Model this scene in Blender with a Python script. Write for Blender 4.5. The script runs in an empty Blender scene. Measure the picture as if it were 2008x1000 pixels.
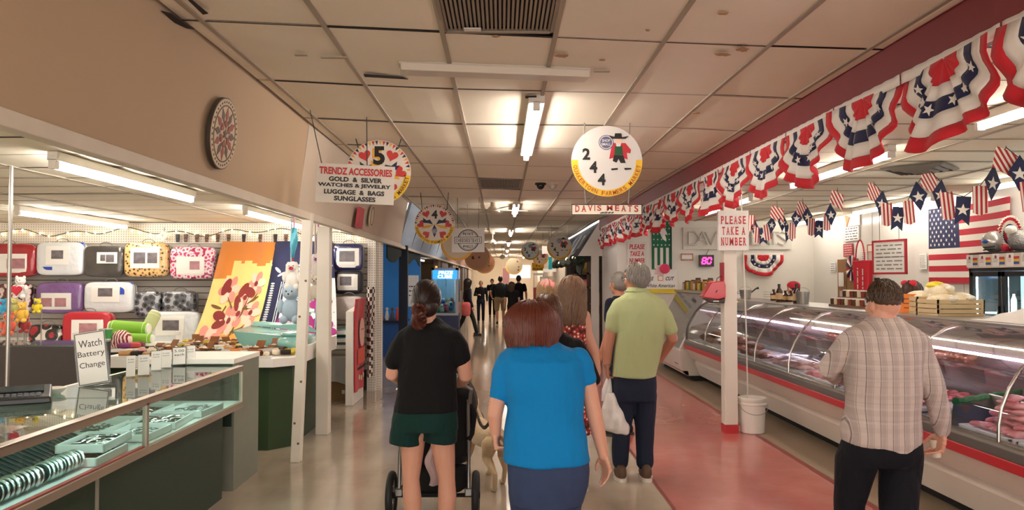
import bpy, bmesh, math, random
import numpy as np
from mathutils import Matrix, Vector, Euler
random.seed(7)
R = math.radians; PI = math.pi
SC = bpy.context.scene; COL = SC.collection
# ------------------------------------------------------------------ camera, world, exposure
F = 1500.0; CAMZ = 1.65
YAW = -math.atan(20/F); PITCH = math.atan(46/F)
cam_d = bpy.data.cameras.new('camera'); cam = bpy.data.objects.new('camera', cam_d); COL.objects.link(cam)
cam_d.sensor_width = 36.0; cam_d.lens = 36.0*F/2008; cam_d.clip_start = .05; cam_d.clip_end = 200
cam.location = (0, 0, CAMZ); cam.rotation_euler = (PI/2+PITCH, 0, YAW)
SC.camera = cam
w = bpy.data.worlds.new('world'); SC.world = w; w.use_nodes = True
w.node_tree.nodes['Background'].inputs[0].default_value = (1.0, .92, .85, 1)
w.node_tree.nodes['Background'].inputs[1].default_value = 2.0
vs = SC.view_settings; vs.view_transform = 'Standard'; vs.look = 'None'; vs.gamma = 1; vs.use_curve_mapping = False
vs.exposure = 0.95
TUBE = 16.0; HALL = 34.0   # emission of the shop and hall fluorescent tubes
CR = Euler((PI/2+PITCH, 0, YAW)).to_matrix()
def ray(px, py): return CR @ Vector(((px-1004)/F, (500-py)/F, -1))
def atY(px, py, Y):
    d = ray(px, py); return Vector((0, 0, CAMZ)) + d*(Y/d.y)
def atX(px, py, X):
    d = ray(px, py); return Vector((0, 0, CAMZ)) + d*(X/d.x)
def atZ(px, py, Z=0):
    d = ray(px, py); return Vector((0, 0, CAMZ)) + d*((Z-CAMZ)/d.z)
# ------------------------------------------------------------------ materials
def lin(h):
    if isinstance(h, str):
        h = h.lstrip('#'); c = [int(h[i:i+2], 16)/255 for i in (0, 2, 4)]
    else: c = list(h)[:3]
    return tuple(x/12.92 if x <= .04045 else ((x+.055)/1.055)**2.4 for x in c)+(1.0,)
MATS = {}
class NT:
    def __init__(s, name):
        s.m = bpy.data.materials.new(name); s.m.use_nodes = True; s.n = s.m.node_tree.nodes; s.l = s.m.node_tree.links
        s.b = s.n['Principled BSDF']; s.out = s.n['Material Output']
    def add(s, t, **k):
        n = s.n.new(t)
        for a, v in k.items(): setattr(n, a, v)
        return n
    def coord(s, scale=(1, 1, 1), kind='Object'):
        c = s.add('ShaderNodeTexCoord'); mp = s.add('ShaderNodeMapping'); mp.inputs['Scale'].default_value = scale
        s.l.new(c.outputs[kind], mp.inputs[0]); return mp.outputs[0]
    def noise(s, vec, scale, detail=3, rough=.5):
        t = s.add('ShaderNodeTexNoise'); t.inputs['Scale'].default_value = scale; t.inputs['Detail'].default_value = detail
        t.inputs['Roughness'].default_value = rough; s.l.new(vec, t.inputs['Vector']); return t.outputs['Fac']
    def ramp(s, fac, stops, const=False):
        r = s.add('ShaderNodeValToRGB'); cr = r.color_ramp
        if const: cr.interpolation = 'CONSTANT'
        while len(cr.elements) < len(stops): cr.elements.new(.5)
        for e, (p, c) in zip(cr.elements, stops): e.position = p; e.color = lin(c)
        s.l.new(fac, r.inputs[0]); return r.outputs[0]
    def mix(s, fac, a, b):
        m = s.add('ShaderNodeMix', data_type='RGBA')
        for i, v in ((0, fac), (6, a), (7, b)):
            if hasattr(v, 'is_linked'): s.l.new(v, m.inputs[i])
            elif i == 0: m.inputs[0].default_value = v
            else: m.inputs[i].default_value = lin(v)
        return m.outputs[2]
    def math(s, op, a, b=None):
        m = s.add('ShaderNodeMath', operation=op)
        for i, v in enumerate((a, b)):
            if v is None: continue
            if hasattr(v, 'is_linked'): s.l.new(v, m.inputs[i])
            else: m.inputs[i].default_value = v
        return m.outputs[0]
    def sep(s, vec):
        x = s.add('ShaderNodeSeparateXYZ'); s.l.new(vec, x.inputs[0]); return x.outputs
    def color(s, c):
        if hasattr(c, 'is_linked'): s.l.new(c, s.b.inputs['Base Color'])
        else: s.b.inputs['Base Color'].default_value = lin(c)
    def bump(s, h, strength, dist=.01):
        b = s.add('ShaderNodeBump'); b.inputs['Strength'].default_value = strength; b.inputs['Distance'].default_value = dist
        s.l.new(h, b.inputs['Height']); s.l.new(b.outputs[0], s.b.inputs['Normal'])
def mat(name, c, rough=.5, metal=0, noise=None, bump=None, spec=None, coat=0, sheen=0, alpha=None):
    """plain surface; noise=(scale, dark hex, amount); bump=(scale, strength)"""
    if name in MATS: return MATS[name]
    t = NT(name); t.b.inputs['Roughness'].default_value = rough; t.b.inputs['Metallic'].default_value = metal
    if spec is not None: t.b.inputs['Specular IOR Level'].default_value = spec
    if coat: t.b.inputs['Coat Weight'].default_value = coat; t.b.inputs['Coat Roughness'].default_value = .08
    if sheen: t.b.inputs['Sheen Weight'].default_value = sheen
    if noise:
        v = t.coord(); f = t.noise(v, noise[0], 4); f = t.math('MULTIPLY', f, noise[2]); t.color(t.mix(f, c, noise[1]))
    else: t.color(c)
    if bump: t.bump(t.noise(t.coord(), bump[0], 3), bump[1])
    MATS[name] = t.m; return t.m
def emis(name, c, s, base=None):
    if name in MATS: return MATS[name]
    t = NT(name); t.color(base or c); t.b.inputs['Emission Color'].default_value = lin(c); t.b.inputs['Emission Strength'].default_value = s
    MATS[name] = t.m; return t.m
def glass(name, tint='#f4faf8', op=.06, rough=.02, ior=1.45):
    """thin pane: clear, with fresnel reflections"""
    if name in MATS: return MATS[name]
    t = NT(name); n = t.n
    tr = t.add('ShaderNodeBsdfTransparent'); tr.inputs[0].default_value = lin(tint)
    gl = t.add('ShaderNodeBsdfGlossy'); gl.inputs['Roughness'].default_value = rough
    fr = t.add('ShaderNodeLayerWeight'); fr.inputs[0].default_value = .5
    f = t.math('ADD', t.math('MULTIPLY', t.math('POWER', fr.outputs['Facing'], 4.0), .8), op)
    mx = t.add('ShaderNodeMixShader'); t.l.new(f, mx.inputs[0]); t.l.new(tr.outputs[0], mx.inputs[1]); t.l.new(gl.outputs[0], mx.inputs[2])
    t.l.new(mx.outputs[0], t.out.inputs[0]); MATS[name] = t.m; return t.m
# ------------------------------------------------------------------ mesh builder
def frame(o, r=(1, 0, 0), u=(0, 0, 1)):
    r = Vector(r).normalized(); u = Vector(u).normalized(); n = r.cross(u).normalized(); u = n.cross(r)
    m = Matrix.Identity(4)
    for i in range(3): m[i][0] = r[i]; m[i][1] = u[i]; m[i][2] = n[i]; m[i][3] = Vector(o)[i]
    return m
ID = Matrix.Identity(4)
ROOT = {}
class MB:
    DEF = ID
    def __init__(s): s.v = []; s.f = []; s.m = []; s.i = 0; s.M = MB.DEF
    def face(s, idx): s.f.append(idx); s.m.append(s.i)
    def vert(s, p): s.v.append(s.M @ Vector(p)); return len(s.v)-1
    def box(s, c, d, rot=None):
        M = Matrix.Translation(c)
        if rot is not None: M = M @ Euler(rot).to_matrix().to_4x4()
        a = [s.vert(M @ Vector((x*d[0]/2, y*d[1]/2, z*d[2]/2))) for x in (-1, 1) for y in (-1, 1) for z in (-1, 1)]
        for q in ((0, 1, 3, 2), (4, 6, 7, 5), (0, 4, 5, 1), (2, 3, 7, 6), (0, 2, 6, 4), (1, 5, 7, 3)): s.face([a[k] for k in q])
        return s
    def bb(s, x0, x1, y0, y1, z0, z1): return s.box(((x0+x1)/2, (y0+y1)/2, (z0+z1)/2), (abs(x1-x0), abs(y1-y0), abs(z1-z0)))
    def hexa(s, p):           # eight corners: bottom loop then top loop
        a = [s.vert(q) for q in p]
        for q in ((3, 2, 1, 0), (4, 5, 6, 7), (0, 1, 5, 4), (1, 2, 6, 5), (2, 3, 7, 6), (3, 0, 4, 7)): s.face([a[k] for k in q])
        return s
    def tube(s, pts, r, n=8, cap=True):
        pts = [Vector(p) for p in pts]; k = len(pts)
        rs = list(r) if isinstance(r, (list, tuple)) else [r]*k
        rings = []; up = None
        for i, p in enumerate(pts):
            t = (pts[min(i+1, k-1)]-pts[max(i-1, 0)])
            if t.length < 1e-9: t = Vector((0, 0, 1))
            t.normalize()
            if up is None:
                up = Vector((0, 0, 1)) if abs(t.z) < .9 else Vector((0, 1, 0))
            a = t.cross(up)
            if a.length < 1e-6: a = t.cross(Vector((1, 0, 0)))
            a.normalize(); b = a.cross(t); up = b
            rr = rs[i]; ra, rb = rr if isinstance(rr, tuple) else (rr, rr)
            rings.append([s.vert(p+a*math.cos(2*PI*j/n)*ra+b*math.sin(2*PI*j/n)*rb) for j in range(n)])
        s.skin(rings, cap); return s
    def skin(s, rings, cap=True, closed=True):
        n = len(rings[0])
        for A, B in zip(rings, rings[1:]):
            for j in range(n if closed else n-1): s.face([A[j], A[(j+1) % n], B[(j+1) % n], B[j]])
        if cap: s.face(rings[0][::-1]); s.face(rings[-1])
    def loft(s, rings, n=20, p=2.0, cap=True):
        """rings: (center, rx, ry[, yaw]) stacked along z; superellipse power p"""
        rr = []
        for q in rings:
            c, rx, ry = Vector(q[0]), q[1], q[2]; yw = q[3] if len(q) > 3 else 0
            ring = []
            for j in range(n):
                a = 2*PI*j/n; ca, sa = math.cos(a), math.sin(a)
                x = rx*math.copysign(abs(ca)**(2/p), ca); y = ry*math.copysign(abs(sa)**(2/p), sa)
                ring.append(s.vert(c+Vector((x*math.cos(yw)-y*math.sin(yw), x*math.sin(yw)+y*math.cos(yw), 0))))
            rr.append(ring)
        s.skin(rr, cap); return s
    def lathe(s, prof, c=(0, 0, 0), n=16, cap=True):
        c = Vector(c); rr = [[s.vert(c+Vector((r*math.cos(2*PI*j/n), r*math.sin(2*PI*j/n), z))) for j in range(n)] for r, z in prof]
        s.skin(rr, cap); return s
    def ball(s, c, r, nu=12, nv=8, M=None, p=2.0):
        if not isinstance(r, (tuple, list)): r = (r, r, r)
        c = Vector(c); M = (M or ID).to_3x3(); rings = []
        sp = lambda x: math.copysign(abs(x)**(2/p), x)
        for i in range(1, nv):
            th = PI*i/nv
            rings.append([s.vert(c+M @ Vector((r[0]*sp(math.sin(th))*sp(math.cos(2*PI*j/nu)), r[1]*sp(math.sin(th))*sp(math.sin(2*PI*j/nu)), -r[2]*sp(math.cos(th))))) for j in range(nu)])
        a = s.vert(c+M @ Vector((0, 0, -r[2]))); b = s.vert(c+M @ Vector((0, 0, r[2])))
        s.skin(rings, False)
        for j in range(nu):
            s.face([a, rings[0][(j+1) % nu], rings[0][j]]); s.face([b, rings[-1][j], rings[-1][(j+1) % nu]])
        return s
    def poly(s, pts, M, t=.004, z0=0):
        n = len(pts); A = [s.vert(M @ Vector((x, y, z0))) for x, y in pts]; B = [s.vert(M @ Vector((x, y, z0+t))) for x, y in pts]
        s.face(A[::-1]); s.face(B)
        for j in range(n): s.face([A[j], A[(j+1) % n], B[(j+1) % n], B[j]])
        return s
    def rect(s, M, x, y, w, h, t=.004, z0=0): return s.poly([(x-w/2, y-h/2), (x+w/2, y-h/2), (x+w/2, y+h/2), (x-w/2, y+h/2)], M, t, z0)
    def disc(s, M, r, t=.004, z0=0, c=(0, 0), n=32, ry=None): return s.poly([(c[0]+r*math.cos(2*PI*j/n), c[1]+(ry or r)*math.sin(2*PI*j/n)) for j in range(n)], M, t, z0)
    def arc(s, M, r0, r1, a0=0, a1=360, t=.004, z0=0, n=40, c=(0, 0)):
        P = []
        for j in range(n+1):
            a = R(a0+(a1-a0)*j/n); P.append((math.cos(a), math.sin(a)))
        Q = [[s.vert(M @ Vector((c[0]+r*x, c[1]+r*y, z))) for x, y in P] for r, z in ((r0, z0), (r1, z0), (r1, z0+t), (r0, z0+t))]
        for A, B in ((0, 1), (1, 2), (2, 3), (3, 0)):
            for j in range(n): s.face([Q[A][j], Q[A][j+1], Q[B][j+1], Q[B][j]])
        return s
    def star(s, M, r, c=(0, 0), t=.004, z0=0, rot=90): return s.poly([(c[0]+(r if k % 2 == 0 else r*.4)*math.cos(R(rot+36*k)), c[1]+(r if k % 2 == 0 else r*.4)*math.sin(R(rot+36*k))) for k in range(10)], M, t, z0)
    def heart(s, M, r, c=(0, 0), rot=0, t=.004, z0=0):
        P = []
        for k in range(24):
            a = 2*PI*k/24; x = 16*math.sin(a)**3/16*r; y = (13*math.cos(a)-5*math.cos(2*a)-2*math.cos(3*a)-math.cos(4*a))/16*r
            P.append((c[0]+x*math.cos(rot)-y*math.sin(rot), c[1]+x*math.sin(rot)+y*math.cos(rot)))
        return s.poly(P[::-1], M, t, z0)
    def grid(s, fn, nu, nv, th=0):
        """surface fn(u,v)->point; th gives it a thickness along its normal"""
        P = [[Vector(fn(i/nu, j/nv)) for j in range(nv+1)] for i in range(nu+1)]
        A = [[s.vert(p) for p in row] for row in P]
        for i in range(nu):
            for j in range(nv): s.face([A[i][j], A[i+1][j], A[i+1][j+1], A[i][j+1]])
        if th:
            B = []
            for i in range(nu+1):
                row = []
                for j in range(nv+1):
                    du = P[min(i+1, nu)][j]-P[max(i-1, 0)][j]; dv = P[i][min(j+1, nv)]-P[i][max(j-1, 0)]
                    n = du.cross(dv); n = n.normalized() if n.length > 1e-9 else Vector((0, 0, 1))
                    row.append(s.vert(P[i][j]-n*th))
                B.append(row)
            for i in range(nu):
                for j in range(nv): s.face([B[i][j+1], B[i+1][j+1], B[i+1][j], B[i][j]])
            E = [(i, 0) for i in range(nu)]+[(nu, j) for j in range(nv)]+[(i, nv) for i in range(nu, 0, -1)]+[(0, j) for j in range(nv, 0, -1)]
            for a, b in zip(E, E[1:]+E[:1]): s.face([A[a[0]][a[1]], B[a[0]][a[1]], B[b[0]][b[1]], A[b[0]][b[1]]])
        return s
    def text(s, str_, M, w=None, h=None, bold=0.0, shear=0, t=.002, x=0, y=0, z0=0, align='C', space=1.0):
        V, Fs = glyphs(str_, bold, shear, space)
        xs = [p[0] for p in V]; ys = [p[1] for p in V]; x0, x1, y0, y1 = min(xs), max(xs), min(ys), max(ys)
        sy = h/(y1-y0) if h else None; sx = w/(x1-x0) if w else None
        sx = sx or sy; sy = sy or sx
        ox = {'C': (x0+x1)/2, 'L': x0, 'R': x1}[align]
        b = [s.vert(M @ Vector(((p[0]-ox)*sx+x, (p[1]-(y0+y1)/2)*sy+y, z0+(t if p[2] > 0 else 0)))) for p in V]
        for f in Fs: s.face([b[k] for k in f])
        return s
    def build(s, name, m, parent=None, smooth=False, bevel=0, seg=2, world=True, sharp=35):
        me = bpy.data.meshes.new(name); vv = s.v
        if parent is not None and world and parent.name in ROOT:
            inv = ROOT[parent.name].inverted(); vv = [inv @ p for p in vv]
        me.from_pydata([tuple(p) for p in vv], [], s.f)
        ms = m if isinstance(m, (list, tuple)) else [m]
        for q in ms: me.materials.append(q)
        if len(ms) > 1: me.polygons.foreach_set('material_index', s.m)
        fixnormals(me)
        o = bpy.data.objects.new(name, me); COL.objects.link(o)
        if bevel:
            b = o.modifiers.new('bevel', 'BEVEL'); b.width = bevel; b.segments = seg; b.limit_method = 'ANGLE'; b.angle_limit = R(40)
        if smooth:
            me.shade_smooth() if hasattr(me, 'shade_smooth') else None
            if sharp: me.set_sharp_from_angle(angle=R(sharp))
        if parent is not None: o.parent = parent; ROOT[o.name] = ROOT.get(parent.name, ID)
        return o
def fixnormals(me):
    bm = bmesh.new(); bm.from_mesh(me); bmesh.ops.recalc_face_normals(bm, faces=bm.faces); bm.to_mesh(me); bm.free()
GLY = {}
def glyphs(st, bold, shear, space):
    k = (st, bold, shear, space)
    if k in GLY: return GLY[k]
    c = bpy.data.curves.new('lettering', 'FONT'); c.body = st; c.size = 1; c.extrude = .05; c.offset = bold; c.shear = shear; c.space_character = space
    c.resolution_u = 3
    o = bpy.data.objects.new('lettering', c); COL.objects.link(o)
    dg = bpy.context.evaluated_depsgraph_get(); me = bpy.data.meshes.new_from_object(o.evaluated_get(dg))
    V = [tuple(v.co) for v in me.vertices]; Fs = [list(p.vertices) for p in me.polygons]
    bpy.data.objects.remove(o); bpy.data.curves.remove(c); bpy.data.meshes.remove(me)
    GLY[k] = (V, Fs); return GLY[k]
# ------------------------------------------------------------------ things
def tag(o, label, cat, group=None, kind=None):
    if label: o['label'] = label
    if cat: o['category'] = cat
    if group: o['group'] = group
    if kind: o['kind'] = kind
    return o
def thing(name, label, cat, loc=(0, 0, 0), rz=0, group=None, kind=None):
    o = bpy.data.objects.new(name, None); COL.objects.link(o); o.empty_display_size = .1
    o.location = loc; o.rotation_euler = (0, 0, rz)
    ROOT[o.name] = Matrix.Translation(loc) @ Matrix.Rotation(rz, 4, 'Z')
    return tag(o, label, cat, group, kind)
def struct(name, mb, m, **k): return tag(mb.build(name, m, **k), None, None, None, 'structure')
def dup(o, loc=None, rz=None, label=None, group=None, mats=None):
    """copy of a thing with its parts; mats replaces the material of named parts"""
    r = o.copy(); COL.objects.link(r)
    if loc is not None: r.location = loc
    if rz is not None: r.rotation_euler = (0, 0, rz)
    if label: r['label'] = label
    if group: r['group'] = group
    def kids(src, dst):
        for ch in list(src.children):
            c = ch.copy(); COL.objects.link(c); c.parent = dst
            kids(ch, c)
    kids(o, r); return r
# ------------------------------------------------------------------ setting: floor, ceilings, walls
def m_floor():
    t = NT('polished tan floor'); v = t.coord(); a = t.noise(v, .7, 5, .6); b = t.noise(t.coord((1, .25, 1)), 3.0, 4)
    c = t.ramp(a, [(.3, '#988775'), (.5, '#b5a591'), (.7, '#c3b5a2')]); c2 = t.ramp(b, [(.35, '#8d7b66'), (.6, '#bfb09c')])
    t.color(t.mix(.35, c, c2)); r = t.math('MULTIPLY_ADD', a, .25); 
    t.b.inputs['Roughness'].default_value = .17; t.b.inputs['Coat Weight'].default_value = .4; t.b.inputs['Coat Roughness'].default_value = .08
    t.bump(t.noise(v, 2.2, 2), .06, .05); return t.m
def m_red():
    t = NT('worn red floor paint'); v = t.coord(); a = t.noise(v, 1.2, 6, .65); b = t.noise(v, 9, 3)
    c = t.ramp(a, [(.3, '#b0625a'), (.5, '#c26c63'), (.68, '#cb7b70'), (.8, '#c09a86')]); t.color(t.mix(t.math('MULTIPLY', b, .25), c, '#a3544c'))
    t.b.inputs['Roughness'].default_value = .2; t.b.inputs['Coat Weight'].default_value = .35; t.b.inputs['Coat Roughness'].default_value = .1
    t.bump(t.noise(v, 2.5, 2), .07, .05); return t.m
FLOOR = m_floor(); REDF = m_red(); REDLINE = mat('dark red floor edge', '#8a3730', .3)
SHOPF = mat('grey tan shop floor', '#9c8b74', .35, noise=(2, '#7d6d57', .5))
b = MB()
def fq(x0, x1, y0, y1, i):
    b.i = i; n = max(1, int((y1-y0)/4))
    for k in range(n):
        ya, yb = y0+(y1-y0)*k/n, y0+(y1-y0)*(k+1)/n
        b.face([b.vert((x0, ya, 0)), b.vert((x1, ya, 0)), b.vert((x1, yb, 0)), b.vert((x0, yb, 0))])
fq(-9, 1.22, -4, 50, 0); fq(1.22, 1.25, -4, 17.3, 2); fq(1.25, 2.66, -4, 17.3, 1); fq(2.66, 2.72, -4, 17.3, 2); fq(2.72, 9, -4, 17.3, 3); fq(1.22, 9, 17.3, 50, 0)
struct('floor', b, [FLOOR, REDF, REDLINE, SHOPF])
def m_tile(name, c, d):
    t = NT(name); v = t.coord(); t.color(t.mix(t.math('MULTIPLY', t.noise(v, 1.3, 5, .6), .55), c, d))
    t.b.inputs['Roughness'].default_value = .85; t.bump(t.noise(v, 160, 2), .25, .003); return t.m
TILE = m_tile('cream ceiling tile', '#ece3cf', '#d6c9b1'); TBAR = mat('tan ceiling bar', '#a39785', .6); GAP = mat('dark ceiling gap', '#2e2721', .9)
STAIN = mat('brown water stain', '#b08f6a', .9)
def ceiling(name, x0, x1, y0, y1, z, xo, yo, skew=0, warp=.008, tw=.61, tl=1.2, skip=()):
    rnd = random.Random(5); b = MB()
    zz = lambda x, y: z + warp*(math.sin(1.7*x+.9*y)+math.sin(.6*y-2.3*x)*.6)
    k0 = math.floor((x0-xo)/tw); k1 = math.ceil((x1-xo)/tw); j0 = math.floor((y0-yo)/tl)-1; j1 = math.ceil((y1-yo)/tl)+1
    for k in range(k0, k1):
        xa, xb = max(x0, xo+k*tw), min(x1, xo+(k+1)*tw)
        if xb-xa < .02: continue
        for j in range(j0, j1):
            if (k, j) in skip: continue
            ya, yb = yo+j*tl, yo+(j+1)*tl
            if yb+skew*xb < y0 or ya+skew*xa > y1: continue
            b.i = 0; sg = rnd.uniform(.002, .014); tilt = rnd.uniform(-.004, .004); P = []
            for u in range(4):
                for v in range(5):
                    x = xa+.004+(xb-xa-.008)*u/3; y = ya+.005+(yb-ya-.01)*v/4; y += skew*x
                    s_ = math.sin(PI*u/3)*math.sin(PI*v/4)
                    P.append(b.vert((x, y, zz(x, y)-sg*s_+.004+tilt*(v/4-.5))))
            for u in range(3):
                for v in range(4): b.face([P[u*5+v], P[u*5+v+1], P[u*5+6+v], P[u*5+5+v]])
    b.i = 1
    for k in range(k0, k1+1):          # long bars
        x = xo+k*tw
        if x < x0 or x > x1: continue
        n = int((y1-y0)/.6); pr = None
        for q in range(n+1):
            y = y0+(y1-y0)*q/n; zc = zz(x, y); r = [b.vert((x-.013, y, zc-.006)), b.vert((x+.013, y, zc-.006)), b.vert((x+.013, y, zc+.012)), b.vert((x-.013, y, zc+.012))]
            if pr: 
                for e in range(4): b.face([pr[e], pr[(e+1) % 4], r[(e+1) % 4], r[e]])
            pr = r
    b.i = 2
    for j in range(j0, j1+1):          # thin cross joints
        y = yo+j*tl
        for k in range(k0, k1):
            xa, xb = max(x0, xo+k*tw), min(x1, xo+(k+1)*tw)
            if xb-xa < .02: continue
            ya, yb = y+skew*xa, y+skew*xb
            if min(ya, yb) < y0 or max(ya, yb) > y1: continue
            g = rnd.choice([.005, .006, .008, .008, .014]); dz = -.002
            b.face([b.vert((xa, ya-g, zz(xa, ya)+dz)), b.vert((xb, yb-g, zz(xb, yb)+dz)), b.vert((xb, yb+g, zz(xb, yb)+dz)), b.vert((xa, ya+g, zz(xa, ya)+dz))])
    b.i = 3
    b.bb(x0, x1, y0, y1, z+.06, z+.1)
    return struct(name, b, [TILE, TBAR, GAP, GAP], smooth=False)
CZ = 2.97
ceiling('ceiling', -1.64, 2.21, -4, 48, CZ, .29, 4.1, skew=.12, skip=((-1, -1), (-1, 5)))
ceiling('ceiling_stall', -8.0, -1.74, -4, 11.4, 2.48, -2.4, 4.5, warp=.006, tw=1.2, tl=.61)
ceiling('ceiling_shop', 2.28, 6.2, -4, 15.0, 2.78, 2.6, 4.3, warp=.005, tw=1.2, tl=.61)
# fascia over the accessories stall
FASC = mat('tan painted fascia board', '#baa386', .8, noise=(.8, '#a89175', .5)); FASC2 = mat('pale fascia board', '#c9bcaa', .8, noise=(.8, '#b8a891', .4))
TRIM = mat('off white painted wood', '#d9cfbd', .6, noise=(6, '#b9ad98', .5)); BLUEF = mat('blue grey fascia board', '#9fb0c4', .7)
WHITEP = mat('white paint', '#e4dfd6', .45); CREAM = mat('cream wall paint', '#ddd0b8', .7)
def slab(b, y0, y1, xt, xb, zt, zb, th=.05, xt2=None, xb2=None):
    xt2 = xt if xt2 is None else xt2; xb2 = xb if xb2 is None else xb2
    b.hexa([(xb-th, y0, zb), (xb, y0, zb), (xb2, y1, zb), (xb2-th, y1, zb), (xt-th, y0, zt), (xt, y0, zt), (xt2, y1, zt), (xt2-th, y1, zt)])
b = MB(); slab(b, -4, 6.55, -1.65, -1.74, CZ+.10, 2.24); struct('wall_fascia', b, FASC)
b = MB(); slab(b, 6.56, 13.2, -1.64, -1.75, CZ+.10, 2.24, xt2=-1.60); struct('wall_fascia_stall', b, FASC2)
b = MB(); slab(b, 13.19, 24.03, -1.52, -1.77, CZ+.10, 2.22); struct('wall_fascia_blue', b, BLUEF)
b = MB(); slab(b, 24.02, 48, -1.52, -1.77, CZ+.10, 2.22); struct('wall_fascia_end', b, mat('rosy brown fascia', '#b08a7c', .8))
b = MB(); b.bb(-1.80, -1.73, -4, 13.2, 2.18, 2.245); struct('trim_1', b, TRIM, bevel=.004)
b = MB(); b.bb(-1.80, -1.75, 13.2, 48, 2.18, 2.225); struct('trim_2', b, TRIM)
b = MB()
for y in (14.9, 16.6, 18.4, 20.4, 22.2): slab(b, y, y+.03, -1.515, -1.765, CZ, 2.24, .02)
struct('trim_3', b, mat('dark joint strip', '#3c3a3c', .7))
# accessories stall walls
SLAT = mat('grey slat wall panel', '#bdb6ae', .5); SLATG = mat('slat wall groove', '#4d463f', .8)
b = MB(); b.bb(-8.2, -1.9, 11.44, 11.5, 0, 2.55); b.i = 1
z = .3
while z < 2.12: b.bb(-8.1, -1.92, 11.4, 11.445, z, z+.083); z += .095
struct('wall_back_stall', b, [SLATG, SLAT])
def m_peg():
    t = NT('white pegboard'); v = t.coord((28, 28, 28)); x = t.sep(v)
    fx = t.math('SUBTRACT', t.math('FRACT', x[0]), .5); fz = t.math('SUBTRACT', t.math('FRACT', x[2]), .5); fy = t.math('SUBTRACT', t.math('FRACT', x[1]), .5)
    d1 = t.math('ADD', t.math('MULTIPLY', fx, fx), t.math('MULTIPLY', fz, fz)); d2 = t.math('ADD', t.math('MULTIPLY', fy, fy), t.math('MULTIPLY', fz, fz))
    g = t.add('ShaderNodeNewGeometry'); n = t.sep(g.outputs['Normal']); side = t.math('GREATER_THAN', t.math('ABSOLUTE', n[0]), .5)
    d = t.math('ADD', t.math('MULTIPLY', d1, t.math('SUBTRACT', 1.0, side)), t.math('MULTIPLY', d2, side))
    t.color(t.mix(t.math('LESS_THAN', d, .03), '#e6e0d6', '#6b6358')); t.b.inputs['Roughness'].default_value = .6; return t.m
PEG = m_peg()
b = MB(); b.bb(-8.1, -1.9, 11.37, 11.4, 2.17, 2.47); struct('trim_pegboard', b, PEG)
b = MB(); b.bb(-1.98, -1.86, 11.3, 11.42, 0, 2.24); b.bb(-1.90, -1.80, 11.42, 11.62, 0, 2.24); struct('wall_end_stall', b, PEG)
b = MB(); b.bb(-8.25, -8.1, -4, 11.5, 0, 2.6); struct('wall_left', b, CREAM)
# red beam and butcher shop walls
BEAM = mat('dark red painted beam', '#7d1f22', .6, noise=(2, '#64181b', .5))
b = MB(); b.bb(2.21, 2.30, -4, 17.3, 2.745, CZ+.10); struct('wall_beam', b, BEAM)
def m_panel():
    t = NT('glossy white wall panel'); t.color('#e9e6e0'); t.b.inputs['Roughness'].default_value = .16; t.bump(t.noise(t.coord(), 1.2, 2), .05, .05); return t.m
PANEL = m_panel(); SHOPW = mat('white shop wall', '#e6e2da', .45)
b = MB(); b.bb(2.27, 6.3, 15.0, 15.1, 0, 2.85); struct('wall_back', b, SHOPW)
b = MB(); b.bb(6.15, 6.3, -4, 15.0, 0, 2.85); struct('wall_right', b, PANEL)
b = MB(); b.bb(2.272, 2.33, 15.05, 17.3, 0, 2.76); struct('wall_side', b, SHOPW)
b = MB()
for y in (12.6, 10.1, 7.7): b.bb(6.143, 6.152, y-.008, y+.008, 0, 2.78)
struct('trim_panel_joint', b, mat('panel joint', '#cfcac2', .5))
# far end of the hall
b = MB(); b.bb(-9, 9, 48, 48.2, 0, 3.1); struct('wall_end', b, CREAM)
b = MB(); b.bb(2.2, 2.3, 26.5, 48, 0, 3.0); struct('wall_far_right', b, mat('warm white far wall', '#d9cdb9', .7))
# ------------------------------------------------------------------ lamps and ceiling fittings
HOUS = mat('white lamp housing', '#dcd6cb', .5); TUBEM = emis('fluorescent tube glow', '#fff6ea', TUBE); TUBEH = emis('hall tube glow', '#fff3e9', HALL); TUBES = emis('stall tube glow', '#fffaf2', TUBE*1.6); TUBEF = emis('far hall tube glow', '#fff3e9', HALL*2)
def lamp(x, y0, y1, z, label, group, tm=None):
    t = thing('fluorescent_lamp', label, 'lamp', (x, (y0+y1)/2, z), 0, group)
    hw = .06 if tm in (TUBEH, TUBEF) else .035; MB().bb(x-hw, x+hw, y0, y1, z-.05, z+.012).build('housing', HOUS, t, bevel=.006)
    MB().tube([(x, y0+.04, z-.075), (x, y1-.04, z-.075)], .026, 10).build('tube', tm or TUBEM, t, smooth=True)
    for y in (y0+.02, y1-.02): MB().box((x, y, z-.07), (.05, .04, .06)).build('end_cap', HOUS, t)
    return t
g = 'fluorescent lamps on the hall ceiling'
for y0, y1, l in ((5.45, 7.85, 'long fluorescent lamp glowing on the hall ceiling between the 5 and 244 signs'), (13.0, 15.0, 'fluorescent lamp beyond the dome cameras on the hall ceiling'),
                  (20.0, 22.0, 'fluorescent lamp on the hall ceiling, third along the aisle'), (27, 29, 'fluorescent lamp on the hall ceiling, fourth along the aisle'), (34, 36, 'fluorescent lamp on the hall ceiling, fifth along the aisle'),
                  (41, 43, 'fluorescent lamp on the hall ceiling at the far end of the aisle'), (-3.2, -.8, 'unseen fluorescent lamp added behind the camera to light the near ceiling')):  # last one is unseen, added behind the camera to brighten the near ceiling
    lamp(.25, y0, y1, CZ-.01, l, g, TUBEF if y0 > 19 else TUBEH)
lamp(-.95, 44, 46, CZ-.01, 'lamp added to brighten the end wall over the cream panel', g, TUBEF); lamp(1.3, 44, 46, CZ-.01, 'lamp added to brighten the end wall over the bright display front', g, TUBEF)  # two extra lamps added only to brighten the end wall
g = 'fluorescent lamps in the accessories stall'
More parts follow.
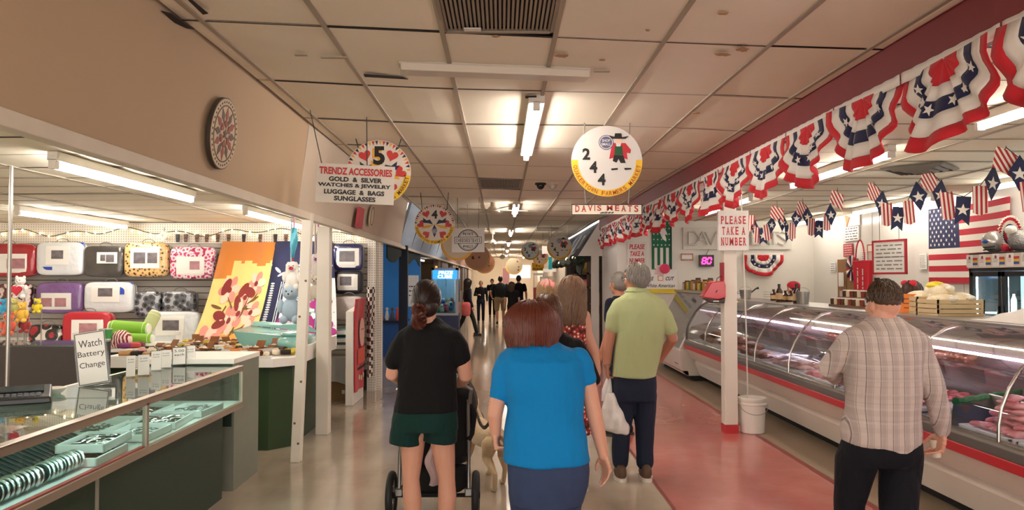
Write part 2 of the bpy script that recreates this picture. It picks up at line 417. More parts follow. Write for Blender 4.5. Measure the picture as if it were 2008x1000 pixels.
for x, y0, y1, l in ((-2.9, 4.95, 7.2, 'long glowing lamp under the stall ceiling behind the hex sign fascia'), (-2.88, 8.6, 11.1, 'glowing lamp above the orange flower blanket'), (-5.42, 8.6, 11.1, 'glowing lamp above the blue and grey bedding packs'), (-2.9, 1.0, 3.4, 'lamp over the front of the jewelry counter'), (-5.4, 3.5, 5.8, 'lamp over the inner part of the accessories stall')):
    lamp(x, y0, y1, 2.46, l, g, TUBES)
g = 'fluorescent lamps in the butcher shop'
for x, y0, y1, l in ((3.28, 2.9, 5.2, 'lamp behind the big end bunting at the frame edge'), (3.28, 6.35, 8.6, 'lamp behind the second and third buntings over the meat case'), (3.28, 10, 12.3, 'lamp over the far half of the meat case'), (5.65, 6.6, 8.9, 'lamp beside the wall flag over the black fridge'), (5.65, 9.9, 12.2, 'lamp above the hanging whiteboard'), (5.65, 13.0, 14.8, 'lamp in the rear corner of the butcher shop')):
    lamp(x, y0, y1, 2.765, l, g)
lamp(-4, 12.6, 16.6, 2.52, 'lamp inside the blue room', None)
lamp(4.2, 19, 23, 2.62, 'lamp inside the holiday decoration stall', None)
# unlit white channel across the ceiling
p0 = atZ(785, 128, CZ-.02); p1 = atZ(1152, 143, CZ-.02); d = (p1-p0); L = d.length; mid = (p0+p1)/2
b = MB(); M = Matrix.Translation(mid) @ Matrix.Rotation(math.atan2(d.y, d.x), 4, 'Z'); b.M = M
b.box((0, 0, -.02), (L, .14, .05)); b.box((0, 0, .01), (L+.02, .10, .03))
tag(b.build('lamp_cover', mat('grey white plastic channel', '#cdc3b4', .4), bevel=.008), 'long unlit white channel across the ceiling under the grille', 'lamp cover')
# grilles in the ceiling
GR = mat('dark tan grille', '#8d8070', .5)
def grille(x0, x1, y0, y1, z, label, n=26):
    t = thing('ceiling_grille', label, 'vent', ((x0+x1)/2, (y0+y1)/2, z))
    b = MB(); b.bb(x0, x1, y0, y1, z+.03, z+.035)
    b.build('backing', mat('grille dark backing', '#4b4239', .8), t)
    b = MB()
    for i in range(n):
        x = x0+.02+(x1-x0-.04)*(i+.5)/n; b.bb(x-.006, x+.006, y0+.02, y1-.02, z+.004, z+.02)
    b.build('slat', GR, t)
    b = MB()
    for c in ((x0, x0+.022, y0, y1), (x1-.022, x1, y0, y1), (x0, x1, y0, y0+.022), (x0, x1, y1-.022, y1)): b.bb(*c, z-.004, z+.018)
    b.build('frame', GR, t)
    return t
g1 = grille(-.32, .28, 2.9, 4.08, CZ, 'brown slatted air grille at the top of the photo')
MB().bb(-.20, -.11, 3.98, 4.03, CZ-.008, CZ-.004).build('sticker', WHITEP, g1)
grille(-.32, .28, 10.1, 11.25, CZ, 'smaller looking brown grille above the ceiling fan')
grille(.92, 1.5, 20.0, 21.2, CZ, 'brown grille beyond the fan along the aisle')
# shop diffuser
t = thing('ceiling_diffuser', 'square louvred air diffuser in the butcher shop ceiling', 'vent', (4.25, 7.7, 2.77))
for k in range(4): MB().lathe([(.42-.1*k, 2.765-.012*k), (.36-.1*k, 2.745-.012*k), (.35-.1*k, 2.75-.012*k), (.41-.1*k, 2.772-.012*k)], (4.25, 7.7, 0), 4).build('louvre', mat('grey diffuser metal', '#6d675e', .5), t)
# ceiling patches and stains
for px, py, s_, l in ((590, 108, .07, 'small grey scuff strip'), (655, 113, .16, 'long grey scuff strip'), (1180, 140, .1, 'grey strip beyond the white channel')):
    p = atZ(px, py, CZ-.02); b = MB(); b.box(p, (s_, .03, .006)); struct('trim_4', b, TBAR)
# dome cameras
for px, py, c, l in ((1060, 364, '#1c1a18', 'black dome camera on the hall ceiling'), (1084, 364, '#bdb4a6', 'pale dome camera beside the black one')):
    p = atZ(px, py-5, CZ-.01); t = thing('dome_camera', l, 'camera', p)
    MB().lathe([(.075, p.z+.01), (.078, p.z-.02), (.06, p.z-.03)], (p.x, p.y, 0), 20).build('mount', mat('camera mount '+c, '#cfc6b7' if c != '#1c1a18' else '#26231f', .5), t, smooth=True)
    MB().ball((p.x, p.y, p.z-.03), (.056, .056, .06), 16, 10).build('lens_dome', mat('dome '+c, c, .15), t, smooth=True)
# ceiling fans
FANM = mat('cream fan enamel', '#c9bda9', .4)
def fan(px, py, Y, label, blades=4):
    p = atY(px, py, Y); t = thing('ceiling_fan', label, 'fan', p, 0, 'ceiling fans along the aisle')
    MB().tube([(p.x, p.y, p.z+.05), (p.x, p.y, CZ)], .014, 10).build('rod', FANM, t)
    MB().lathe([(.05, CZ-.005), (.06, CZ-.06), (.02, CZ-.09)], (p.x, p.y, 0), 14).build('canopy', FANM, t, smooth=True)
    MB().lathe([(.03, p.z+.1), (.06, p.z+.07), (.10, p.z+.03), (.11, p.z-.03), (.06, p.z-.07), (.02, p.z-.08)], (p.x, p.y, 0), 16).build('motor', FANM, t, smooth=True)
    for k in range(blades):
        a = 2*PI*k/blades+.35; b = MB(); b.M = Matrix.Translation(p) @ Matrix.Rotation(a, 4, 'Z') @ Matrix.Rotation(R(9), 4, 'X')
        b.hexa([(.1, -.03, 0), (.62, -.065, 0), (.62, .065, 0), (.1, .03, 0), (.1, -.03, .008), (.62, -.065, .008), (.62, .065, .008), (.1, .03, .008)])
        b.build('blade', FANM, t)
fan(968, 412, 13.2, 'ceiling fan in front of the row of far lamps'); fan(966, 476, 21.5, 'second ceiling fan farther along the aisle'); fan(985, 504, 31, 'ceiling fan farthest along the aisle')
def poly_strip(pts, m, nm='trim_5'):
    b = MB(); P = [atZ(px, py, CZ-.022) for px, py in pts]; A = [b.vert(p) for p in P]; B = [b.vert(p+Vector((0, 0, .004))) for p in P]; n = len(P); b.face(A); b.face(B[::-1])
    for j in range(n): b.face([A[j], A[(j+1) % n], B[(j+1) % n], B[j]])
    return struct(nm, b, m)
poly_strip([(316, 22), (336, 27), (380, 58), (366, 56), (340, 44)], GAP); poly_strip([(368, 0), (376, 0), (408, 27), (398, 29)], GAP); poly_strip([(713, 146), (790, 152), (800, 156), (715, 151)], GAP); poly_strip([(1030, 189), (1052, 188), (1052, 193), (1030, 193)], GAP)  # dark strips laid under the tiles, their colour standing in for shaded gaps
def blob(px, py, a, c, seed):
    rd = random.Random(seed); poly_strip([(px+a*math.cos(t)*rd.uniform(.6, 1.1), py+c*math.sin(t)*rd.uniform(.6, 1.1)) for t in [2*PI*k/16 for k in range(16)]], STAIN, 'trim_6')
blob(1417, 107, 18, 4, 1); blob(1456, 97, 13, 6, 2); blob(1418, 27, 12, 3, 3); blob(1102, 110, 16, 4, 4); blob(1180, 118, 7, 2, 5); blob(972, 72, 9, 2, 6); blob(1365, 222, 9, 2, 7); blob(1270, 60, 6, 2, 8)
# ------------------------------------------------------------------ accessories stall: posts, counters, jewelry
POST = mat('white post paint', '#e6e0d4', .5, noise=(5, '#c9bfae', .35)); POSTS = mat('worn wood spot', '#7d6c57', .8)
def post(name, label, p, q, wx, wy, extra=None):
    t = thing(name, label, 'post', (p[0], p[1], 0))
    b = MB(); b.hexa([(p[0]-wx/2, p[1]-wy/2, p[2]), (p[0]+wx/2, p[1]-wy/2, p[2]), (p[0]+wx/2, p[1]+wy/2, p[2]), (p[0]-wx/2, p[1]+wy/2, p[2]),
            (q[0]-wx/2, q[1]-wy/2, q[2]), (q[0]+wx/2, q[1]-wy/2, q[2]), (q[0]+wx/2, q[1]+wy/2, q[2]), (q[0]-wx/2, q[1]+wy/2, q[2])])
    b.build('shaft', POST, t, bevel=.006); return t
post('support_post', 'straight white post at the table corner behind the leaning post', (-1.90, 8.22, 0), (-1.90, 8.22, 2.2), .135, .135)
t = post('leaning_post', 'slim white post leaning at the stall corner', tuple(atZ(581, 905, 0)), tuple(atY(604, 418, 6.95)), .088, .088)
b = MB()
for k, z in enumerate((.17, .35, .72, 1.3, 1.62)):
    u = z/2.23; p0 = atZ(581, 905, 0); q0 = atY(604, 418, 6.95); c = p0.lerp(q0, u)
    b.tube([(c.x+.02*(-1)**k, c.y-.05, c.z), (c.x+.02*(-1)**k, c.y-.035, c.z)], .011, 8)
b.build('bolt', mat('rusty bolt', '#6d5f50', .5, metal=.6), t)
# steel display pole near the frame edge
p = atY(15, 700, 5.6); t = thing('display_pole', 'thin steel pole rising to the stall ceiling behind the jewelry counter', 'pole', (p.x, p.y, 0))
STEEL = mat('brushed steel', '#a8a49d', .3, metal=.9); ALU = mat('warm aluminium trim', '#bfb2a3', .32, metal=.85)
MB().tube([(p.x, p.y, .02), (p.x, p.y, 2.47)], .014, 12).build('tube', STEEL, t, smooth=True)
MB().lathe([(.05, 0), (.05, .015), (.016, .03)], (p.x, p.y, 0), 16).build('base', STEEL, t)
# --- long jewelry counter
GREEN = mat('dark green laminate', '#1d3324', .5, noise=(30, '#16281c', .4)); GGLASS = glass('counter glass', '#e2f0ea', .05); WHITEL = mat('white laminate', '#ece9e2', .35)
REDP = mat('red felt deck edge', '#c2544f', .8); DECK = mat('pale deck lining', '#dfe6e4', .6)
JX = -2.0; JY0, JY1, JYM = 1.2, 5.98, 4.38; JZ0, JZ1 = .70, .975; JB = -2.75
t = JC = thing('jewelry_counter', 'long glass jewelry counter with a dark green base', 'counter', (-2.4, 3.6, 0))
b = MB(); b.bb(JB, JX-.1, JY0, 4.02, .0, JZ0-.03); b.build('base', GREEN, t)
b = MB(); b.bb(JB, JX-.1, 4.04, JY1-.16, .0, JZ0-.03); b.build('base', GREEN, t)
MB().bb(JX-.12, JX-.095, 4.015, 4.045, 0, JZ0-.03).build('joint_strip', mat('grey joint strip', '#8f8a80', .5), t)
b = MB(); b.bb(JB, JX, JY0, JY1, JZ0-.045, JZ0); b.build('bottom_rail', ALU, t, bevel=.003)
MB().bb(JB+.03, JX-.035, JY0+.01, JY1-.01, JZ0, JZ0+.006).build('deck', DECK, t)
MB().bb(JX-.034, JX-.008, JY0+.01, 4.36, JZ0, JZ0+.008).build('deck_edge', REDP, t)
MB().bb(JX-.034, JX-.008, 4.4, JY1-.02, JZ0, JZ0+.008).build('deck_edge', mat('pale deck edge', '#e3d9d0', .7), t)
b = MB(); b.bb(JX-.012, JX, JY0, JY1, JZ1-.042, JZ1); b.bb(JX-.05, JX, JY0, JY1, JZ1-.008, JZ1+.002); b.build('top_rail', ALU, t, bevel=.003)
b = MB(); b.bb(JB, JB+.03, JY0, JY1, JZ1-.03, JZ1); b.bb(JB, JB+.02, JY0, JY1, JZ0, JZ1-.03); b.build('back_rail', ALU, t)
for y, l in ((JYM, None), (JY1-.012, None)): MB().bb(JX-.026, JX, y-.013, y+.013, JZ0, JZ1-.03).build('upright', ALU, t)
for ya, yb in ((JY0, JYM-.012), (JYM+.012, JY1-.025)):
    MB().bb(JX-.012, JX-.007, ya, yb, JZ0, JZ1-.042).build('front_glass', GGLASS, t)
    MB().bb(JB+.03, JX-.03, ya, yb, JZ1-.008, JZ1-.001).build('top_glass', GGLASS, t)
MB().bb(JB+.02, JX-.02, JY1-.008, JY1-.002, JZ0, JZ1-.03).build('end_glass', GGLASS, t)
CASEL = emis('cool case lamp', '#e8fbff', 14)
for ya, yb in ((2.6, 4.3), (4.5, 5.9)): MB().tube([(JX-.028, ya, JZ1-.02), (JX-.028, yb, JZ1-.02)], .008, 8).build('case_lamp', CASEL, t)
# things inside the counter
SILV = mat('silver', '#d9dadb', .22, metal=1); DSIL = mat('dark silver', '#8d9494', .3, metal=.9); BLACKV = mat('black velvet', '#22262a', .9); GOLD = mat('gold', '#d6b062', .3, metal=1)
WTRAY = mat('white tray', '#f1f4f4', .4)
def tray(x, y, w, d, z, rz, label, filler, n):
    t = thing('jewelry_tray', label, 'tray', (x, y, z), rz, None); M = ROOT[t.name]
    b = MB(); b.M = M
    for c in ((-w/2, -w/2+.012, -d/2, d/2), (w/2-.012, w/2, -d/2, d/2), (-w/2, w/2, -d/2, -d/2+.012), (-w/2, w/2, d/2-.012, d/2)): b.bb(*c, 0, .045)
    b.bb(-w/2, w/2, -d/2, d/2, 0, .008); b.build('tray_body', WTRAY, t, bevel=.003)
    b = MB(); b.M = M; b.bb(-w/2+.013, w/2-.013, -d/2+.013, d/2-.013, .009, .02); b.build('tray_pad', filler[0], t)
    b = MB(); b.M = M; rnd = random.Random(int(x*100+y*977))
    for k in range(n):
        a = rnd.uniform(0, PI); px, py = rnd.uniform(-w/2+.04, w/2-.04), rnd.uniform(-d/2+.04, d/2-.04); l = rnd.uniform(.02, .045)
        b.tube([(px-l*math.cos(a), py-l*math.sin(a), .028), (px, py, .033), (px+l*math.cos(a), py+l*math.sin(a), .028)], rnd.uniform(.003, .006), 5)
    b.build('rings', filler[1], t); t.children[-1]['kind'] = 'stuff'; return t
DK = (BLACKV, SILV); WH = (WTRAY, DSIL)
tray(-2.15, 4.05, .24, .36, .708, .05, 'white jewelry tray lying under another tray by the red deck edge', DK, 26)
tray(-2.17, 4.14, .24, .36, .757, .08, 'white jewelry tray resting on top of another tray', DK, 26)
tray(-2.17, 4.62, .26, .34, .708, 0, 'white tray of dark rings just beyond the glass joint', WH, 30)
tray(-2.2, 5.0, .3, .36, .708, .1, 'black padded tray of rings midway along the far glass', DK, 34)
tray(-2.16, 5.42, .28, .36, .708, -.05, 'white tray of slim chains near the counter end', WH, 34)
tray(-2.48, 5.3, .28, .5, .708, .05, 'black padded tray behind the white chain tray', DK, 30)
tray(-2.5, 4.72, .28, .4, .708, 0, 'tray of pale bracelets behind the ring tray', WH, 34)
def roll(y0, y1, label, m, core, n):
    x = -2.115; t = thing('bracelet_roll', label, 'display roll', (x, (y0+y1)/2, .708), 0, None); z = .708+.047
    MB().tube([(x, y0, z), (x, y1, z)], .042, 20).build('cushion', core, t, smooth=True)
    for k in range(n):
        y = y0+.015+(y1-y0-.03)*k/(n-1); b = MB(); P = [(x+.0455*math.cos(a), y+.004*math.sin(2*a), z+.0455*math.sin(a)) for a in [2*PI*j/18 for j in range(19)]]
        b.tube(P, [.004, .007, .0055, .009][k % 4], 5, cap=False); b.build('bangle', m, t, smooth=True)
roll(2.84, 3.20, 'roll of gold tinted bangles at the frame edge of the jewelry case', mat('olive gold', '#b6ab72', .3, metal=.9), BLACKV, 9)
roll(3.22, 3.53, 'roll of bright silver bangles between the gold roll and the teal roll', SILV, BLACKV, 9)
roll(3.55, 3.86, 'roll of shiny bracelets touching the stacked white trays', mat('pale silver', '#cfd8d6', .25, metal=.95), mat('dark teal velvet', '#24383b', .9), 10)
def cardboard(y0, y1, label, m, kind):
    t = thing('necklace_board', label, 'necklace display', (-2.4, (y0+y1)/2, .71)); sl = .32
    P = [(-2.2, y0, .712), (-2.2, y1, .712), (-2.62, y1, .712+.42*sl*1.3), (-2.62, y0, .712+.42*sl*1.3)]
    b = MB(); b.hexa(P+[(p[0], p[1], p[2]+.012) for p in P]); b.build('board', m, t)
    b = MB(); rnd = random.Random(int(y0*100))
    f = lambda u, v, h=.016: (-2.2-.42*u, y0+(y1-y0)*v, .712+.42*sl*1.3*u+h)
    if kind == 'chains':
        for k in range(18):
            v = (k+.5)/18; b.tube([f(.05, v), f(.5, v+.01), f(.95, v)], .0035, 5)
        b.build('necklaces', DSIL, t)
    else:
        for k in range(70): b.ball(f(rnd.uniform(.05, .95), rnd.uniform(.04, .96), .016), (.012, .009, .006), 6, 4)
        b.build('earrings', SILV, t)
    t.children[-1]['kind'] = 'stuff'
cardboard(2.2, 2.95, 'board covered with sparkling earrings in the near jewelry case', mat('grey felt', '#5d6464', .9), 'ear')
cardboard(2.97, 3.5, 'dark board hung with fine chains behind the bracelet rolls', mat('slate felt', '#454d50', .9), 'chains')
cardboard(3.52, 4.3, 'dark grey necklace board behind the stacked trays', mat('charcoal felt', '#3d4244', .9), 'chains')
# pedestal at the counter end
t = thing('counter_pedestal', 'grey green pedestal with a white top at the far end of the jewelry counter', 'pedestal', (-2.3, 6.35, 0))
b = MB(); b.bb(-2.75, -2.085, 6.02, 6.62, 0, .985); b.build('body', mat('grey green laminate', '#7d8073', .45, noise=(8, '#696b5f', .5)), t)
MB().bb(-2.80, -2.08, 6.0, 6.63, .985, 1.025).build('top', WHITEL, t, bevel=.004)
b = MB(); b.bb(-2.765, -2.1, 6.003, 6.019, .5, .98); b.build('front_panel', GREEN, t)
# --- items on the counter
def acrylic_sign(px0, px1, pyt, pyb, Y, lines, label, bm=None, lean=.10, tilt=.12):
    p = atZ((px0+px1)/2+6, pyb, JZ1); Y = p.y; q = atY((px0+px1)/2, pyt, Y); h = q.z-p.z; w_ = (px1-px0)*Y/F*.92
    t = thing('sign_stand', label, 'sign', p); r = Vector((math.cos(tilt), math.sin(tilt), .16 if w_ > .12 else .04)); u = Vector((-.2 if w_ > .12 else -.08, lean, 1)); M = frame(p+u*(h/2), r, u)
    b = MB(); b.rect(M, 0, 0, w_, h, .005, -.003); b.M = ID; b.bb(p.x-w_*.4, p.x+w_*.4, p.y, p.y+.07, JZ1, JZ1+.006); b.build('stand', glass('clear acrylic', '#f4f6f4', .04), t)
    b = MB(); b.rect(M, 0, 0, w_*.92, h*.95, .002, .003); b.build('card', mat('white card', '#eceae5', .5), t)
    b = MB(); e = .006 if w_ > .1 else .0
    if e:
        for c in ((0, h*.46, w_*.88, e), (0, -h*.46, w_*.88, e), (-w_*.44, 0, e, h*.92), (w_*.44, 0, e, h*.92)): b.rect(M, *c, .001, .005)
        b.build('border', mat('grey ink', '#6b6a69', .6), t)
    b = MB(); n = len(lines)
    for i, s_ in enumerate(lines):
        hh = h*.13 if e else h*.05
        b.text(s_, M, w=w_*(.42+.055*len(s_)) if e else w_*.6, h=hh, x=0, y=h*(.27-.2*i) if e else h*(.3-.12*i), z0=.005, t=.001)
    b.build('lettering', mat('dark grey ink', '#3f3e3d', .6), t)
acrylic_sign(148, 215, 648, 757, 4.25, ['Watch', 'Battery', 'Change'], 'white acrylic Watch Battery Change sign on the jewelry counter')
k = 0
for px0, px1, pt, pb, Y, l in ((240, 259, 697, 740, 4.62, 'small card stand next to the battery sign, first of the small cards'), (263, 287, 695, 737, 4.72, 'small white card stand second from the battery sign'),
        (289, 310, 688, 727, 4.95, 'small card stand third from the battery sign'), (330, 360, 680, 717, 5.3, 'white price card stand before the dark framed card'), (308, 330, 686, 722, 5.1, 'dark backed card stand in the middle of the small stands'),
        (357, 377, 678, 716, 5.5, 'dark framed card stand at the end of the row of small stands'), (337, 352, 648, 672, 5.75, 'tiny price sign standing up behind the row of cards')):
    acrylic_sign(px0, px1, pt, pb, Y, ['-----', '----', '-----'][:0] or ['5.00', 'each'], l, lean=.25, tilt=.25)
p = atZ(104, 772, JZ1); t = thing('white_bowl', 'low white bowl on the jewelry counter in front of the battery sign', 'bowl', (p.x, p.y, JZ1))
MB().lathe([(.03, JZ1), (.055, JZ1+.012), (.07, JZ1+.035), (.064, JZ1+.036), (.05, JZ1+.018), (.02, JZ1+.01)], (p.x, p.y, 0), 20).build('bowl', WHITEP, t, smooth=True)
p = atZ(35, 790, JZ1); t = thing('card_terminal', 'black payment terminal on the jewelry counter by the steel pole', 'terminal', (p.x, p.y, JZ1), .5); M = ROOT[t.name]
b = MB(); b.M = M; b.hexa([(-.16, -.1, 0), (.16, -.1, 0), (.16, .1, 0), (-.16, .1, 0), (-.155, -.095, .035), (.155, -.095, .035), (.155, .09, .085), (-.155, .09, .085)]); b.build('case', mat('black plastic', '#17181a', .35), t, bevel=.008)
b = MB(); b.M = M @ Matrix.Translation((0, -.01, .058)) @ Matrix.Rotation(.26, 4, 'X'); b.box((0, .03, .008), (.24, .08, .004)); b.build('screen', mat('dark glass screen', '#2c3c44', .1), t)
b = MB(); b.M = M @ Matrix.Translation((0, -.01, .05)) @ Matrix.Rotation(.26, 4, 'X')
for i in range(8):
    for j in range(2): b.box((-.1+.028*i, -.055+.025*j, .008), (.02, .017, .01))
b.build('keys', mat('grey keys', '#54585c', .5), t)
# clear box with toys near the frame edge
p = atY(60, 815, 3.45); t = thing('clear_bin', 'clear plastic bin lying on the glass counter with soft toys inside', 'bin', (p.x-.1, 3.3, JZ1)); b = MB()
x0, x1, y0, y1, z0, z1 = -2.68, -2.16, 3.0, 3.55, JZ1, JZ1+.004
b.bb(x0, x1, y0, y1, z0, z1)
b.build('bin_floor', glass('clear plastic', '#f6f6f2', .05, .1), t)
# --- second table with white top, green base
t = T2 = thing('trinket_table', 'white topped table with green base crowded with hair clips and trinkets', 'table', (-2.7, 8, 0))
def prism_z(b, pts, z0, z1):
    A = [b.vert((x, y, z0)) for x, y in pts]; B = [b.vert((x, y, z1)) for x, y in pts]; n = len(pts)
    b.face(A[::-1]); b.face(B)
    for j in range(n): b.face([A[j], A[(j+1) % n], B[(j+1) % n], B[j]])
TP = [(-3.9, 7.35), (-2.18, 7.35), (-2.0, 7.55), (-2.0, 9.3), (-3.9, 9.3)]; TQ = [(-3.8, 7.42), (-2.24, 7.42), (-2.07, 7.62), (-2.07, 9.25), (-3.8, 9.25)]
b = MB(); prism_z(b, TP, .80, .885); b.build('top', WHITEL, t, bevel=.004)
b = MB(); prism_z(b, TQ, 0, .80); b.build('base', mat('green painted base', '#27401f', .5, noise=(3, '#1d3018', .4)), t)
# rim keeping trinkets on the table
b = MB(); b.bb(-3.9, -2.2, 7.35, 7.37, .885, .91); b.bb(-2.03, -2.0, 7.58, 9.3, .885, .96); b.build('rim', WHITEL, t)
# trinkets: every one a thing of its own, copies of a few kinds
cols = {'black': '#1f1c1b', 'silver grey': '#b9b4ac', 'brown': '#8a5630', 'pink': '#e39a9b', 'yellow': '#e0c63c', 'blue': '#2f7fc4', 'cream': '#e9dcc3', 'teal': '#79b9b2', 'orange': '#d97f38', 'red': '#b5312f', 'tan': '#b98a5a'}
TM = {k: mat('trinket '+k, v, .35) for k, v in cols.items()}
protos = {}
def trinket(kind, c, p, rz, group):
    key = (kind, c)
    label = {'claw': f'{c} plastic hair claw heaped on the white trinket table', 'scrunchie': f'{c} fabric scrunchie heaped on the white trinket table', 'glasses': f'{c} sunglasses lying folded on the white trinket table',
             'box': f'small {c} wooden box open among the trinkets', 'bow': f'{c} hair bow lying among the trinkets', 'pouch': f'small {c} cloth pouch among the trinkets'}[kind]
    if key in protos: o = dup(protos[key], p, rz); o.scale = (rnd.uniform(.95, 1.3),)*3; o['group'] = f'{c} {kind}s among the trinkets'; protos[key]['group'] = o['group']; return o
    nm = {'claw': 'hair_claw', 'scrunchie': 'scrunchie', 'glasses': 'sunglasses', 'box': 'trinket_box', 'bow': 'hair_bow', 'pouch': 'cloth_pouch'}[kind]
    t = thing(nm, label, {'claw': 'hair clip', 'scrunchie': 'scrunchie', 'glasses': 'sunglasses', 'box': 'box', 'bow': 'hair bow', 'pouch': 'pouch'}[kind], (0, 0, 0)); m = TM[c]
    if kind == 'claw':
        for s_ in (-1, 1):
            b = MB(); b.grid(lambda u, v: (.05*(u-.5)*2, s_*(.006+.028*math.sin(PI*v*.9)), .012+.045*(1-v)*1.0), 8, 6, .004); b.build('jaw', m, t, smooth=True)
        MB().tube([(-.03, 0, .055), (.03, 0, .055)], .005, 6).build('spring', TM['silver grey'], t)
    elif kind == 'scrunchie':
        b = MB(); P = []
        for j in range(25):
            a = 2*PI*j/24; P.append((.04*math.cos(a), .04*math.sin(a), .016+.004*math.sin(7*a)))
        b.tube(P, [.016+.005*math.sin(11*2*PI*j/24) for j in range(25)], 8, cap=False); b.build('band', m, t, smooth=True)
    elif kind == 'glasses':
        b = MB(); M = frame((0, 0, .025), (1, 0, 0), (0, .2, 1))
        for s_ in (-1, 1): b.arc(M, .018, .024, t=.005, n=16, c=(s_*.034, 0))
        b.rect(M, 0, .008, .02, .005); b.build('frame', m, t)
        b = MB()
        for s_ in (-1, 1): b.disc(M, .019, .002, .001, c=(s_*.034, 0), n=16)
        b.build('lens', mat('dark lens', '#241f1c', .05), t)
        for s_ in (-1, 1): MB().tube([(s_*.058, 0, .03), (s_*.05, .06, .025), (s_*.04, .11, .01)], .003, 5).build('temple', m, t)
    elif kind == 'box':
        b = MB(); w_ = .038
        for c4 in ((-w_, -w_+.008, -w_, w_), (w_-.008, w_, -w_, w_), (-w_, w_, -w_, -w_+.008), (-w_, w_, w_-.008, w_)): b.bb(*c4, 0, .06)
        b.bb(-w_, w_, -w_, w_, 0, .008); b.build('box_body', m, t, bevel=.002)
        b = MB(); b.hexa([(-w_, w_, .06), (w_, w_, .06), (w_, w_+.01, .06), (-w_, w_+.01, .06), (-w_, w_+.03, .11), (w_, w_+.03, .11), (w_, w_+.04, .11), (-w_, w_+.04, .11)]); b.build('lid', m, t)
        b = MB(); b.ball((0, 0, .045), (.028, .028, .025), 8, 6); b.build('contents', TM['cream'], t, smooth=True)
    elif kind == 'bow':
        for s_ in (-1, 1): MB().ball((s_*.035, 0, .025), (.032, .014, .024), 10, 8).build('loop', m, t, smooth=True)
        MB().ball((0, 0, .025), (.012, .014, .014), 8, 6).build('knot', m, t, smooth=True)
    else:
        MB().ball((0, 0, .03), (.045, .035, .03), 12, 8, p=2.6).build('pouch_body', m, t, smooth=True)
        MB().tube([(.02*math.cos(a), .018*math.sin(a), .062) for a in [2*PI*j/10 for j in range(11)]], .004, 5, cap=False).build('drawstring', TM['cream'], t)
    protos[key] = t; t.location = p; t.rotation_euler = (0, 0, rz); t.scale = (1.1,)*3; return t
rnd = random.Random(11); spots = []
def put(kind, c, x, y, z=.887): trinket(kind, c, (x, y, z), rnd.uniform(-1, 1), None)
kinds = [('claw', 'black'), ('claw', 'brown'), ('claw', 'silver grey'), ('scrunchie', 'pink'), ('scrunchie', 'yellow'), ('scrunchie', 'cream'), ('bow', 'blue'), ('bow', 'cream'), ('bow', 'red'), ('pouch', 'yellow'), ('pouch', 'tan'), ('glasses', 'black'), ('scrunchie', 'black'), ('pouch', 'pink'), ('claw', 'tan'), ('glasses', 'silver grey'), ('claw', 'black'), ('bow', 'yellow'), ('pouch', 'cream'), ('claw', 'orange'), ('bow', 'black'), ('box', 'brown')]
i = 0
for gy in range(16):
    for gx in range(15):
        x = -3.62+.105*gx+rnd.uniform(-.02, .02); y = 7.45+.10*gy+rnd.uniform(-.015, .015)
        if x > -2.12 or (x > -2.3 and y < 7.62) or (x > -2.95 and y > 8.25): continue
        kd = kinds[rnd.randrange(len(kinds))]; put(kd[0], kd[1], x, y); i += 1
# teal folded garment bags on the table corner
TEAL = mat('teal cloth in plastic', '#86bdb4', .25, coat=.5, bump=(9, .5))
t = thing('teal_case', 'pale teal open case standing at the back of the trinket table', 'case', (-2.55, 8.75, .887))
b = MB(); b.hexa([(-2.88, 8.5, .887), (-2.2, 8.5, .887), (-2.2, 8.95, .887), (-2.88, 8.95, .887), (-2.95, 8.44, 1.08), (-2.15, 8.44, 1.0), (-2.12, 9.0, 1.0), (-2.95, 9.0, 1.1)]); b.build('case_body', TEAL, t, bevel=.012)
b = MB(); b.hexa([(-2.9, 8.95, 1.1), (-2.15, 8.95, 1.02), (-2.12, 9.0, 1.02), (-2.95, 9.0, 1.1), (-2.9, 9.0, 1.15), (-2.3, 9.0, 1.12), (-2.3, 9.04, 1.12), (-2.9, 9.04, 1.15)]); b.build('lid', TEAL, t, bevel=.01)
t = thing('teal_pack', 'teal cloth in shiny plastic on the table beside the straight post', 'bedding pack', (-2.25, 8.2, .887))
MB().ball((-2.2, 8.12, .975), (.14, .24, .085), 20, 12, p=3).build('pack', TEAL, t, smooth=True); MB().ball((-2.2, 8.14, 1.07), (.12, .2, .03), 16, 8, p=3).build('fold', TEAL, t, smooth=True)
# ------------------------------------------------------------------ accessories stall: bedding, blankets, toys, towels
PLAST = lambda n, c, c2=None: mat('bedding '+n, c, .18, coat=.8, noise=(5, c2 or c, .8), bump=(15, 1.0))
LEOP = None
def m_leopard():
    t = NT('leopard plush'); v = t.coord(); vo = t.add('ShaderNodeTexVoronoi'); vo.inputs['Scale'].default_value = 22; t.l.new(v, vo.inputs['Vector'])
    t.color(t.ramp(vo.outputs['Distance'], [(0, '#3a2414'), (.28, '#4a2e1a'), (.4, '#d9ae6d'), (1, '#e6c68e')])); t.b.inputs['Roughness'].default_value = .3; t.b.inputs['Coat Weight'].default_value = .6; return t.m
def m_patt(name, a, c, d, sc):
    t = NT(name); v = t.coord(); vo = t.add('ShaderNodeTexVoronoi'); vo.inputs['Scale'].default_value = sc; t.l.new(v, vo.inputs['Vector'])
    t.color(t.ramp(vo.outputs['Distance'], [(0, a), (.3, a), (.36, c), (.6, c), (.66, d)])); t.b.inputs['Roughness'].default_value = .25; t.b.inputs['Coat Weight'].default_value = .8; t.bump(t.noise(v, 14, 3), 1.0, .02); return t.m
LEOP = m_leopard()
CARD = mat('white product card', '#efece6', .35, coat=.3); PHOTO = mat('printed photo', '#8d8488', .4, noise=(14, '#3c383d', 1.0)); PHOTOP = mat('pink printed photo', '#c79aa0', .4, noise=(14, '#8d4f58', 1.0)); CLR = glass('clear wrap', '#ffffff', .05, .12)
HANDLE = mat('clear grey handle', '#7c7874', .3)
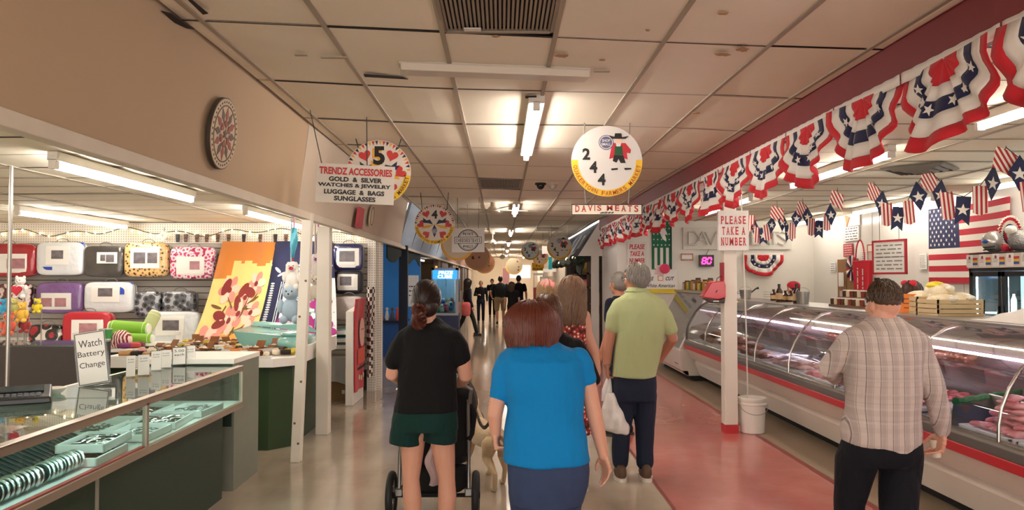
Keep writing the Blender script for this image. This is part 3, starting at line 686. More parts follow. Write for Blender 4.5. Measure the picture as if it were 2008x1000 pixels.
def bag(x0, y0, x1, y1, Y, m, label, card=None, m2=None, photo=None, patch=None, th=.16):
    p = atY((x0+x1)/2, (y0+y1)/2, Y); w_ = (x1-x0)*Y/F; h = (y1-y0)*Y/F
    t = thing('bedding_pack', label, 'bedding pack', (p.x, p.y+th, p.z-h/2), 0, None)
    M = frame(p, (1, 0, 0), (0, 0, 1))
    def front(x, y): 
        u, v = min(1, abs(x/(w_/2))), min(1, abs(y/(h/2)))
        k = max(0, 1-u**5-v**5)**.25 if False else max(0., (1-u**6))**.5*max(0., (1-v**6))**.5
        return th*.62*k
    def surf(x0_, x1_, y0_, y1_, off, nu=10, nv=8):
        return lambda u, v: tuple(M @ Vector((x0_+(x1_-x0_)*u, y0_+(y1_-y0_)*v, front(x0_+(x1_-x0_)*u, y0_+(y1_-y0_)*v)+off)))
    b = MB(); b.ball(p+Vector((0, th*.0, 0)), (w_/2, th*.62, h/2), 32, 18, p=6); b.build('pack', m, t, smooth=True)
    for m2 in ((m2 if isinstance(m2, list) else [m2]) if m2 else []):        # second fabric folded over the pack
        b = MB(); x, y, ww, hh = m2[1]; b.grid(surf((x-ww/2)*w_, (x+ww/2)*w_, (y-hh/2)*h, (y+hh/2)*h, .003), 8, 8, .004); b.build('fold', m2[0], t, smooth=True)
    if card:
        x, y, ww, hh = card; b = MB(); b.grid(surf((x-ww/2)*w_, (x+ww/2)*w_, (y-hh/2)*h, (y+hh/2)*h, .009), 6, 6, .003); b.build('card', CARD, t)
        for q in (photo or [(x, y+.02, ww*.5, hh*.45, PHOTO)]):
            b = MB(); b.grid(surf((q[0]-q[2]/2)*w_, (q[0]+q[2]/2)*w_, (q[1]-q[3]/2)*h, (q[1]+q[3]/2)*h, .012), 4, 4, .002); b.build('photo', q[4], t)
    # piping and handle
    b = MB(); P = []
    for j in range(29):
        a = 2*PI*j/28; sp = lambda x: math.copysign(abs(x)**(2/6), x); P.append(M @ Vector((w_/2*sp(math.cos(a)), h/2*sp(math.sin(a)), 0)))
    b.tube(P, .007, 6, cap=False); b.build('piping', HANDLE, t)
    b = MB(); b.tube([M @ Vector((.09*math.cos(a), h/2+.05*math.sin(a), .0)) for a in [PI*j/8 for j in range(9)]], .006, 6); b.build('handle', HANDLE, t)
    return t
RED = PLAST('red', '#b52531', '#8f1c28'); BLU = PLAST('royal blue', '#2a4fb5', '#dfe3ee'); GRY = PLAST('charcoal', '#57524f', '#252322'); PNK = m_patt('bedding pink pattern', '#d6336f', '#f0d5dc', '#b2235a', 16)
PUR = PLAST('purple', '#8d6bb0', '#5b2f4c'); WBL = PLAST('white', '#e9ecee', '#d7dadf'); NYG = m_patt('bedding grey pattern', '#1d1e24', '#55575e', '#a5a8af', 13); NAV = PLAST('navy', '#2c2e63', '#1f2149'); CRD = PLAST('clear', '#cfc4bf', '#b7a7a2')
BLK = mat('black plush', '#26242a', .5); BLUS = mat('blue plush', '#2847b0', .4); REDS = mat('red plush', '#b82733', .4); WHS = mat('white plush', '#eceae8', .5)
Y1 = 11.2
bag(-40, 478, 74, 543, Y1, RED, 'red and white bedding pack on the upper row next to the pole', (.15, -.12, .62, .62), photo=[(.2, -.1, .3, .3, PHOTOP)])
bag(77, 475, 168, 540, Y1, WBL, 'blue and white bedding pack between the red and the grey packs', (-.02, .1, .5, .56), [(BLUS, (-.3, -.36, .34, .24)), (BLUS, (.12, .44, .7, .1)), (BLUS, (.42, .2, .14, .5))])
bag(169, 482, 246, 542, Y1, GRY, 'grey and black bedding pack on the upper row', (.12, .1, .5, .36), photo=[(.2, .08, .2, .24, PHOTO), (.02, .1, .12, .2, PHOTO)])
bag(248, 476, 333, 543, Y1, LEOP, 'leopard print bedding pack with a white card', (.0, .05, .66, .6), photo=[(-.12, .05, .26, .32, PHOTO), (.17, .05, .22, .3, PHOTO)])
bag(337, 484, 424, 547, Y1, PNK, 'pink patterned bedding pack left of the orange blanket', (-.02, -.12, .62, .62), photo=[(.08, -.08, .22, .26, PHOTOP)])
bag(76, 554, 167, 614, Y1, PUR, 'purple and maroon bedding pack under the blue and white pack', (-.08, -.14, .72, .6), photo=[(-.24, -.14, .24, .28, PHOTOP), (.06, -.14, .24, .28, PHOTOP)])
bag(170, 553, 265, 612, Y1-.05, WBL, 'white bedding pack with a blue corner on the second row', (-.04, .14, .58, .6), (BLUS, (.36, .28, .22, .38)))
bag(268, 571, 319, 622, Y1, NYG, 'grey patterned team bedding pack beside the white pack')
bag(322, 571, 386, 618, Y1, NYG, 'grey patterned team bedding pack next to the orange blanket')
bag(0, 556, 66, 612, Y1, m_patt('bedding rose pattern', '#8a2f3c', '#d9c7c0', '#5a2630', 10), 'rose patterned bedding pack behind the toys by the pole')
Y2 = 10.55
bag(128, 612, 222, 680, Y2, REDS, 'red trimmed bedding pack leaning on the back table behind the battery sign', (.08, -.06, .72, .7), [(REDS, (.05, .42, .8, .12)), (m_patt('black white leopard', '#1f1c1c', '#f0eeea', '#2a2626', 30), (-.42, 0, .14, .8))], photo=[(.06, .04, .36, .3, PHOTOP)])
bag(291, 611, 396, 676, Y2, WBL, 'white bedding pack with red side leaning beside the orange blanket', (-.04, .1, .52, .6), [(REDS, (-.42, -.03, .12, .86)), (REDS, (-.1, -.42, .6, .1))], photo=[(-.02, .1, .3, .3, PHOTO)])
bag(62, 636, 127, 684, Y2, m_patt('bedding red black', '#a5202e', '#201b1c', '#d8cfc4', 7), 'red black and white bedding pack low on the back table')
bag(655, 478, 714, 530, Y1, NAV, 'navy trimmed bedding pack on the rear wall beside the straight post', (-.02, -.04, .78, .72), photo=[(-.02, .02, .5, .4, PHOTO)])
bag(656, 531, 712, 576, Y1, BLK, 'white carded black bedding pack below the navy pack', (-.04, .06, .78, .8), photo=[(-.06, .06, .4, .38, PHOTO)])
bag(656, 581, 712, 628, Y1-.2, CRD, 'clear bag of pinkish bedding above the teal packs')
# teal packs piled on the grey cloth table
for k, (py, l) in enumerate(((650, 'teal bedding pack on top of the pile by the red towel'), (665, 'middle teal bedding pack of the pile by the red towel'), (678, 'grey bedding pack at the bottom of the pile by the red towel'))):
    p = atY(678, py, 10.6); t = thing('folded_bedding', l, 'bedding pack', (p.x, p.y, p.z-.05)); m = mat('folded teal', '#7fa9ad', .25, coat=.6, noise=(8, '#4f7c82', .8)) if k < 2 else mat('folded grey', '#a6968c', .3, coat=.6)
    MB().ball(p, (.2, .2, .052), 20, 10, p=4).build('pack', m, t, smooth=True); MB().box((p.x, p.y-.2, p.z), (.26, .012, .05)).build('card', CARD, t)
# small table with grey cloth and cardboard box below
p = atY(690, 690, 10.4); t = thing('cloth_table', 'small table under a grey cloth behind the straight post', 'table', (-2.3, 10.5, 0))
zt = .60; b = MB(); b.bb(-2.62, -2.03, 10.2, 11.2, zt-.03, zt); b.build('tabletop', TRIM, t)
for x in (-2.58, -2.07):
    for y in (10.25, 11.1): MB().tube([(x, y, 0), (x, y, zt-.03)], .016, 8).build('leg', mat('dark leg', '#2b2725', .5), t)
t = tag(MB().grid(lambda u, v: (-2.66+.66*u, 10.18+.006*math.sin(30*u), zt+.006-(.36*v)*(1+.12*math.sin(7*u))) , 24, 6, .004).build('table_cloth', mat('grey satin cloth', '#94928f', .4), smooth=True), 'grey cloth hanging over the front of the small table', 'tablecloth')
p = atY(672, 785, 10.6); t = thing('cardboard_box', 'brown cardboard box under the grey cloth table', 'box', (p.x, 10.6, 0)); b = MB(); KR = mat('kraft cardboard', '#a5855c', .8)
b.bb(p.x-.22, p.x+.22, 10.4, 10.8, .0, .30); b.build('box_body', KR, t); MB().box((p.x+.09, 10.397, .12), (.12, .006, .05)).build('shipping_label', CARD, t)
# back tables
t = thing('back_table', 'long white table with a dark skirt behind the jewelry counter', 'table', (-5, 9.9, 0)); zb = .80
b = MB(); b.bb(-8, -3.95, 9.3, 11.2, zb-.04, zb); b.build('top', WHITEL, t, bevel=.004); MB().bb(-7.95, -4.0, 9.35, 11.1, 0, zb-.04).build('skirt', mat('dark grey skirt', '#4b4744', .8, noise=(4, '#332f2d', .6)), t)
t = thing('grey_bin', 'dark grey storage bin in front of the back table', 'bin', (-4.3, 8.3, 0))
p = atY(125, 730, 8.0); q = atY(190, 760, 8.0); b = MB(); b.bb(-5.0, -3.9, 7.9, 8.6, .0, .66); b.build('bin_body', mat('grey brown plastic', '#6f665f', .5), t, bevel=.02); MB().bb(-5.03, -3.87, 7.87, 8.63, .66, .70).build('rim', mat('grey bin rim', '#8c837b', .5), t, bevel=.008)
# blankets hung from clips, spread down to the table
def blanket(name, label, TL, TR, BR, BL, Yt, Yb, mats, deco):
    A, B, C, D = atY(*TL, Yt), atY(*TR, Yt), atY(*BR, Yb), atY(*BL, Yb)
    def f(u, v, off=0):
        p = (A.lerp(B, u)).lerp(D.lerp(C, u), v); sag = .12*math.sin(PI*v)*(v**.4); wv = .018*math.sin(9*u+2*v)+.012*math.sin(17*u-3*v)
        return p+Vector((0, -wv-off+sag*.9, -sag*.45))
    b = MB(); b.i = 0
    P = [[b.vert(f(i/30, j/36)) for j in range(37)] for i in range(31)]
    for i in range(30):
        for j in range(36):
            b.i = deco['base']((i+.5)/30, (j+.5)/36); b.face([P[i][j], P[i][j+1], P[i+1][j+1], P[i+1][j]])
    def shape(pts, mi, off=.006):
        b.i = mi; c = (sum(x for x, y in pts)/len(pts), sum(y for x, y in pts)/len(pts)); k = b.vert(f(*c, off+.004)); r = [b.vert(f(x, y, off)) for x, y in pts]
        for j in range(len(r)): b.face([k, r[j], r[(j+1) % len(r)]])
    deco['draw'](shape, f, b)
    o = b.build(name, mats, smooth=True, sharp=0)
    return tag(o, label, 'blanket')
OR = [mat('orange plush', '#c8761d', .8, sheen=.3), mat('cream yellow plush', '#ecc877', .8, sheen=.3), mat('deep maroon petal', '#7d2420', .8), mat('rose petal', '#d98a7c', .8), mat('pale petal', '#f2c5ae', .8), mat('olive stem', '#6b4a1f', .8), mat('gold plush', '#dc9a2c', .8, sheen=.3)]
def base_o(u, v):
    e = .26-.18*(u-.5)+.05*math.sin(9*u)
    if v < e and not (.3 < u < .44 and v > .2): return 0
    if v > .9-.1*abs(u-.4): return 6
    return 1
def ell(cx, cy, a, bb, rot, n=14, pt=0): 
    P = []
    for j in range(n):
        t_ = 2*PI*j/n; r = 1-pt*abs(math.sin(t_)); x, y = a*math.cos(t_)*(1-pt*.3*math.sin(t_)**2), bb*math.sin(t_); P.append((cx+x*math.cos(rot)-y*math.sin(rot), cy+(x*math.sin(rot)+y*math.cos(rot))*.75))
    return P
def flower(shape, cx, cy, r, m1, m2, m3, n=5, rot=0):
    for k in range(n):
        a = rot+2*PI*k/n; shape(ell(cx+r*.6*math.cos(a), cy+r*.45*math.sin(a), r*.62, r*.4, a), (m1, m2)[k % 2], .006+.002*k)
    shape(ell(cx, cy, r*.25, r*.25, 0), m3, .02)
def draw_o(shape, f, b):
    for x0, y0, x1, y1 in ((.55, 1, .75, .45), (.6, .8, .3, .5), (.62, .72, .95, .42), (.5, .95, .85, .78), (.35, .62, .15, .95)):
        dx, dy = x1-x0, y1-y0; l = math.hypot(dx, dy); nx, ny = -dy/l*.012, dx/l*.012
        shape([(x0+nx, y0+ny), (x0-nx, y0-ny), ((x0+x1)/2-nx+.02, (y0+y1)/2-ny), (x1, y1), ((x0+x1)/2+nx+.02, (y0+y1)/2+ny)], 5, .004)
    for cx, cy, r in ((.80, .42, .10), (.34, .47, .11), (.66, .55, .10), (.62, .70, .11), (.48, .76, .12), (.82, .70, .10), (.85, .90, .11), (.22, .93, .14)):
        flower(shape, cx, cy, r*1.35, 3, 4, 2, 6, cx*9)
    for cx, cy, a in ((.6, .48, 2.2), (.72, .5, .4), (.3, .71, 0.4), (.34, .78, -.3), (.28, .44, 1.9), (.55, .6, 1.2)): shape(ell(cx, cy, .11, .06, a), 2, .018)
    for cx, cy, a in ((.2, .62, .3), (.8, .58, -.5), (.75, .66, .1), (.68, .86, -.2)): shape(ell(cx, cy, .1, .018, a), 5, .012)
blanket('flower_blanket', 'orange and cream blanket with maroon flowers hung from clips', (437, 473), (541, 475), (494, 672), (368, 688), 11.33, 9.6, OR, {'base': base_o, 'draw': draw_o})
NB = [mat('navy plush', '#161c47', .8, sheen=.2), mat('white plush cloth', '#e6eaec', .8, sheen=.2), mat('magenta petal', '#a01d78', .8), mat('pale blue line', '#9fc3cf', .8), mat('leaf green print', '#5a8f6c', .8), mat('pink print', '#e59ab8', .8)]
def base_n(u, v):
    if v < .36: return 0
    return 0 if u < .28 else 1
def draw_n(shape, f, b):
    for k in range(26): v = .42+.57*k/25; shape(ell(.1, v, .03, .012, 0, 8), 1)
    for k in range(2): shape([(.215+.025*k, .4), (.225+.025*k, .4), (.225+.025*k, 1), (.215+.025*k, 1)], 1, .003)
    for k in range(5): shape(ell(.14+.17*k, .29, .06, .02, .6*(-1)**k, 10), 1); shape(ell(.2+.17*k, .33, .06, .016, -.5*(-1)**k, 10), 1)
    shape([(.02, .235), (.98, .235), (.98, .25), (.02, .25)], 1, .003); shape([(.02, .36), (.98, .36), (.98, .375), (.02, .375)], 3, .003)
    for k in range(4): shape([(.42+.16*k, .4), (.43+.16*k, .4), (.43+.16*k, .98), (.42+.16*k, .98)], 3, .002)
    for k in range(4): shape([(.3, .55+.13*k), (.98, .55+.13*k), (.98, .56+.13*k), (.3, .56+.13*k)], 3, .0025)
    for cx, cy, r in ((.42, .78, .14), (.8, .6, .13), (.68, .84, .15), (.86, .86, .12)): flower(shape, cx, cy, r, 2, 2, 5, 6, cx*5)
    for cx, cy, a in ((.5, .62, .4), (.6, .72, -.4), (.86, .72, .3), (.55, .92, .2)): shape(ell(cx, cy, .09, .03, a), 4, .01)
    shape(ell(.62, .97, .16, .03, 0), 5, .01)
blanket('navy_blanket', 'navy and white blanket with magenta flowers behind the leaning post', (541, 473), (652, 473), (660, 678), (486, 674), 11.33, 9.9, NB, {'base': base_n, 'draw': draw_n})
# clips holding the blankets and waiting ones
CLIP = mat('brown hair clip', '#6b4a34', .3); CLIPD = mat('dark clip', '#2b2523', .4)
for k, (px, l) in enumerate(((348, 'first brown clip in the row on the pegboard'), (364, 'second brown clip in the row on the pegboard'), (386, 'third brown clip from the row on the pegboard'), (405, 'fourth clip in the row, just before the orange blanket'), (427, 'brown clip above the near corner of the orange blanket'), (448, 'clip holding the upper corner of the orange blanket'), (478, 'dark clip above the middle of the orange blanket'), (510, 'brown clip above the far half of the orange blanket'), (540, 'dark clip between the orange and navy blankets'), (561, 'clip over the navy blanket'))):
    p = atY(px, 467, 11.33); t = thing('spring_clip', l, 'clip', p); m = CLIPD if k in (0, 6, 8) else CLIP
    for s_ in (-1, 1): MB().hexa([(p.x-.02, p.y-.004, p.z-.06), (p.x+.02, p.y-.004, p.z-.06), (p.x+.02, p.y+.006, p.z-.06), (p.x-.02, p.y+.006, p.z-.06), (p.x-.026, p.y+s_*.012, p.z+.06), (p.x+.026, p.y+s_*.012, p.z+.06), (p.x+.026, p.y+s_*.016+.004, p.z+.06), (p.x-.026, p.y+s_*.016+.004, p.z+.06)]).build('jaw', m, t)
    MB().tube([(p.x-.024, p.y, p.z), (p.x+.024, p.y, p.z)], .01, 8).build('spring', CLIPD, t)
p = atY(322, 462, 11.33); t = thing('tape_roll', 'white ring hanging on the pegboard beside the clips', 'ring', p); MB().arc(frame(p), .022, .06, t=.03).build('ring', WHITEP, t); MB().tube([(p.x, p.y, p.z+.06), (p.x, p.y, p.z+.12)], .004, 5).build('hook', CLIPD, t)
# string lights along the pegboard
BULB = emis('warm fairy bulb', '#ffe2a8', 9); WIRE = mat('dark green wire', '#2c2f25', .6)
t = thing('string_lights', 'string of warm fairy lights along the white pegboard', 'string lights', (-4.5, 11.3, 2.33)); P = []
X0, X1 = -8.0, -2.0
for k in range(91):
    x = X0+(X1-X0)*k/90; P.append(Vector((x, 11.345, 2.335+.035*math.sin(k*.55)+.03*math.sin(k*.21))))
MB().tube(P, .006, 5).build('wire', WIRE, t)
r2 = random.Random(3); proto = None
for k in range(2, 90, 2):
    p = P[k]+Vector((r2.uniform(-.02, .02), -.012, r2.uniform(-.05, .02)))
    if proto is None:
        proto = MB().ball((0, 0, 0), (.012, .012, .016), 8, 6).build('bulb', BULB, t, world=False); proto.location = p-Vector(t.location)
    else: c = proto.copy(); COL.objects.link(c); c.parent = t; c.location = p-Vector(t.location)
# soft toys
def plush(name, label, p, s_, body, accent=None, ears='round', cat='soft toy', heart=False, hang=None):
    t = thing(name, label, cat, p); p = Vector(p); m = mat('plush '+body, body, .9, sheen=.5, bump=(60, .4))
    b = MB(); b.ball(p+Vector((0, 0, .0)), (s_*.42, s_*.36, s_*.5), 14, 10); b.build('body', m, t, smooth=True)
    hd = p+Vector((0, -s_*.08, s_*.72)); MB().ball(hd, (s_*.36, s_*.32, s_*.32), 14, 10).build('head', m, t, smooth=True)
    for x in (-1, 1):
        if ears == 'round': MB().ball(hd+Vector((x*s_*.27, 0, s_*.26)), (s_*.13, s_*.07, s_*.13), 10, 8).build('ear', m, t, smooth=True)
        elif ears == 'long': MB().ball(hd+Vector((x*s_*.22, -.01, s_*.05-.25*s_)), (s_*.16, s_*.12, s_*.5), 10, 8).build('ear', m, t, smooth=True)
        MB().ball(p+Vector((x*s_*.42, -s_*.12, s_*.15)), (s_*.16, s_*.16, s_*.3), 10, 8).build('arm', m, t, smooth=True)
        MB().ball(p+Vector((x*s_*.26, -s_*.22, -s_*.42)), (s_*.18, s_*.24, s_*.18), 10, 8).build('foot', m, t, smooth=True)
    MB().ball(hd+Vector((0, -s_*.3, -s_*.08)), (s_*.14, s_*.1, s_*.11), 10, 8).build('muzzle', mat('plush '+(accent or '#e8e2d8'), accent or '#e8e2d8', .9), t, smooth=True)
    b = MB()
    for x in (-1, 1): b.ball(hd+Vector((x*s_*.12, -s_*.3, s_*.06)), s_*.035, 6, 5)
    b.ball(hd+Vector((0, -s_*.4, -s_*.05)), s_*.04, 6, 5); b.build('face', mat('black bead', '#141212', .2), t)
    if heart: MB().heart(frame(p+Vector((0, -s_*.5, s_*.05))), s_*.4, t=s_*.14, z0=-s_*.05).build('heart', mat('red plush heart', '#c8263c', .7), t, bevel=s_*.04)
    if hang: hang = (hang[0], hang[1], 2.475)
    if hang: MB().tube([hd+Vector((0, 0, s_*.2)), Vector(hang)], .008, 6).build('ribbon', mat('ribbon '+(accent or '#e8e2d8'), accent or '#e8e2d8', .6), t)
    return t
WB, BB, YB = '#efeae4', '#9fb6c6', '#e3b23c'
plush('plush_bunny', 'white floppy eared plush hanging beside the leaning post', atY(574, 548, 7.5), .17, WB, '#d23a52', 'long', hang=atY(579, 425, 7.5))
plush('plush_bear', 'fluffy blue plush bear hanging beside the leaning post', atY(571, 607, 7.5), .23, BB, '#aebfcb', hang=atY(572, 425, 7.45))
plush('plush_bunny', 'white plush hanging between the two posts', atY(622, 528, 8.6), .17, WB, '#c05ac0', 'long', hang=atY(626, 440, 8.6))
plush('plush_bear', 'cream plush bear hanging below the white plush between the posts', atY(619, 572, 8.6), .18, '#d9cfc0', '#c9bcae', hang=atY(617, 440, 8.55))
Yt = 6.3
sh = thing('glass_shelf', 'small glass shelf of soft toys by the steel pole', 'shelf', (-3.7, 6.35, 0))
zs = atY(40, 668, 6.3).z-.02; MB().bb(-4.4, -3.35, 6.1, 6.62, zs-.012, zs).build('shelf_board', GGLASS, sh)
MB().bb(-4.4, -3.35, 6.1, 6.62, .02, zs-.012).build('cabinet', mat('dark cabinet', '#3a3330', .6), sh)
def seat_on(px, pyb, Y, s_): p = atY(px, pyb, Y); return (p.x, Y, p.z)
plush('plush_bear', 'white plush bear holding a red heart by the steel pole', atY(41, 570, 6.3), .11, WB, '#f4efe8', heart=True)
plush('plush_duck', 'yellow plush below the white bear', atY(44, 618, 6.25), .10, YB, '#e8cf6a')
plush('plush_toy', 'bright yellow and blue soft toy near the purple bedding pack', atY(74, 604, 6.4), .075, '#e6cf1f', '#5b79b8')
plush('plush_toy', 'cream yellow soft toy next to the yellow plush', atY(28, 606, 6.5), .09, '#d8cd78', '#e8d890')
plush('plush_bear', 'small light blue soft toy at the frame edge', atY(6, 606, 6.4), .08, '#3fa7cf', '#d23a52')
plush('plush_toy', 'red and orange soft toy under the pole toys', atY(18, 642, 6.2), .11, '#cf5a3a', '#e0a060')
plush('plush_toy', 'dark red soft toy beside the red and orange one', atY(50, 640, 6.3), .09, '#a13430', '#c89060')
t = thing('toy_stand', 'thin wire rods carrying the soft toys by the pole', 'display stand', (-3.9, 6.36, zs))
for px, py, Y in ((41, 590, 6.3), (44, 640, 6.25), (74, 620, 6.4), (28, 620, 6.5), (6, 620, 6.4)):
    p = atY(px, py, Y); MB().tube([(p.x, p.y+.05, zs), (p.x, p.y+.05, p.z+.05)], .006, 6).build('rod', STEEL, t)
# green bolsters and ball on the back table
def bolster(pa, pb, r, m, label):
    t = thing('bolster_pillow', label, 'pillow', (pa+pb)/2); d = (pb-pa).normalized()
    MB().tube([pa, pa+d*.02, pa+d*.05, pb-d*.05, pb-d*.02, pb], [r*.7, r*.93, r, r, r*.93, r*.7], 16).build('roll', m, t, smooth=True)
    for e, s_ in ((pa, -1), (pb, 1)): MB().tube([e+d*s_*.004-d*s_*.06, e+d*s_*.006], [r*1.02, r*.8], 16).build('end_cap', mat('white terry', '#e8ead8', .9), t, smooth=True)
LG = mat('lime plush', '#8cc43a', .7, noise=(9, '#6fae28', .5)); PG = mat('pale olive plush', '#b9c08a', .8)
bolster(atY(216, 640, 9.9), atY(292, 645, 9.9), .085, LG, 'lime green bolster pillow with white ends on the back table')
bolster(atY(240, 662, 9.75), atY(300, 664, 9.75), .06, LG, 'second lime green roll lying under the big bolster'); bolster(atY(284, 655, 10.0), atY(306, 612, 10.15), .08, PG, 'pale olive roll standing behind the lime bolster')
p = atY(238, 667, 9.5); t = thing('yarn_ball', 'red and white striped ball on the back table', 'ball', p)
def m_str():
    t = NT('red white knit'); wv = t.add('ShaderNodeTexWave'); wv.inputs['Scale'].default_value = 9; wv.inputs['Distortion'].default_value = 6; t.l.new(t.coord(), wv.inputs['Vector']); t.color(t.ramp(wv.outputs['Fac'], [(.4, '#8a2a34'), (.55, '#ecd9cf')])); t.b.inputs['Roughness'].default_value = .9; return t.m
MB().ball(p, .125, 20, 14).build('ball', m_str(), t, smooth=True)
p = atY(207, 665, 9.4); t = thing('green_cup', 'green and white paper cup on the back table behind the battery sign', 'cup', p); MB().lathe([(.06, zb), (.075, zb+.24), (.07, zb+.24), (.055, zb+.01)], (p.x, p.y, 0), 18).build('cup', WHITEP, t, smooth=True); MB().lathe([(.0715, zb+.12), (.0765, zb+.23), (.0765, zb+.232)], (p.x, p.y, 0), 18).build('band', mat('green print', '#3f9a4c', .5), t, smooth=True)
for k, (px, py, c, l) in enumerate(((245, 682, '#7b2f6a', 'purple scarf roll'), (262, 680, '#b23a3a', 'red scarf roll'), (252, 686, '#e0a030', 'orange scarf roll'), (234, 690, '#4aa3c8', 'blue scarf roll'), (270, 688, '#6a2630', 'maroon scarf roll'), (92, 686, '#2a2422', 'black wallet roll'), (112, 682, '#463b35', 'dark brown wallet roll'), (75, 692, '#cfc7ba', 'cream wallet roll'))):
    p = atY(px, py, 9.4+.04*k); bm_ = mat('cloth '+c, c, .6); o = MB().ball((p.x, p.y, zb+.035), (.09, .06, .035), 12, 8, p=2.4).build('scarf_roll', bm_, smooth=True); tag(o, l+' on the white back table', 'scarf')
# santa towel panel at the stall end, checked scarf
t = thing('towel_rack', 'white free standing panel carrying the santa towel', 'rack', (-1.93, 10.3, 0)); XP = -1.93
b = MB(); b.hexa([(XP-.1, 10.0, .0), (XP, 10.0, .0), (XP, 10.75, 0), (XP-.1, 10.75, 0), (XP-.1, 10.0, 1.22), (XP, 10.0, 1.22), (XP, 10.75, 1.28), (XP-.1, 10.75, 1.28)]); b.build('panel', WHITEP, t, bevel=.006)
RT = mat('red terry cloth', '#c3142a', .9, sheen=.3); t = thing('santa_towel', 'red towel with a pale round face hanging on the white panel', 'towel', (XP+.02, 10.4, .2))
b = MB(); b.grid(lambda u, v: (XP+.016+.012*math.sin(9*u)+.03*(v > .85)*(v-.85)*4, 10.05+.6*u+.10*v*(u-.5), .16+1.22*v), 12, 24, .012); b.build('towel', RT, t, smooth=True)
M = frame((XP+.045, 10.36, .93), (0, 1, 0), (0, 0, 1)); MB().disc(M, .17, .006, c=(0, 0), ry=.19).build('face_patch', mat('pale pink patch', '#e6b3a6', .9), t)
b = MB(); b.disc(M, .012, .004, .006, c=(-.05, .04), n=10); b.disc(M, .012, .004, .006, c=(.05, .04), n=10); b.build('eye', mat('black bead', '#141212', .2), t)
M = frame((XP+.04, 10.36, .62), (0, 1, 0), (0, 0, 1)); MB().rect(M, 0, 0, .5, .2, .004).build('pattern_band', mat('coral band', '#d8604f', .9), t)
b = MB(); b.rect(M, 0, -.16, .5, .03, .004); b.build('belt', mat('black belt', '#2a1b1a', .8), t)
for x in (-.14, 0, .14): MB().disc(M, .035, .005, .0, c=(x, -.3+.03*abs(x)*5), n=12).build('button', mat('cream dots', '#ead9b8', .8), t)
t = tag(MB().grid(lambda u, v: (XP+.09+.03*math.sin(12*u+2*v), 10.62+.34*u, .28+1.25*v), 10, 24, .012).build('checked_scarf', None or (lambda: (lambda T: (T.color(T.mix(T.math('MULTIPLY', 1.0, T.add('ShaderNodeTexChecker').outputs[1]), '#1f1718', '#e6d8cf')), T.m)[1])(NT('black white check')))(), smooth=True), 'black and white checked scarf hanging behind the santa towel', 'scarf')
for n_ in t.data.materials[0].node_tree.nodes:
    if n_.type == 'TEX_CHECKER':
        n_.inputs['Scale'].default_value = 18; tc = t.data.materials[0].node_tree.nodes.new('ShaderNodeTexCoord'); t.data.materials[0].node_tree.links.new(tc.outputs['Object'], n_.inputs['Vector'])

for px, py0, py1, Y, c, l in ((578, 447, 505, 7.3, '#58b7cf', 'pale blue ribbon hanging beside the leaning post'), (607, 452, 520, 8.3, '#c8344a', 'red ribbon hanging between the two posts'), (627, 448, 490, 8.3, '#7b6aa8', 'purple striped ribbon hanging beside the straight post')):
    a, c_ = atY(px, py0, Y), atY(px-4, py1, Y); t = thing('ribbon', l, 'ribbon', a); MB().grid(lambda u, v: (a.x+(c_.x-a.x)*v+.05*(u-.5)*(1+.4*math.sin(5*v)), Y+.02*math.sin(6*v+4*u), a.z+(c_.z-a.z)*v), 4, 12, .004).build('streamer', mat('ribbon '+c, c, .5), t, smooth=True); MB().tube([(a.x, Y, a.z), (a.x, Y, 2.475)], .004, 5).build('string', CARD, t)
# ------------------------------------------------------------------ hanging signs
SIGNW = mat('white sign paint', '#dcd8d2', .4); INK = mat('black sign ink', '#161413', .5); REDI = mat('red sign ink', '#c22a35', .5); YEL = mat('yellow sign rim', '#e9bf2b', .45); HEARTM = mat('heart red', '#c43a37', .5)
NAVY = mat('navy sign ink', '#20264a', .5); GOLDI = mat('gold sign ink', '#e0aa2e', .5); CORD = mat('dark cord', '#3a342c', .7); CHAIN = mat('grey chain', '#8d887f', .4, metal=.7)
def arctext(b, s, M, r, a0, a1, h, bold=.0, z0=.004, cw=.75):
    """letters standing on a circle, reading along the bottom from a0 to a1 degrees, tops toward the centre"""
    n = len(s)
    for k, ch in enumerate(s):
        if ch == ' ': continue
        a = R(a0+(a1-a0)*k/(n-1)); L = M @ Matrix.Translation((r*math.cos(a), r*math.sin(a), 0)) @ Matrix.Rotation(a+PI/2, 4, 'Z')
        b.text(ch, L, w=h*cw*(.35 if ch == 'I' else 1), h=h, bold=bold, z0=z0)
    return b
def hang(t, pts, m=CORD, r=.0035):
    for a, c in pts: MB().tube([a, c], r, 6).build('cord', m, t)
def round_sign(px, py, Y, r, label, yaw=0, base='#efece5'):
    p = atY(px, py, Y); t = thing('round_sign', label, 'sign', p); M = frame(p, (math.cos(yaw), math.sin(yaw), 0)); sm = mat('sign face '+base, base, .4)
    MB().disc(M, r, .012, -.012, n=64).build('board', sm, t); return t, M, p
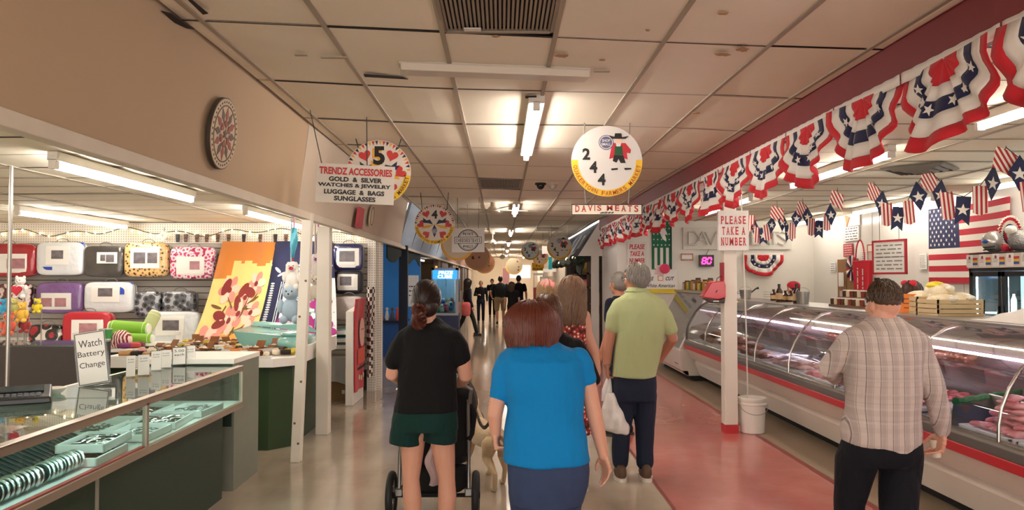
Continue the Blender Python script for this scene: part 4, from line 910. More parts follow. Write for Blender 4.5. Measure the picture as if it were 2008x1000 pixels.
def quaker(t, M, s, x, y):
    for nm, m, pts in (('hat', INK, [(-.2, .42), (.2, .42), (.3, .5), (.1, .47), (.08, .58), (-.1, .58), (-.12, .48), (-.28, .52)]), ('coat', REDI, [(-.12, .3), (-.34, .42), (-.36, .34), (-.2, .2), (-.27, -.16), (-.1, -.12), (.1, -.12), (.26, -.18), (.24, .02), (.34, .0), (.36, .1), (.2, .3)]),
                       ('waistcoat', mat('bottle green ink', '#15512f', .5), [(-.1, .22), (.1, .22), (.13, -.05), (-.12, -.05)]), ('breeches', INK, [(-.13, -.05), (.14, -.06), (.2, -.28), (.06, -.28), (.0, -.16), (-.06, -.27), (-.17, -.22)]),
                       ('face', mat('pale sign pink', '#e9c4ae', .5), [(-.09, .34), (.0, .29), (.09, .34), (.09, .44), (-.09, .44)]), ('collar', SIGNW, [(-.08, .3), (.08, .3), (.05, .2), (-.06, .2)]),
                       ('stocking', SIGNW, [(-.1, -.27), (-.02, -.27), (-.04, -.42), (-.1, -.42)]), ('stocking', SIGNW, [(.1, -.28), (.17, -.28), (.24, -.4), (.18, -.42)]), ('shoe', INK, [(-.22, -.44), (-.03, -.42), (-.02, -.47), (-.2, -.49)]), ('shoe', INK, [(.16, -.42), (.36, -.42), (.37, -.46), (.18, -.48)])):
        z = {'coat': .001, 'waistcoat': .0025, 'collar': .004, 'face': .003, 'breeches': .002, 'hat': .004}.get(nm, .002)
        MB().poly([(x+a*s, y+c*s) for a, c in pts], M, .0015, z).build(nm, m, t)
def badge(t, M, x, y, r, txt=True):
    BG = mat('badge slate blue', '#5b6283', .5)
    o = MB().disc(M, r, .0015, .002, c=(x, y), n=28).build('badge', BG, t); MB().arc(M, r*.8, r*.9, z0=.0036, t=.001, c=(x, y)).build('badge_ring', SIGNW, o)
    b = MB(); b.text('SHOP', M, w=r*1.1, h=r*.36, x=x, y=y+r*.25, z0=.0036, t=.001, bold=.02); b.text('SMALL', M, w=r*1.3, h=r*.36, x=x, y=y-r*.25, z0=.0036, t=.001, bold=.02); b.build('lettering', SIGNW, o)
def yellow_band(t, M, r, words='QUAKERTOWN FARMERS MARKET', a0=192, a1=350, full=True):
    MB().arc(M, r*.81, r*1.0, a0-12 if full else 180, a1+10 if full else 360, .002, .0005, n=60).build('rim_band', YEL, t)
    b = MB(); arctext(b, words, M, r*.905, a0, a1, r*.115, .01, .003); b.build('lettering', mat('rust ink', '#b04a1c', .5), t)
# 244
def number_sign(px, py, Y, r, digits, label, base='#d8d5d0', text=True):
    t, M, p = round_sign(px, py, Y, r, label, 0, base)
    b = MB(); arctext(b, '.', M, 0, 0, 1, .0001) if False else None
    MB().arc(M, r*.82, r*1.0, 178, 362, .002, .0005, n=60).build('rim_band', YEL, t)
    b = MB(); arctext(b, 'QUAKERTOWN FARMERS MARKET', M, r*.91, 190, 350, r*.12, .008, .003); b.build('lettering', mat('rust ink', '#b04a1c', .5), t)
    for d, (x, y) in zip(digits, ((-.58, .2), (-.38, -.17), (-.15, -.52))):
        b = MB(); b.text(d, M, w=r*.22, h=r*.33, x=x*r, y=y*r, bold=.035, z0=.001); b.build('digit', INK, t)
    quaker(t, M, r*.98, .33*r, .22*r); badge(t, M, -.02*r, .53*r, r*.21)
    for s_ in (-1, 1): hang(t, [((p.x+s_*r*.64, p.y-.006, p.z+r*.76), (p.x+s_*r*.64+.004, p.y-.006, CZ-.004))], CHAIN, .005)
    return t, M, p
t, M, p = number_sign(1190, 316, 6.43, .30, '244', 'white round hanging sign number 244 above the Davis Meats plate')
q = atY(1190, 411, 6.43); t2 = thing('name_plate', 'cream Davis Meats plate hanging from the 244 sign', 'sign', q); M2 = frame(q)
W, H = 140*6.43/F, 22*6.43/F; b = MB(); b.rect(M2, 0, 0, W, H, .012, -.012); b.build('board', mat('cream sign paint', '#efe6d2', .45), t2)
b = MB()
for c in ((0, H/2-.004, W, .007), (0, -H/2+.004, W, .007), (-W/2+.004, 0, .007, H), (W/2-.004, 0, .007, H)): b.rect(M2, *c, .002, .0005)
b.build('border', INK, t2)
b = MB()
def serif_text(b, s, M, w, h, x=0, y=0, z0=.001, t=.002, bold=.02, arch=0, gap=.0):
    """slab-serif lettering: stems with feet added to plain capitals"""
    n = len(s); adv = []
    for ch in s: adv.append(.45 if ch == ' ' else .42 if ch == 'I' else 1.0 if ch not in 'MW' else 1.35)
    tot = sum(adv); cx = x-w/2; feet = {'A': (-.42, .42), 'D': (-.36,), 'E': (-.36,), 'F': (-.36,), 'I': (0,), 'K': (-.36, .4), 'L': (-.36,), 'M': (-.45, .45), 'N': (-.38, .38), 'P': (-.36,), 'R': (-.36, .4), 'T': (0,), 'B': (-.36,), 'U': (), 'V': (), 'S': ()}
    tops = {'D': (-.36,), 'E': (-.36,), 'F': (-.36,), 'I': (0,), 'K': (-.36, .36), 'L': (-.36,), 'N': (-.38, .38), 'P': (-.36,), 'R': (-.36,), 'B': (-.36,), 'U': (-.38, .38), 'V': (-.42, .42)}
    for k, ch in enumerate(s):
        a = adv[k]*w/tot
        if ch != ' ':
            u = (cx+a/2-x)/(w/2); hh = h*(1+arch*abs(u)); yy = y+(h-hh)/2; lw = a*.66
            b.text(ch, M, w=lw*(.45 if ch == 'I' else 1), h=hh, x=cx+a/2, y=yy, bold=bold, z0=z0, t=t)
            for f in feet.get(ch, ()): b.rect(M, cx+a/2+f*lw, yy-hh/2+hh*.04, lw*(.25 if ch == 'M' else .42), hh*.08, t, z0)
            for f in tops.get(ch, ()): b.rect(M, cx+a/2+f*lw, yy+hh/2-hh*.04, lw*(.25 if ch == 'M' else .42), hh*.08, t, z0)
        cx += a
    return b
serif_text(b, 'DAVIS MEATS', M2, W*.92, H*.46, y=H*.16, bold=.018, arch=.35); b.build('lettering', mat('brick red ink', '#b32d27', .5), t2)
b = MB(); b.text('#244', M2, w=W*.2, h=H*.18, y=-H*.28, shear=.3, z0=.001, bold=.03); b.build('stall_number', INK, t2)
for s_ in (-1, 1): hang(t2, [((q.x+s_*W*.3, q.y-.004, q.z+H/2), (q.x+s_*.19, q.y-.004, p.z-.232))], CHAIN, .005)
number_sign(1097, 485, 19.0, .31, '242', 'round hanging sign number 242 before the grey awning', '#c9bfb0')
number_sign(1040, 492, 26.0, .31, '240', 'small bluish white hanging sign number 240 down the aisle', '#d9e4e4')
number_sign(1060, 505, 31.0, .32, '236', 'dim round hanging sign behind the 240 sign', '#b9a38f')
# hex signs 5 and 4
def hex_sign(px, py, Y, r, digit, label):
    t, M, p = round_sign(px, py, Y, r, label, 0, '#d9d0c4'); c = [mat('triangle gold', '#dba53c', .5), NAVY, HEARTM]
    for k in range(26):
        a = R(5+170*k/25); a2 = R(5+170*(k+.5)/25)
        MB().poly([(r*.98*math.cos(a-.05), r*.98*math.sin(a-.05)), (r*.98*math.cos(a+.05), r*.98*math.sin(a+.05)), (r*.85*math.cos(a), r*.85*math.sin(a))], M, .0015, .0005).build('triangle', c[k % 3], t)
    MB().arc(M, r*.8, r*1.0, 186, 354, .002, .0005, n=60).build('rim_band', YEL, t)
    b = MB(); arctext(b, 'QUAKERTOWN FARMERS MARKET', M, r*.9, 192, 348, r*.125, .008, .003); b.build('lettering', mat('dark rust ink', '#5b3318', .5), t)
    if digit == '5':
        b = MB(); b.text(digit, M, w=r*.36, h=r*.56, y=r*.47, x=-r*.05, bold=.04, z0=.0005, t=.001); b.build('digit_shadow', mat('digit gold', '#dba53c', .5), t)
        b = MB(); b.text(digit, M, w=r*.36, h=r*.58, y=r*.52, x=r*.02, bold=.04, z0=.002, t=.001); b.build('digit', INK, t)
        b = MB()
    else:
        b = MB(); b.text(digit, M, w=r*.3, h=r*.42, y=r*.5, bold=.04, z0=.001); b.build('digit', INK, t)
    for x, y, a in ((-.42, .52, .3), (.42, .52, -.3), (-.68, .0, .9), (.68, .0, -.9), (-.4, -.5, 2.2), (.4, -.5, -2.2)): MB().heart(M, r*.19, (x*r, y*r), a, .0015, .001).build('heart', HEARTM, t)
    for s_ in (-1, 1):
        MB().poly([(s_*r*.08, r*.0), (s_*r*.22, r*.24), (s_*r*.4, r*.2), (s_*r*.58, r*.34), (s_*r*.56, r*.2), (s_*r*.66, r*.22), (s_*r*.55, r*.08), (s_*r*.3, r*.06)][::s_], M, .0015, .001).build('bird', NAVY, t)
        MB().poly([(0, 0), (s_*r*.6, -r*.08), (s_*r*.66, -r*.22), (s_*r*.3, -r*.18)][::-s_], M, .0015, .0005).build('leaf', GOLDI, t)
    MB().poly([(0, 0), (r*.14, -r*.3), (0, -r*.66), (-r*.14, -r*.3)][::-1], M, .0015, .0007).build('leaf', NAVY, t); badge(t, M, 0, -r*.34, r*.13)
    for s_ in (-1, 1): hang(t, [((p.x+s_*r*.62, p.y-.004, p.z+r*.75), (p.x+s_*r*.7, p.y-.004, CZ-.004))], CORD, .005)
    return t
hex_sign(742, 338, 7.2, .305, '5', 'round hex sign number 5 hanging behind the accessories sign'); hex_sign(852, 440, 11.7, .305, '4', 'round hex sign number 4 hanging before the cheesesteak sign')
# accessories sign, slightly askew
p = atY(697, 361, 6.2); yaw = .0; t = thing('hanging_sign', 'white sign for gold silver watches and sunglasses hanging in front of the number 5', 'sign', p); a = -.035
M = frame(p, (math.cos(a), .12, math.sin(a))); W, H = 151*6.2/F, 76*6.2/F; b = MB(); b.rect(M, 0, 0, W, H, .008, -.008); b.build('board', mat('ivory sign board', '#dad3c7', .45), t)
b = MB(); b.text('TRENDZ ACCESSORIES', M, w=W*.93, h=H*.19, y=H*.32, bold=.035, z0=.001); b.build('heading', mat('crimson ink', '#c1272d', .5), t)
b = MB()
for i, (s_, ww, x) in enumerate((('GOLD  &  SILVER', .68, .0), ('WATCHES & JEWELRY', .93, -.01), ('LUGGAGE  &  BAGS', .77, -.01), ('SUNGLASSES', .53, 0))): b.text(s_, M, w=W*ww, h=H*.125, x=x*W, y=H*(.11-.165*i), bold=.04, z0=.001)
b.build('lettering', INK, t)
hang(t, [(M @ Vector((-W*.44, H*.5, .002)), atZ(608, 216, CZ-.01)), (M @ Vector((W*.14, H*.5, .002)), (M @ Vector((W*.14, 0, .002))).lerp((M @ Vector((W*.14, 0, .002)))+Vector((0, 0, CZ-.005-(M @ Vector((W*.14, 0, 0))).z)), 1.0))], CORD, .004)
# cheesesteak sign
p = atY(918, 471, 12.4); t = thing('hanging_sign', 'white square cheesesteaks sign beside the number 4 hex sign', 'sign', p); M = frame(p, (1, .02, .01)); W, H = 64*12.4/F, 47*12.4/F
b = MB(); b.rect(M, 0, 0, W, H, .01, -.01); b.build('board', SIGNW, t)
b = MB(); b.arc(M, H*.415, H*.45, z0=.0005, t=.0015); b.arc(M, H*.37, H*.385, z0=.0005, t=.0015); b.build('ring', INK, t)
b = MB()
for c in ((0, H*.13, W*.82, .008), (0, -H*.13, W*.82, .008), (-W*.41, 0, .008, H*.27), (W*.41, 0, .008, H*.27)): b.rect(M, *c, .001, .0035)
b.build('border', INK, t); MB().rect(M, 0, 0, W*.82, H*.26, .001, .0023).build('band', SIGNW, t)
b = MB(); serif_text(b, 'CHEESESTEAKS', M, W*.76, H*.15, z0=.0036, bold=.02); b.text("PETE'S", M, w=H*.42, h=H*.11, y=H*.26, z0=.001, bold=.02); b.text('PHILLY', M, w=H*.42, h=H*.11, y=-H*.26, z0=.001, bold=.02); b.build('lettering', INK, t)
hang(t, [((p.x+s_*W*.32, p.y, p.z+H/2), (p.x+s_*W*.33, p.y, CZ-.005)) for s_ in (-1, 1)])
# hex disc and small ornaments fixed to the fascia
c0 = atX(434, 262, -1.685); t = thing('hex_disc', 'brown round hex disc mounted on the tan fascia', 'sign', c0); M = frame((-1.68, c0.y, c0.z), (0, 1, 0), (.123, 0, 1)); r = .215
MB().disc(M, r, .02, -.008, n=48).build('board', mat('dark disc edge', '#3c3128', .6), t); MB().disc(M, r*.97, .003, .012, n=48).build('face', mat('antique cream', '#c3b093', .6), t)
BRN = mat('hex brown', '#5c4a3a', .6); BRR = mat('hex rust', '#8d4a3b', .6)
b = MB()
for k in range(36): b.disc(M, .007, .002, .015, c=(r*.88*math.cos(k*PI/18), r*.88*math.sin(k*PI/18)), n=8)
b.build('trim_dots', BRN, t); t.children[-1]['kind'] = 'stuff'; MB().arc(M, r*.76, r*.8, z0=.015, t=.002).build('ring', BRN, t)
for k in range(12):
    a = k*PI/6; L = M @ Matrix.Rotation(a, 4, 'Z'); MB().poly([(0, r*.3), (r*.11, r*.52), (0, r*.75), (-r*.11, r*.52)], L, .002, .015+.0004*(k % 2)).build('petal', BRN if k % 2 else BRR, t)
for k in range(6): L = M @ Matrix.Rotation(k*PI/3, 4, 'Z'); MB().heart(L, r*.12, (0, r*.28), 0, .002, .018).build('heart', BRR, t)
MB().star(M, r*.16, t=.002, z0=.018).build('star', BRN, t)
for px, py, s_, l, c in ((700, 427, .05, 'small red wooden ornament on the pale fascia', '#b8424a'), (724, 424, .1, 'faded round plaque beside the red ornament', '#cdbca4')):
    c0 = atX(px, py, -1.70); M = frame((-1.68, c0.y, c0.z), (0, 1, 0), (.12, 0, 1)); t = thing('wall_ornament', l, 'ornament', c0)
    if c == '#b8424a':
        for x in (-.1, 0, .1): MB().poly([(x-.06, -.12), (x+.06, -.12), (x+.05, .12), (x-.05, .12)], M, .03, 0).build('slat', mat('ornament red', c, .6), t)
    else: MB().disc(M, .14, .02, n=30).build('plaque', mat('ornament tan', c, .6), t); MB().arc(M, .11, .12, t=.004, z0=.02).build('ring', BRN, t)
# brown round signs further along, and small far signs
def plain_round(px, py, Y, r, base, rim, label, spots=0):
    t, M, p = round_sign(px, py, Y, r, label, 0, base); MB().arc(M, r*.85, r*1.0, 180, 360, .003, .001).build('rim_band', mat('rim '+rim, rim, .5), t)
    r3 = random.Random(int(px))
    for k in range(spots): MB().disc(M, r*r3.uniform(.06, .14), .003, .001, c=(r*r3.uniform(-.6, .6), r*r3.uniform(-.5, .7)), n=10).build('spot', mat('cookie brown', '#4a2a1c', .6), t)
    hang(t, [((p.x+s_*r*.6, p.y, p.z+r*.78), (p.x+s_*r*.6, p.y, CZ-.004)) for s_ in (-1, 1)])
plain_round(897, 478, 13.6, .3, '#cbb79a', '#d8a23a', 'tan round sign half hidden behind the cheesesteak sign'); plain_round(936, 505, 25, .42, '#a9754d', '#b98946', 'brown cookie coloured round sign over the far stall front', 7); plain_round(950, 516, 28, .38, '#8d5c3e', '#a5763e', 'darker brown round sign behind the cookie coloured sign', 6)
plain_round(1008, 522, 36, .4, '#9c8d70', '#b3923a', 'cream round sign far down the aisle', 3)
def far_board(px, py, Y, w_, h_, c, label, txt=None, tc=INK, yaw=0):
    p = atY(px, py, Y); t = thing('hanging_sign', label, 'sign', p); M = frame(p, (math.cos(yaw), math.sin(yaw), 0)); MB().rect(M, 0, 0, w_, h_, .02, -.02).build('board', mat('board '+c, c, .5), t)
    if txt: b = MB(); b.text(txt, M, w=w_*.8, h=h_*.22, y=-h_*.28, bold=.03, z0=.001); b.build('lettering', tc, t)
    hang(t, [((p.x+s_*w_*.4, p.y, p.z+h_/2), (p.x+s_*w_*.4, p.y, CZ-.004)) for s_ in (-1, 1)]); return t, M
t, M = far_board(1055, 523, 33, .52, .34, '#d9a81f', 'yellow pickles sign hanging far down the aisle', 'PICKLES')
for s_ in (-1, 1): MB().rect(M, s_*.06, .05, .06, .08, .003, .001).build('jar_picture', mat('pickle brown', '#6b4a1c', .5), t)
far_board(1071, 490, 22, .24, .22, '#efece4', 'small white card sign between the 240 and 242 signs')
far_board(1079, 516, 21, .10, .34, '#1fb3b5', 'turquoise streamer sign under the 242 sign')
# ------------------------------------------------------------------ red, white and blue bunting on the beam
BR, BW, BN = mat('bunting red cotton', '#c9202d', .8, sheen=.1), mat('bunting white cotton', '#e9e4dd', .8, sheen=.1), mat('bunting navy cotton', '#1b2048', .8, sheen=.1)
def fan_bunting(loc, rz, w_, h_, label, seed, squash=1.0, group=None, stars=True):
    """pleated half round: header along +x, hanging in -z, facing -y"""
    t = thing('bunting', label, 'bunting', loc, rz, group); rd = random.Random(seed); n = 44; M = ROOT[t.name]
    bands = [(0, .30, BR, 'red_center'), (.30, .46, BW, 'white_band'), (.46, .64, BN, 'navy_band'), (.64, .84, BW, 'white_band'), (.84, 1.0, BR, 'red_edge')]
    ph = [rd.uniform(-3, 3) for _ in range(6)]; sk = rd.uniform(-.03, .03); fold = rd.uniform(.02, .06)
    def P(u, r, off=0):
        a = PI*(1-u); c, q = math.cos(a), max(0, math.sin(a)); pl = math.sin(13*PI*u+ph[0]); rr = r*(1+.04*math.sin(5*a+ph[1])*r)
        x = w_/2*math.copysign(abs(c)**.72, c)*rr; z = -h_*q**.62*rr*(1+.03*math.sin(4*a+ph[4])*r)
        x = x*(1-.14*q*r)+sk*q*r*r
        y = -.025*pl*r-.05*r*q*(.6+.4*math.sin(5*a+ph[2]))-fold*math.sin(3*a+ph[3])*r*r
        return Vector((x, y-off-.03, z))
    for r0, r1, m, nm in bands:
        b = MB(); b.M = M; k = max(2, int((r1-r0)/.06)); r0 = max(r0, .02)
        b.grid(lambda u, v: P(u, r0+(r1-r0)*v), n, k, .0025); b.build(nm, m, t, smooth=True, sharp=0)
    hd = MB(); hd.M = M; hd.grid(lambda u, v: (-w_/2+w_*u, -.02-.004*math.sin(40*u), .035-.06*v), 24, 2, .003); hd.build('header_tape', BW, t, smooth=True, sharp=0)
    if stars:
        for k in range(6):
            u = (k+.5)/6; c = P(u, .55, .006); d = P(u+.01, .55, .004)-P(u-.01, .55, .004); e = P(u, .60, .004)-P(u, .5, .004)
            if d.length < 1e-4 or e.length < 1e-4: continue
            n_ = d.cross(e); 
            if n_.length < 1e-6: continue
            L = frame(M @ c, (M.to_3x3() @ d), (M.to_3x3() @ -e)); b = MB(); b.star(L, h_*.075, t=.002, z0=.004 if L.col[2].xyz.dot(M.to_3x3() @ Vector((0, -1, 0))) > 0 else -.006, rot=90+60*rd.random()); b.build('star', BW, t)
    return t
ords = ['bunting fan cut by the frame edge at the near end of the red beam', 'big bunting fan beside the one cut by the frame edge', 'third bunting fan from the near end of the red beam', 'fourth bunting fan along the red beam from its near end', 'fifth bunting fan along the red beam', 'sixth bunting fan along the red beam', 'seventh bunting fan along the red beam', 'eighth bunting fan along the red beam, just above the take a number sign', 'ninth bunting fan along the red beam, beyond the take a number sign',
        'tenth bunting fan along the red beam', 'eleventh bunting fan along the red beam', 'twelfth bunting fan along the red beam', 'thirteenth bunting fan, near the far end of the red beam', 'fourteenth bunting fan, near the far end of the red beam', 'fifteenth bunting fan, near the far end of the red beam', 'sixteenth bunting fan, next to last at the far end of the red beam', 'last bunting fan at the far end of the red beam']
for k in range(17):
    y = 2.86+.845*k; fan_bunting((2.205, y, 2.735), PI/2*-1, .83, .43, ords[k], 40+k, group='bunting fans on the red beam')
# bunting on the rear wall
p = atY(1496, 500, 14.95); fan_bunting((p.x, 14.97, p.z-.0), 0, 78*15/F, 40*15/F, 'half round bunting on the white rear wall beside the take a number post', 5)
# post with take a number sign, dispenser, bucket
p0 = atZ(1435, 850, 0); t = thing('support_post', 'white post with a red foot at the edge of the red floor', 'post', (p0.x, p0.y+.07, 0)); x, y = p0.x, p0.y+.07
MB().bb(x-.07, x+.07, y-.07, y+.07, .09, 2.78).build('shaft', POST, t, bevel=.006); MB().bb(x-.072, x+.072, y-.072, y+.072, 0, .09).build('foot_band', mat('red foot band', '#bf2f35', .5), t)
yf = y-.07
p = atY(1437, 452, yf-.03); ts = thing('post_sign', 'white please take a number board on top of the post', 'sign', (p.x, yf-.03, p.z)); W, H = 60*yf/F, 78*yf/F; M = frame((p.x, yf-.03, p.z))
b = MB(); b.rect(M, 0, 0, W, H, .05, -.026); b.build('board', SIGNW, ts); b = MB()
for i, s_ in enumerate(('PLEASE', 'TAKE A', 'NUMBER')): serif_text(b, s_, M, W*(.86 if i != 1 else .8), H*.2, y=H*(.26-.27*i), z0=.025, bold=.02)
b.build('lettering', REDI, ts)
ts = thing('number_dispenser', 'red and black number dispenser mounted on the white post', 'dispenser', (x-.22, y, 1.5)); YD = y-.02
c = [atY(a, b_, YD) for a, b_ in ((1374, 580), (1390, 553), (1415, 550), (1418, 560), (1418, 583), (1404, 587), (1375, 583))]
M = frame((0, YD, 0)); b = MB(); b.poly([(q.x, q.z) for q in c], M, .16, -.06); b.build('cover', mat('glossy red plastic', '#c61d2c', .25, coat=.5), ts, bevel=.012)
c = [atY(a, b_, YD) for a, b_ in ((1376, 583.5), (1404, 587.5), (1418, 583.5), (1417, 594), (1392, 594))]; b = MB(); b.poly([(q.x, q.z) for q in c][::-1], M, .15, -.06); b.build('base', mat('dark grey plastic', '#38332f', .4), ts, bevel=.008)
p = atY(1399, 590, YD); MB().rect(frame((p.x, YD-.1, p.z)), 0, 0, .06, .012, .004).build('plate_label', STEEL, ts)
p = atY(1400, 571, YD); MB().rect(frame((p.x, YD-.1, p.z)) @ Matrix.Rotation(1, 4, 'Z'), 0, 0, .03, .01, .004).build('slot', INK, ts)
MB().bb(atY(1414, 580, YD).x, x-.068, y-.03, y+.03, atY(1414, 585, YD).z, atY(1414, 560, YD).z).build('bracket', mat('dark grey plastic', '#38332f', .4), ts)
MB().tube([atY(1405, 552, YD), atY(1406, 546, YD), atY(1412, 542, YD), atY(1419, 543, YD)], .004, 6).build('cord', INK, ts)
p = atY(1417, 533, y-.03); ts = thing('notice_card', 'narrow red notice on the side of the white post', 'notice', (x-.075, y-.03, p.z)); MB().bb(x-.078, x-.071, y-.09, y+.06, p.z-.16, p.z+.1).build('card', mat('red notice', '#b02f3a', .5), ts)
q = atZ(1484, 853, 0); t = thing('bucket', 'white plastic bucket with a wire handle at the foot of the post', 'bucket', (q.x, q.y+.14, 0)); c = (q.x, q.y+.14, 0); BK = mat('white bucket plastic', '#e9e5dd', .35)
MB().lathe([(.115, .0), (.125, .01), (.138, .30), (.147, .305), (.147, .325), (.14, .33), (.15, .345), (.15, .375), (.142, .378), (.138, .36), (.112, .02), (.02, .015)], c, 28).build('pail', BK, t, smooth=True)
MB().tube([(c[0]+.15*math.cos(a), c[1]-.1*abs(math.sin(a))-.05, .30-.09*math.sin(a)) for a in [PI*k/14 for k in range(15)]], .003, 6).build('handle', mat('wire', '#8d8780', .4, metal=.7), t)
t = thing('hose', 'thin clear drain hose running from the ceiling into the white bucket', 'hose', (c[0]-.05, c[1], .3)); a = atY(1458, 500, c[1]); MB().tube([(a.x-.02, c[1]+.02, 2.76), (a.x, c[1], a.z), atY(1463, 640, c[1]), atY(1466, 770, c[1]), (c[0]-.07, c[1], .25)], .008, 8).build('tube', mat('grey white hose', '#cfcac0', .3), t)
# ------------------------------------------------------------------ butcher shop: long curved meat case
CGL = glass('curved case glass', '#f3f6f6', .055, .03); CHR = mat('chrome mullion', '#b9b4ab', .22, metal=.95); CWH = mat('cream enamel panel', '#e4dbcf', .35, noise=(3, '#cfc3b3', .4)); CRED = mat('red bumper', '#c22a34', .35); CGR = mat('grey bumper rail', '#6f6a64', .35, metal=.4); CDK = mat('black toe kick', '#1b1817', .7); INNER = mat('steel case lining', '#a9a6a3', .3, metal=.7)
CY0, CY1 = 1.6, 12.25
t = CASE = thing('meat_case', 'long curved glass meat case with a red bumper stripe', 'display case', (3.5, 7, 0))
def ex(b, prof, y0=CY0, y1=CY1):          # closed profile in x,z swept along y
    A = [b.vert((x, y0, z)) for x, z in prof]; B = [b.vert((x, y1, z)) for x, z in prof]; n = len(prof)
    b.face(A); b.face(B[::-1])
    for j in range(n): b.face([A[j], A[(j+1) % n], B[(j+1) % n], B[j]])
    return b
ex(MB(), [(3.28, 0), (4.15, 0), (4.15, .12), (3.28, .12)]).build('toe_kick', CDK, t)
ex(MB(), [(3.16, .10), (4.2, .10), (4.2, .36), (3.10, .36), (3.09, .30)]).build('lower_panel', CWH, t, bevel=.008)
ex(MB(), [(3.04, .37), (4.2, .37), (4.2, .54), (2.93, .54)]).build('front_panel', CWH, t, bevel=.006)
ex(MB(), [(2.915, .535), (3.0, .535), (3.0, .60), (2.905, .60)]).build('bumper_stripe', CRED, t, bevel=.006)
ex(MB(), [(2.915, .60), (3.05, .60), (3.05, .645), (2.95, .675), (2.925, .655)]).build('rail', CGR, t, bevel=.004)
ex(MB(), [(2.955, .672), (3.05, .645), (3.06, .66), (2.965, .688)]).build('sill', CHR, t)
ex(MB(), [(3.0, .60), (3.95, .60), (3.95, .655), (3.0, .64)]).build('deck', INNER, t)
ex(MB(), [(3.90, .65), (3.98, .65), (3.86, 1.30), (3.80, 1.30)]).build('rear_panel', mat('mirror grey panel', '#8b8786', .25, metal=.6), t)
ex(MB(), [(3.46, 1.31), (4.12, 1.31), (4.12, 1.335), (3.46, 1.335)]).build('top_shelf', INNER, t, bevel=.004)
ex(MB(), [(3.98, .36), (4.2, .36), (4.2, 1.31), (3.98, 1.31)]).build('rear_body', CWH, t)
GP = [(2.962, .675), (2.965, .78), (2.985, .88), (3.03, .99), (3.10, 1.10), (3.20, 1.21), (3.31, 1.275), (3.47, 1.32)]
MULL = [CY0+.02]+[2.35, 3.45, 4.55, 5.67, 6.79, 7.89, 8.95, 10.05, 11.15]+[CY1-.015]
for ya, yb in zip(MULL, MULL[1:]):
    b = MB(); b.grid(lambda u, v: (GP[round(v*7)][0], ya+.012+(yb-ya-.024)*u, GP[round(v*7)][1]), 1, 7, .006); b.build('curved_glass', CGL, t, smooth=True, sharp=60)
for y in MULL[:-1]: MB().tube([(x-.002, y, z) for x, z in GP], [(.011, .011)]*8, 8).build('mullion', CHR, t, smooth=True)
MB().tube([(x, CY1, z) for x, z in GP], .02, 8).build('end_trim', mat('dark rubber trim', '#4a4744', .4, metal=.4), t, smooth=True)
b = MB(); y = CY1; A = [b.vert((x, y, z)) for x, z in GP+[(3.98, 1.315), (3.98, .66)]]; B = [b.vert((x, y+.01, z)) for x, z in GP+[(3.98, 1.315), (3.98, .66)]]; b.face(A); b.face(B[::-1])
for j in range(len(A)): b.face([A[j], A[(j+1) % len(A)], B[(j+1) % len(A)], B[j]])
b.build('end_glass', CGL, t)
MEATL = emis('pink case lamp', '#ffd3ea', 16); 
ex(MB(), [(3.50, 1.31), (3.54, 1.31), (3.62, 1.10), (3.58, 1.10)], CY0+.03, CY1-.02).build('canopy_panel', mat('grey canopy panel', '#8f8b89', .3, metal=.4), t)
for ya, yb in ((1.8, 4.4), (4.7, 8.8), (9.1, 12.1)): MB().tube([(3.585, ya, 1.082), (3.585, yb, 1.082)], .011, 8).build('case_lamp', MEATL, t, smooth=True)
ex(MB(), [(3.56, .99), (3.86, .985), (3.86, 1.0), (3.56, 1.005)], 4.4, 12.1).build('glass_shelf', CGL, t)
# black price rails along the rear panel
for k in range(14):
    y = 4.6+.55*k; MB().box((3.875, y, .86), (.02, .3, .12), (0, -.18, 0)).build('rear_slot', mat('dark slot', '#4d494b', .4), t)
# meat
def lump(name, seed, rx, ry, rz, m):
    rd = random.Random(seed); b = MB(); b.ball((0, 0, 0), (rx, ry, rz), 12, 8); c = [rd.uniform(0, 6) for _ in range(6)]
    b.v = [Vector((p.x*(1+.18*math.sin(3*p.y/ry+c[0])), p.y*(1+.16*math.sin(2.5*p.x/rx+c[1])), p.z*(1+.2*math.sin(3*p.x/rx+c[2])))) for p in b.v]
    return b
def m_meat(n, a, c, sc=9):
    t_ = NT(n); v = t_.coord(); t_.color(t_.mix(t_.ramp(t_.noise(v, sc, 4, .6), [(.42, '#000000'), (.6, '#ffffff')]), a, c)); t_.b.inputs['Roughness'].default_value = .25; t_.b.inputs['Subsurface Weight'].default_value = .0; t_.bump(t_.noise(v, 30, 2), .3); return t_.m
PINKM = m_meat('pink pork', '#d8747f', '#efb3b3'); REDM = m_meat('red beef', '#a8323a', '#d2868a'); BRNM = m_meat('brown smoked meat', '#6a4030', '#a9795a'); PALEM = m_meat('pale chicken', '#e6b7a8', '#f2d8c9')
STY = mat('white foam tray', '#eeeef0', .4); GREENG = mat('green parsley divider', '#146b38', .8, bump=(70, 1)); 
def foamtray(x0, x1, y0, y1, label, z=.65, h=.03, m=None):
    t = thing('meat_tray', label, 'tray', ((x0+x1)/2, (y0+y1)/2, z)); cx, cy = (x0+x1)/2, (y0+y1)/2
    b = MB(); b.hexa([(x0+.02, y0+.02, z), (x1-.02, y0+.02, z), (x1-.02, y1-.02, z), (x0+.02, y1-.02, z), (x0, y0, z+h), (x1, y0, z+h), (x1, y1, z+h), (x0, y1, z+h)]); b.build('tray_body', m or STY, t, bevel=.006)
    r_ = MB()
    for c in ((x0, x0+.015, y0, y1), (x1-.015, x1, y0, y1), (x0, x1, y0, y0+.015), (x0, x1, y1-.015, y1)): r_.bb(*c, z+h, z+h+.012)
    r_.build('rim', m or STY, t); return z+h
MP = {}
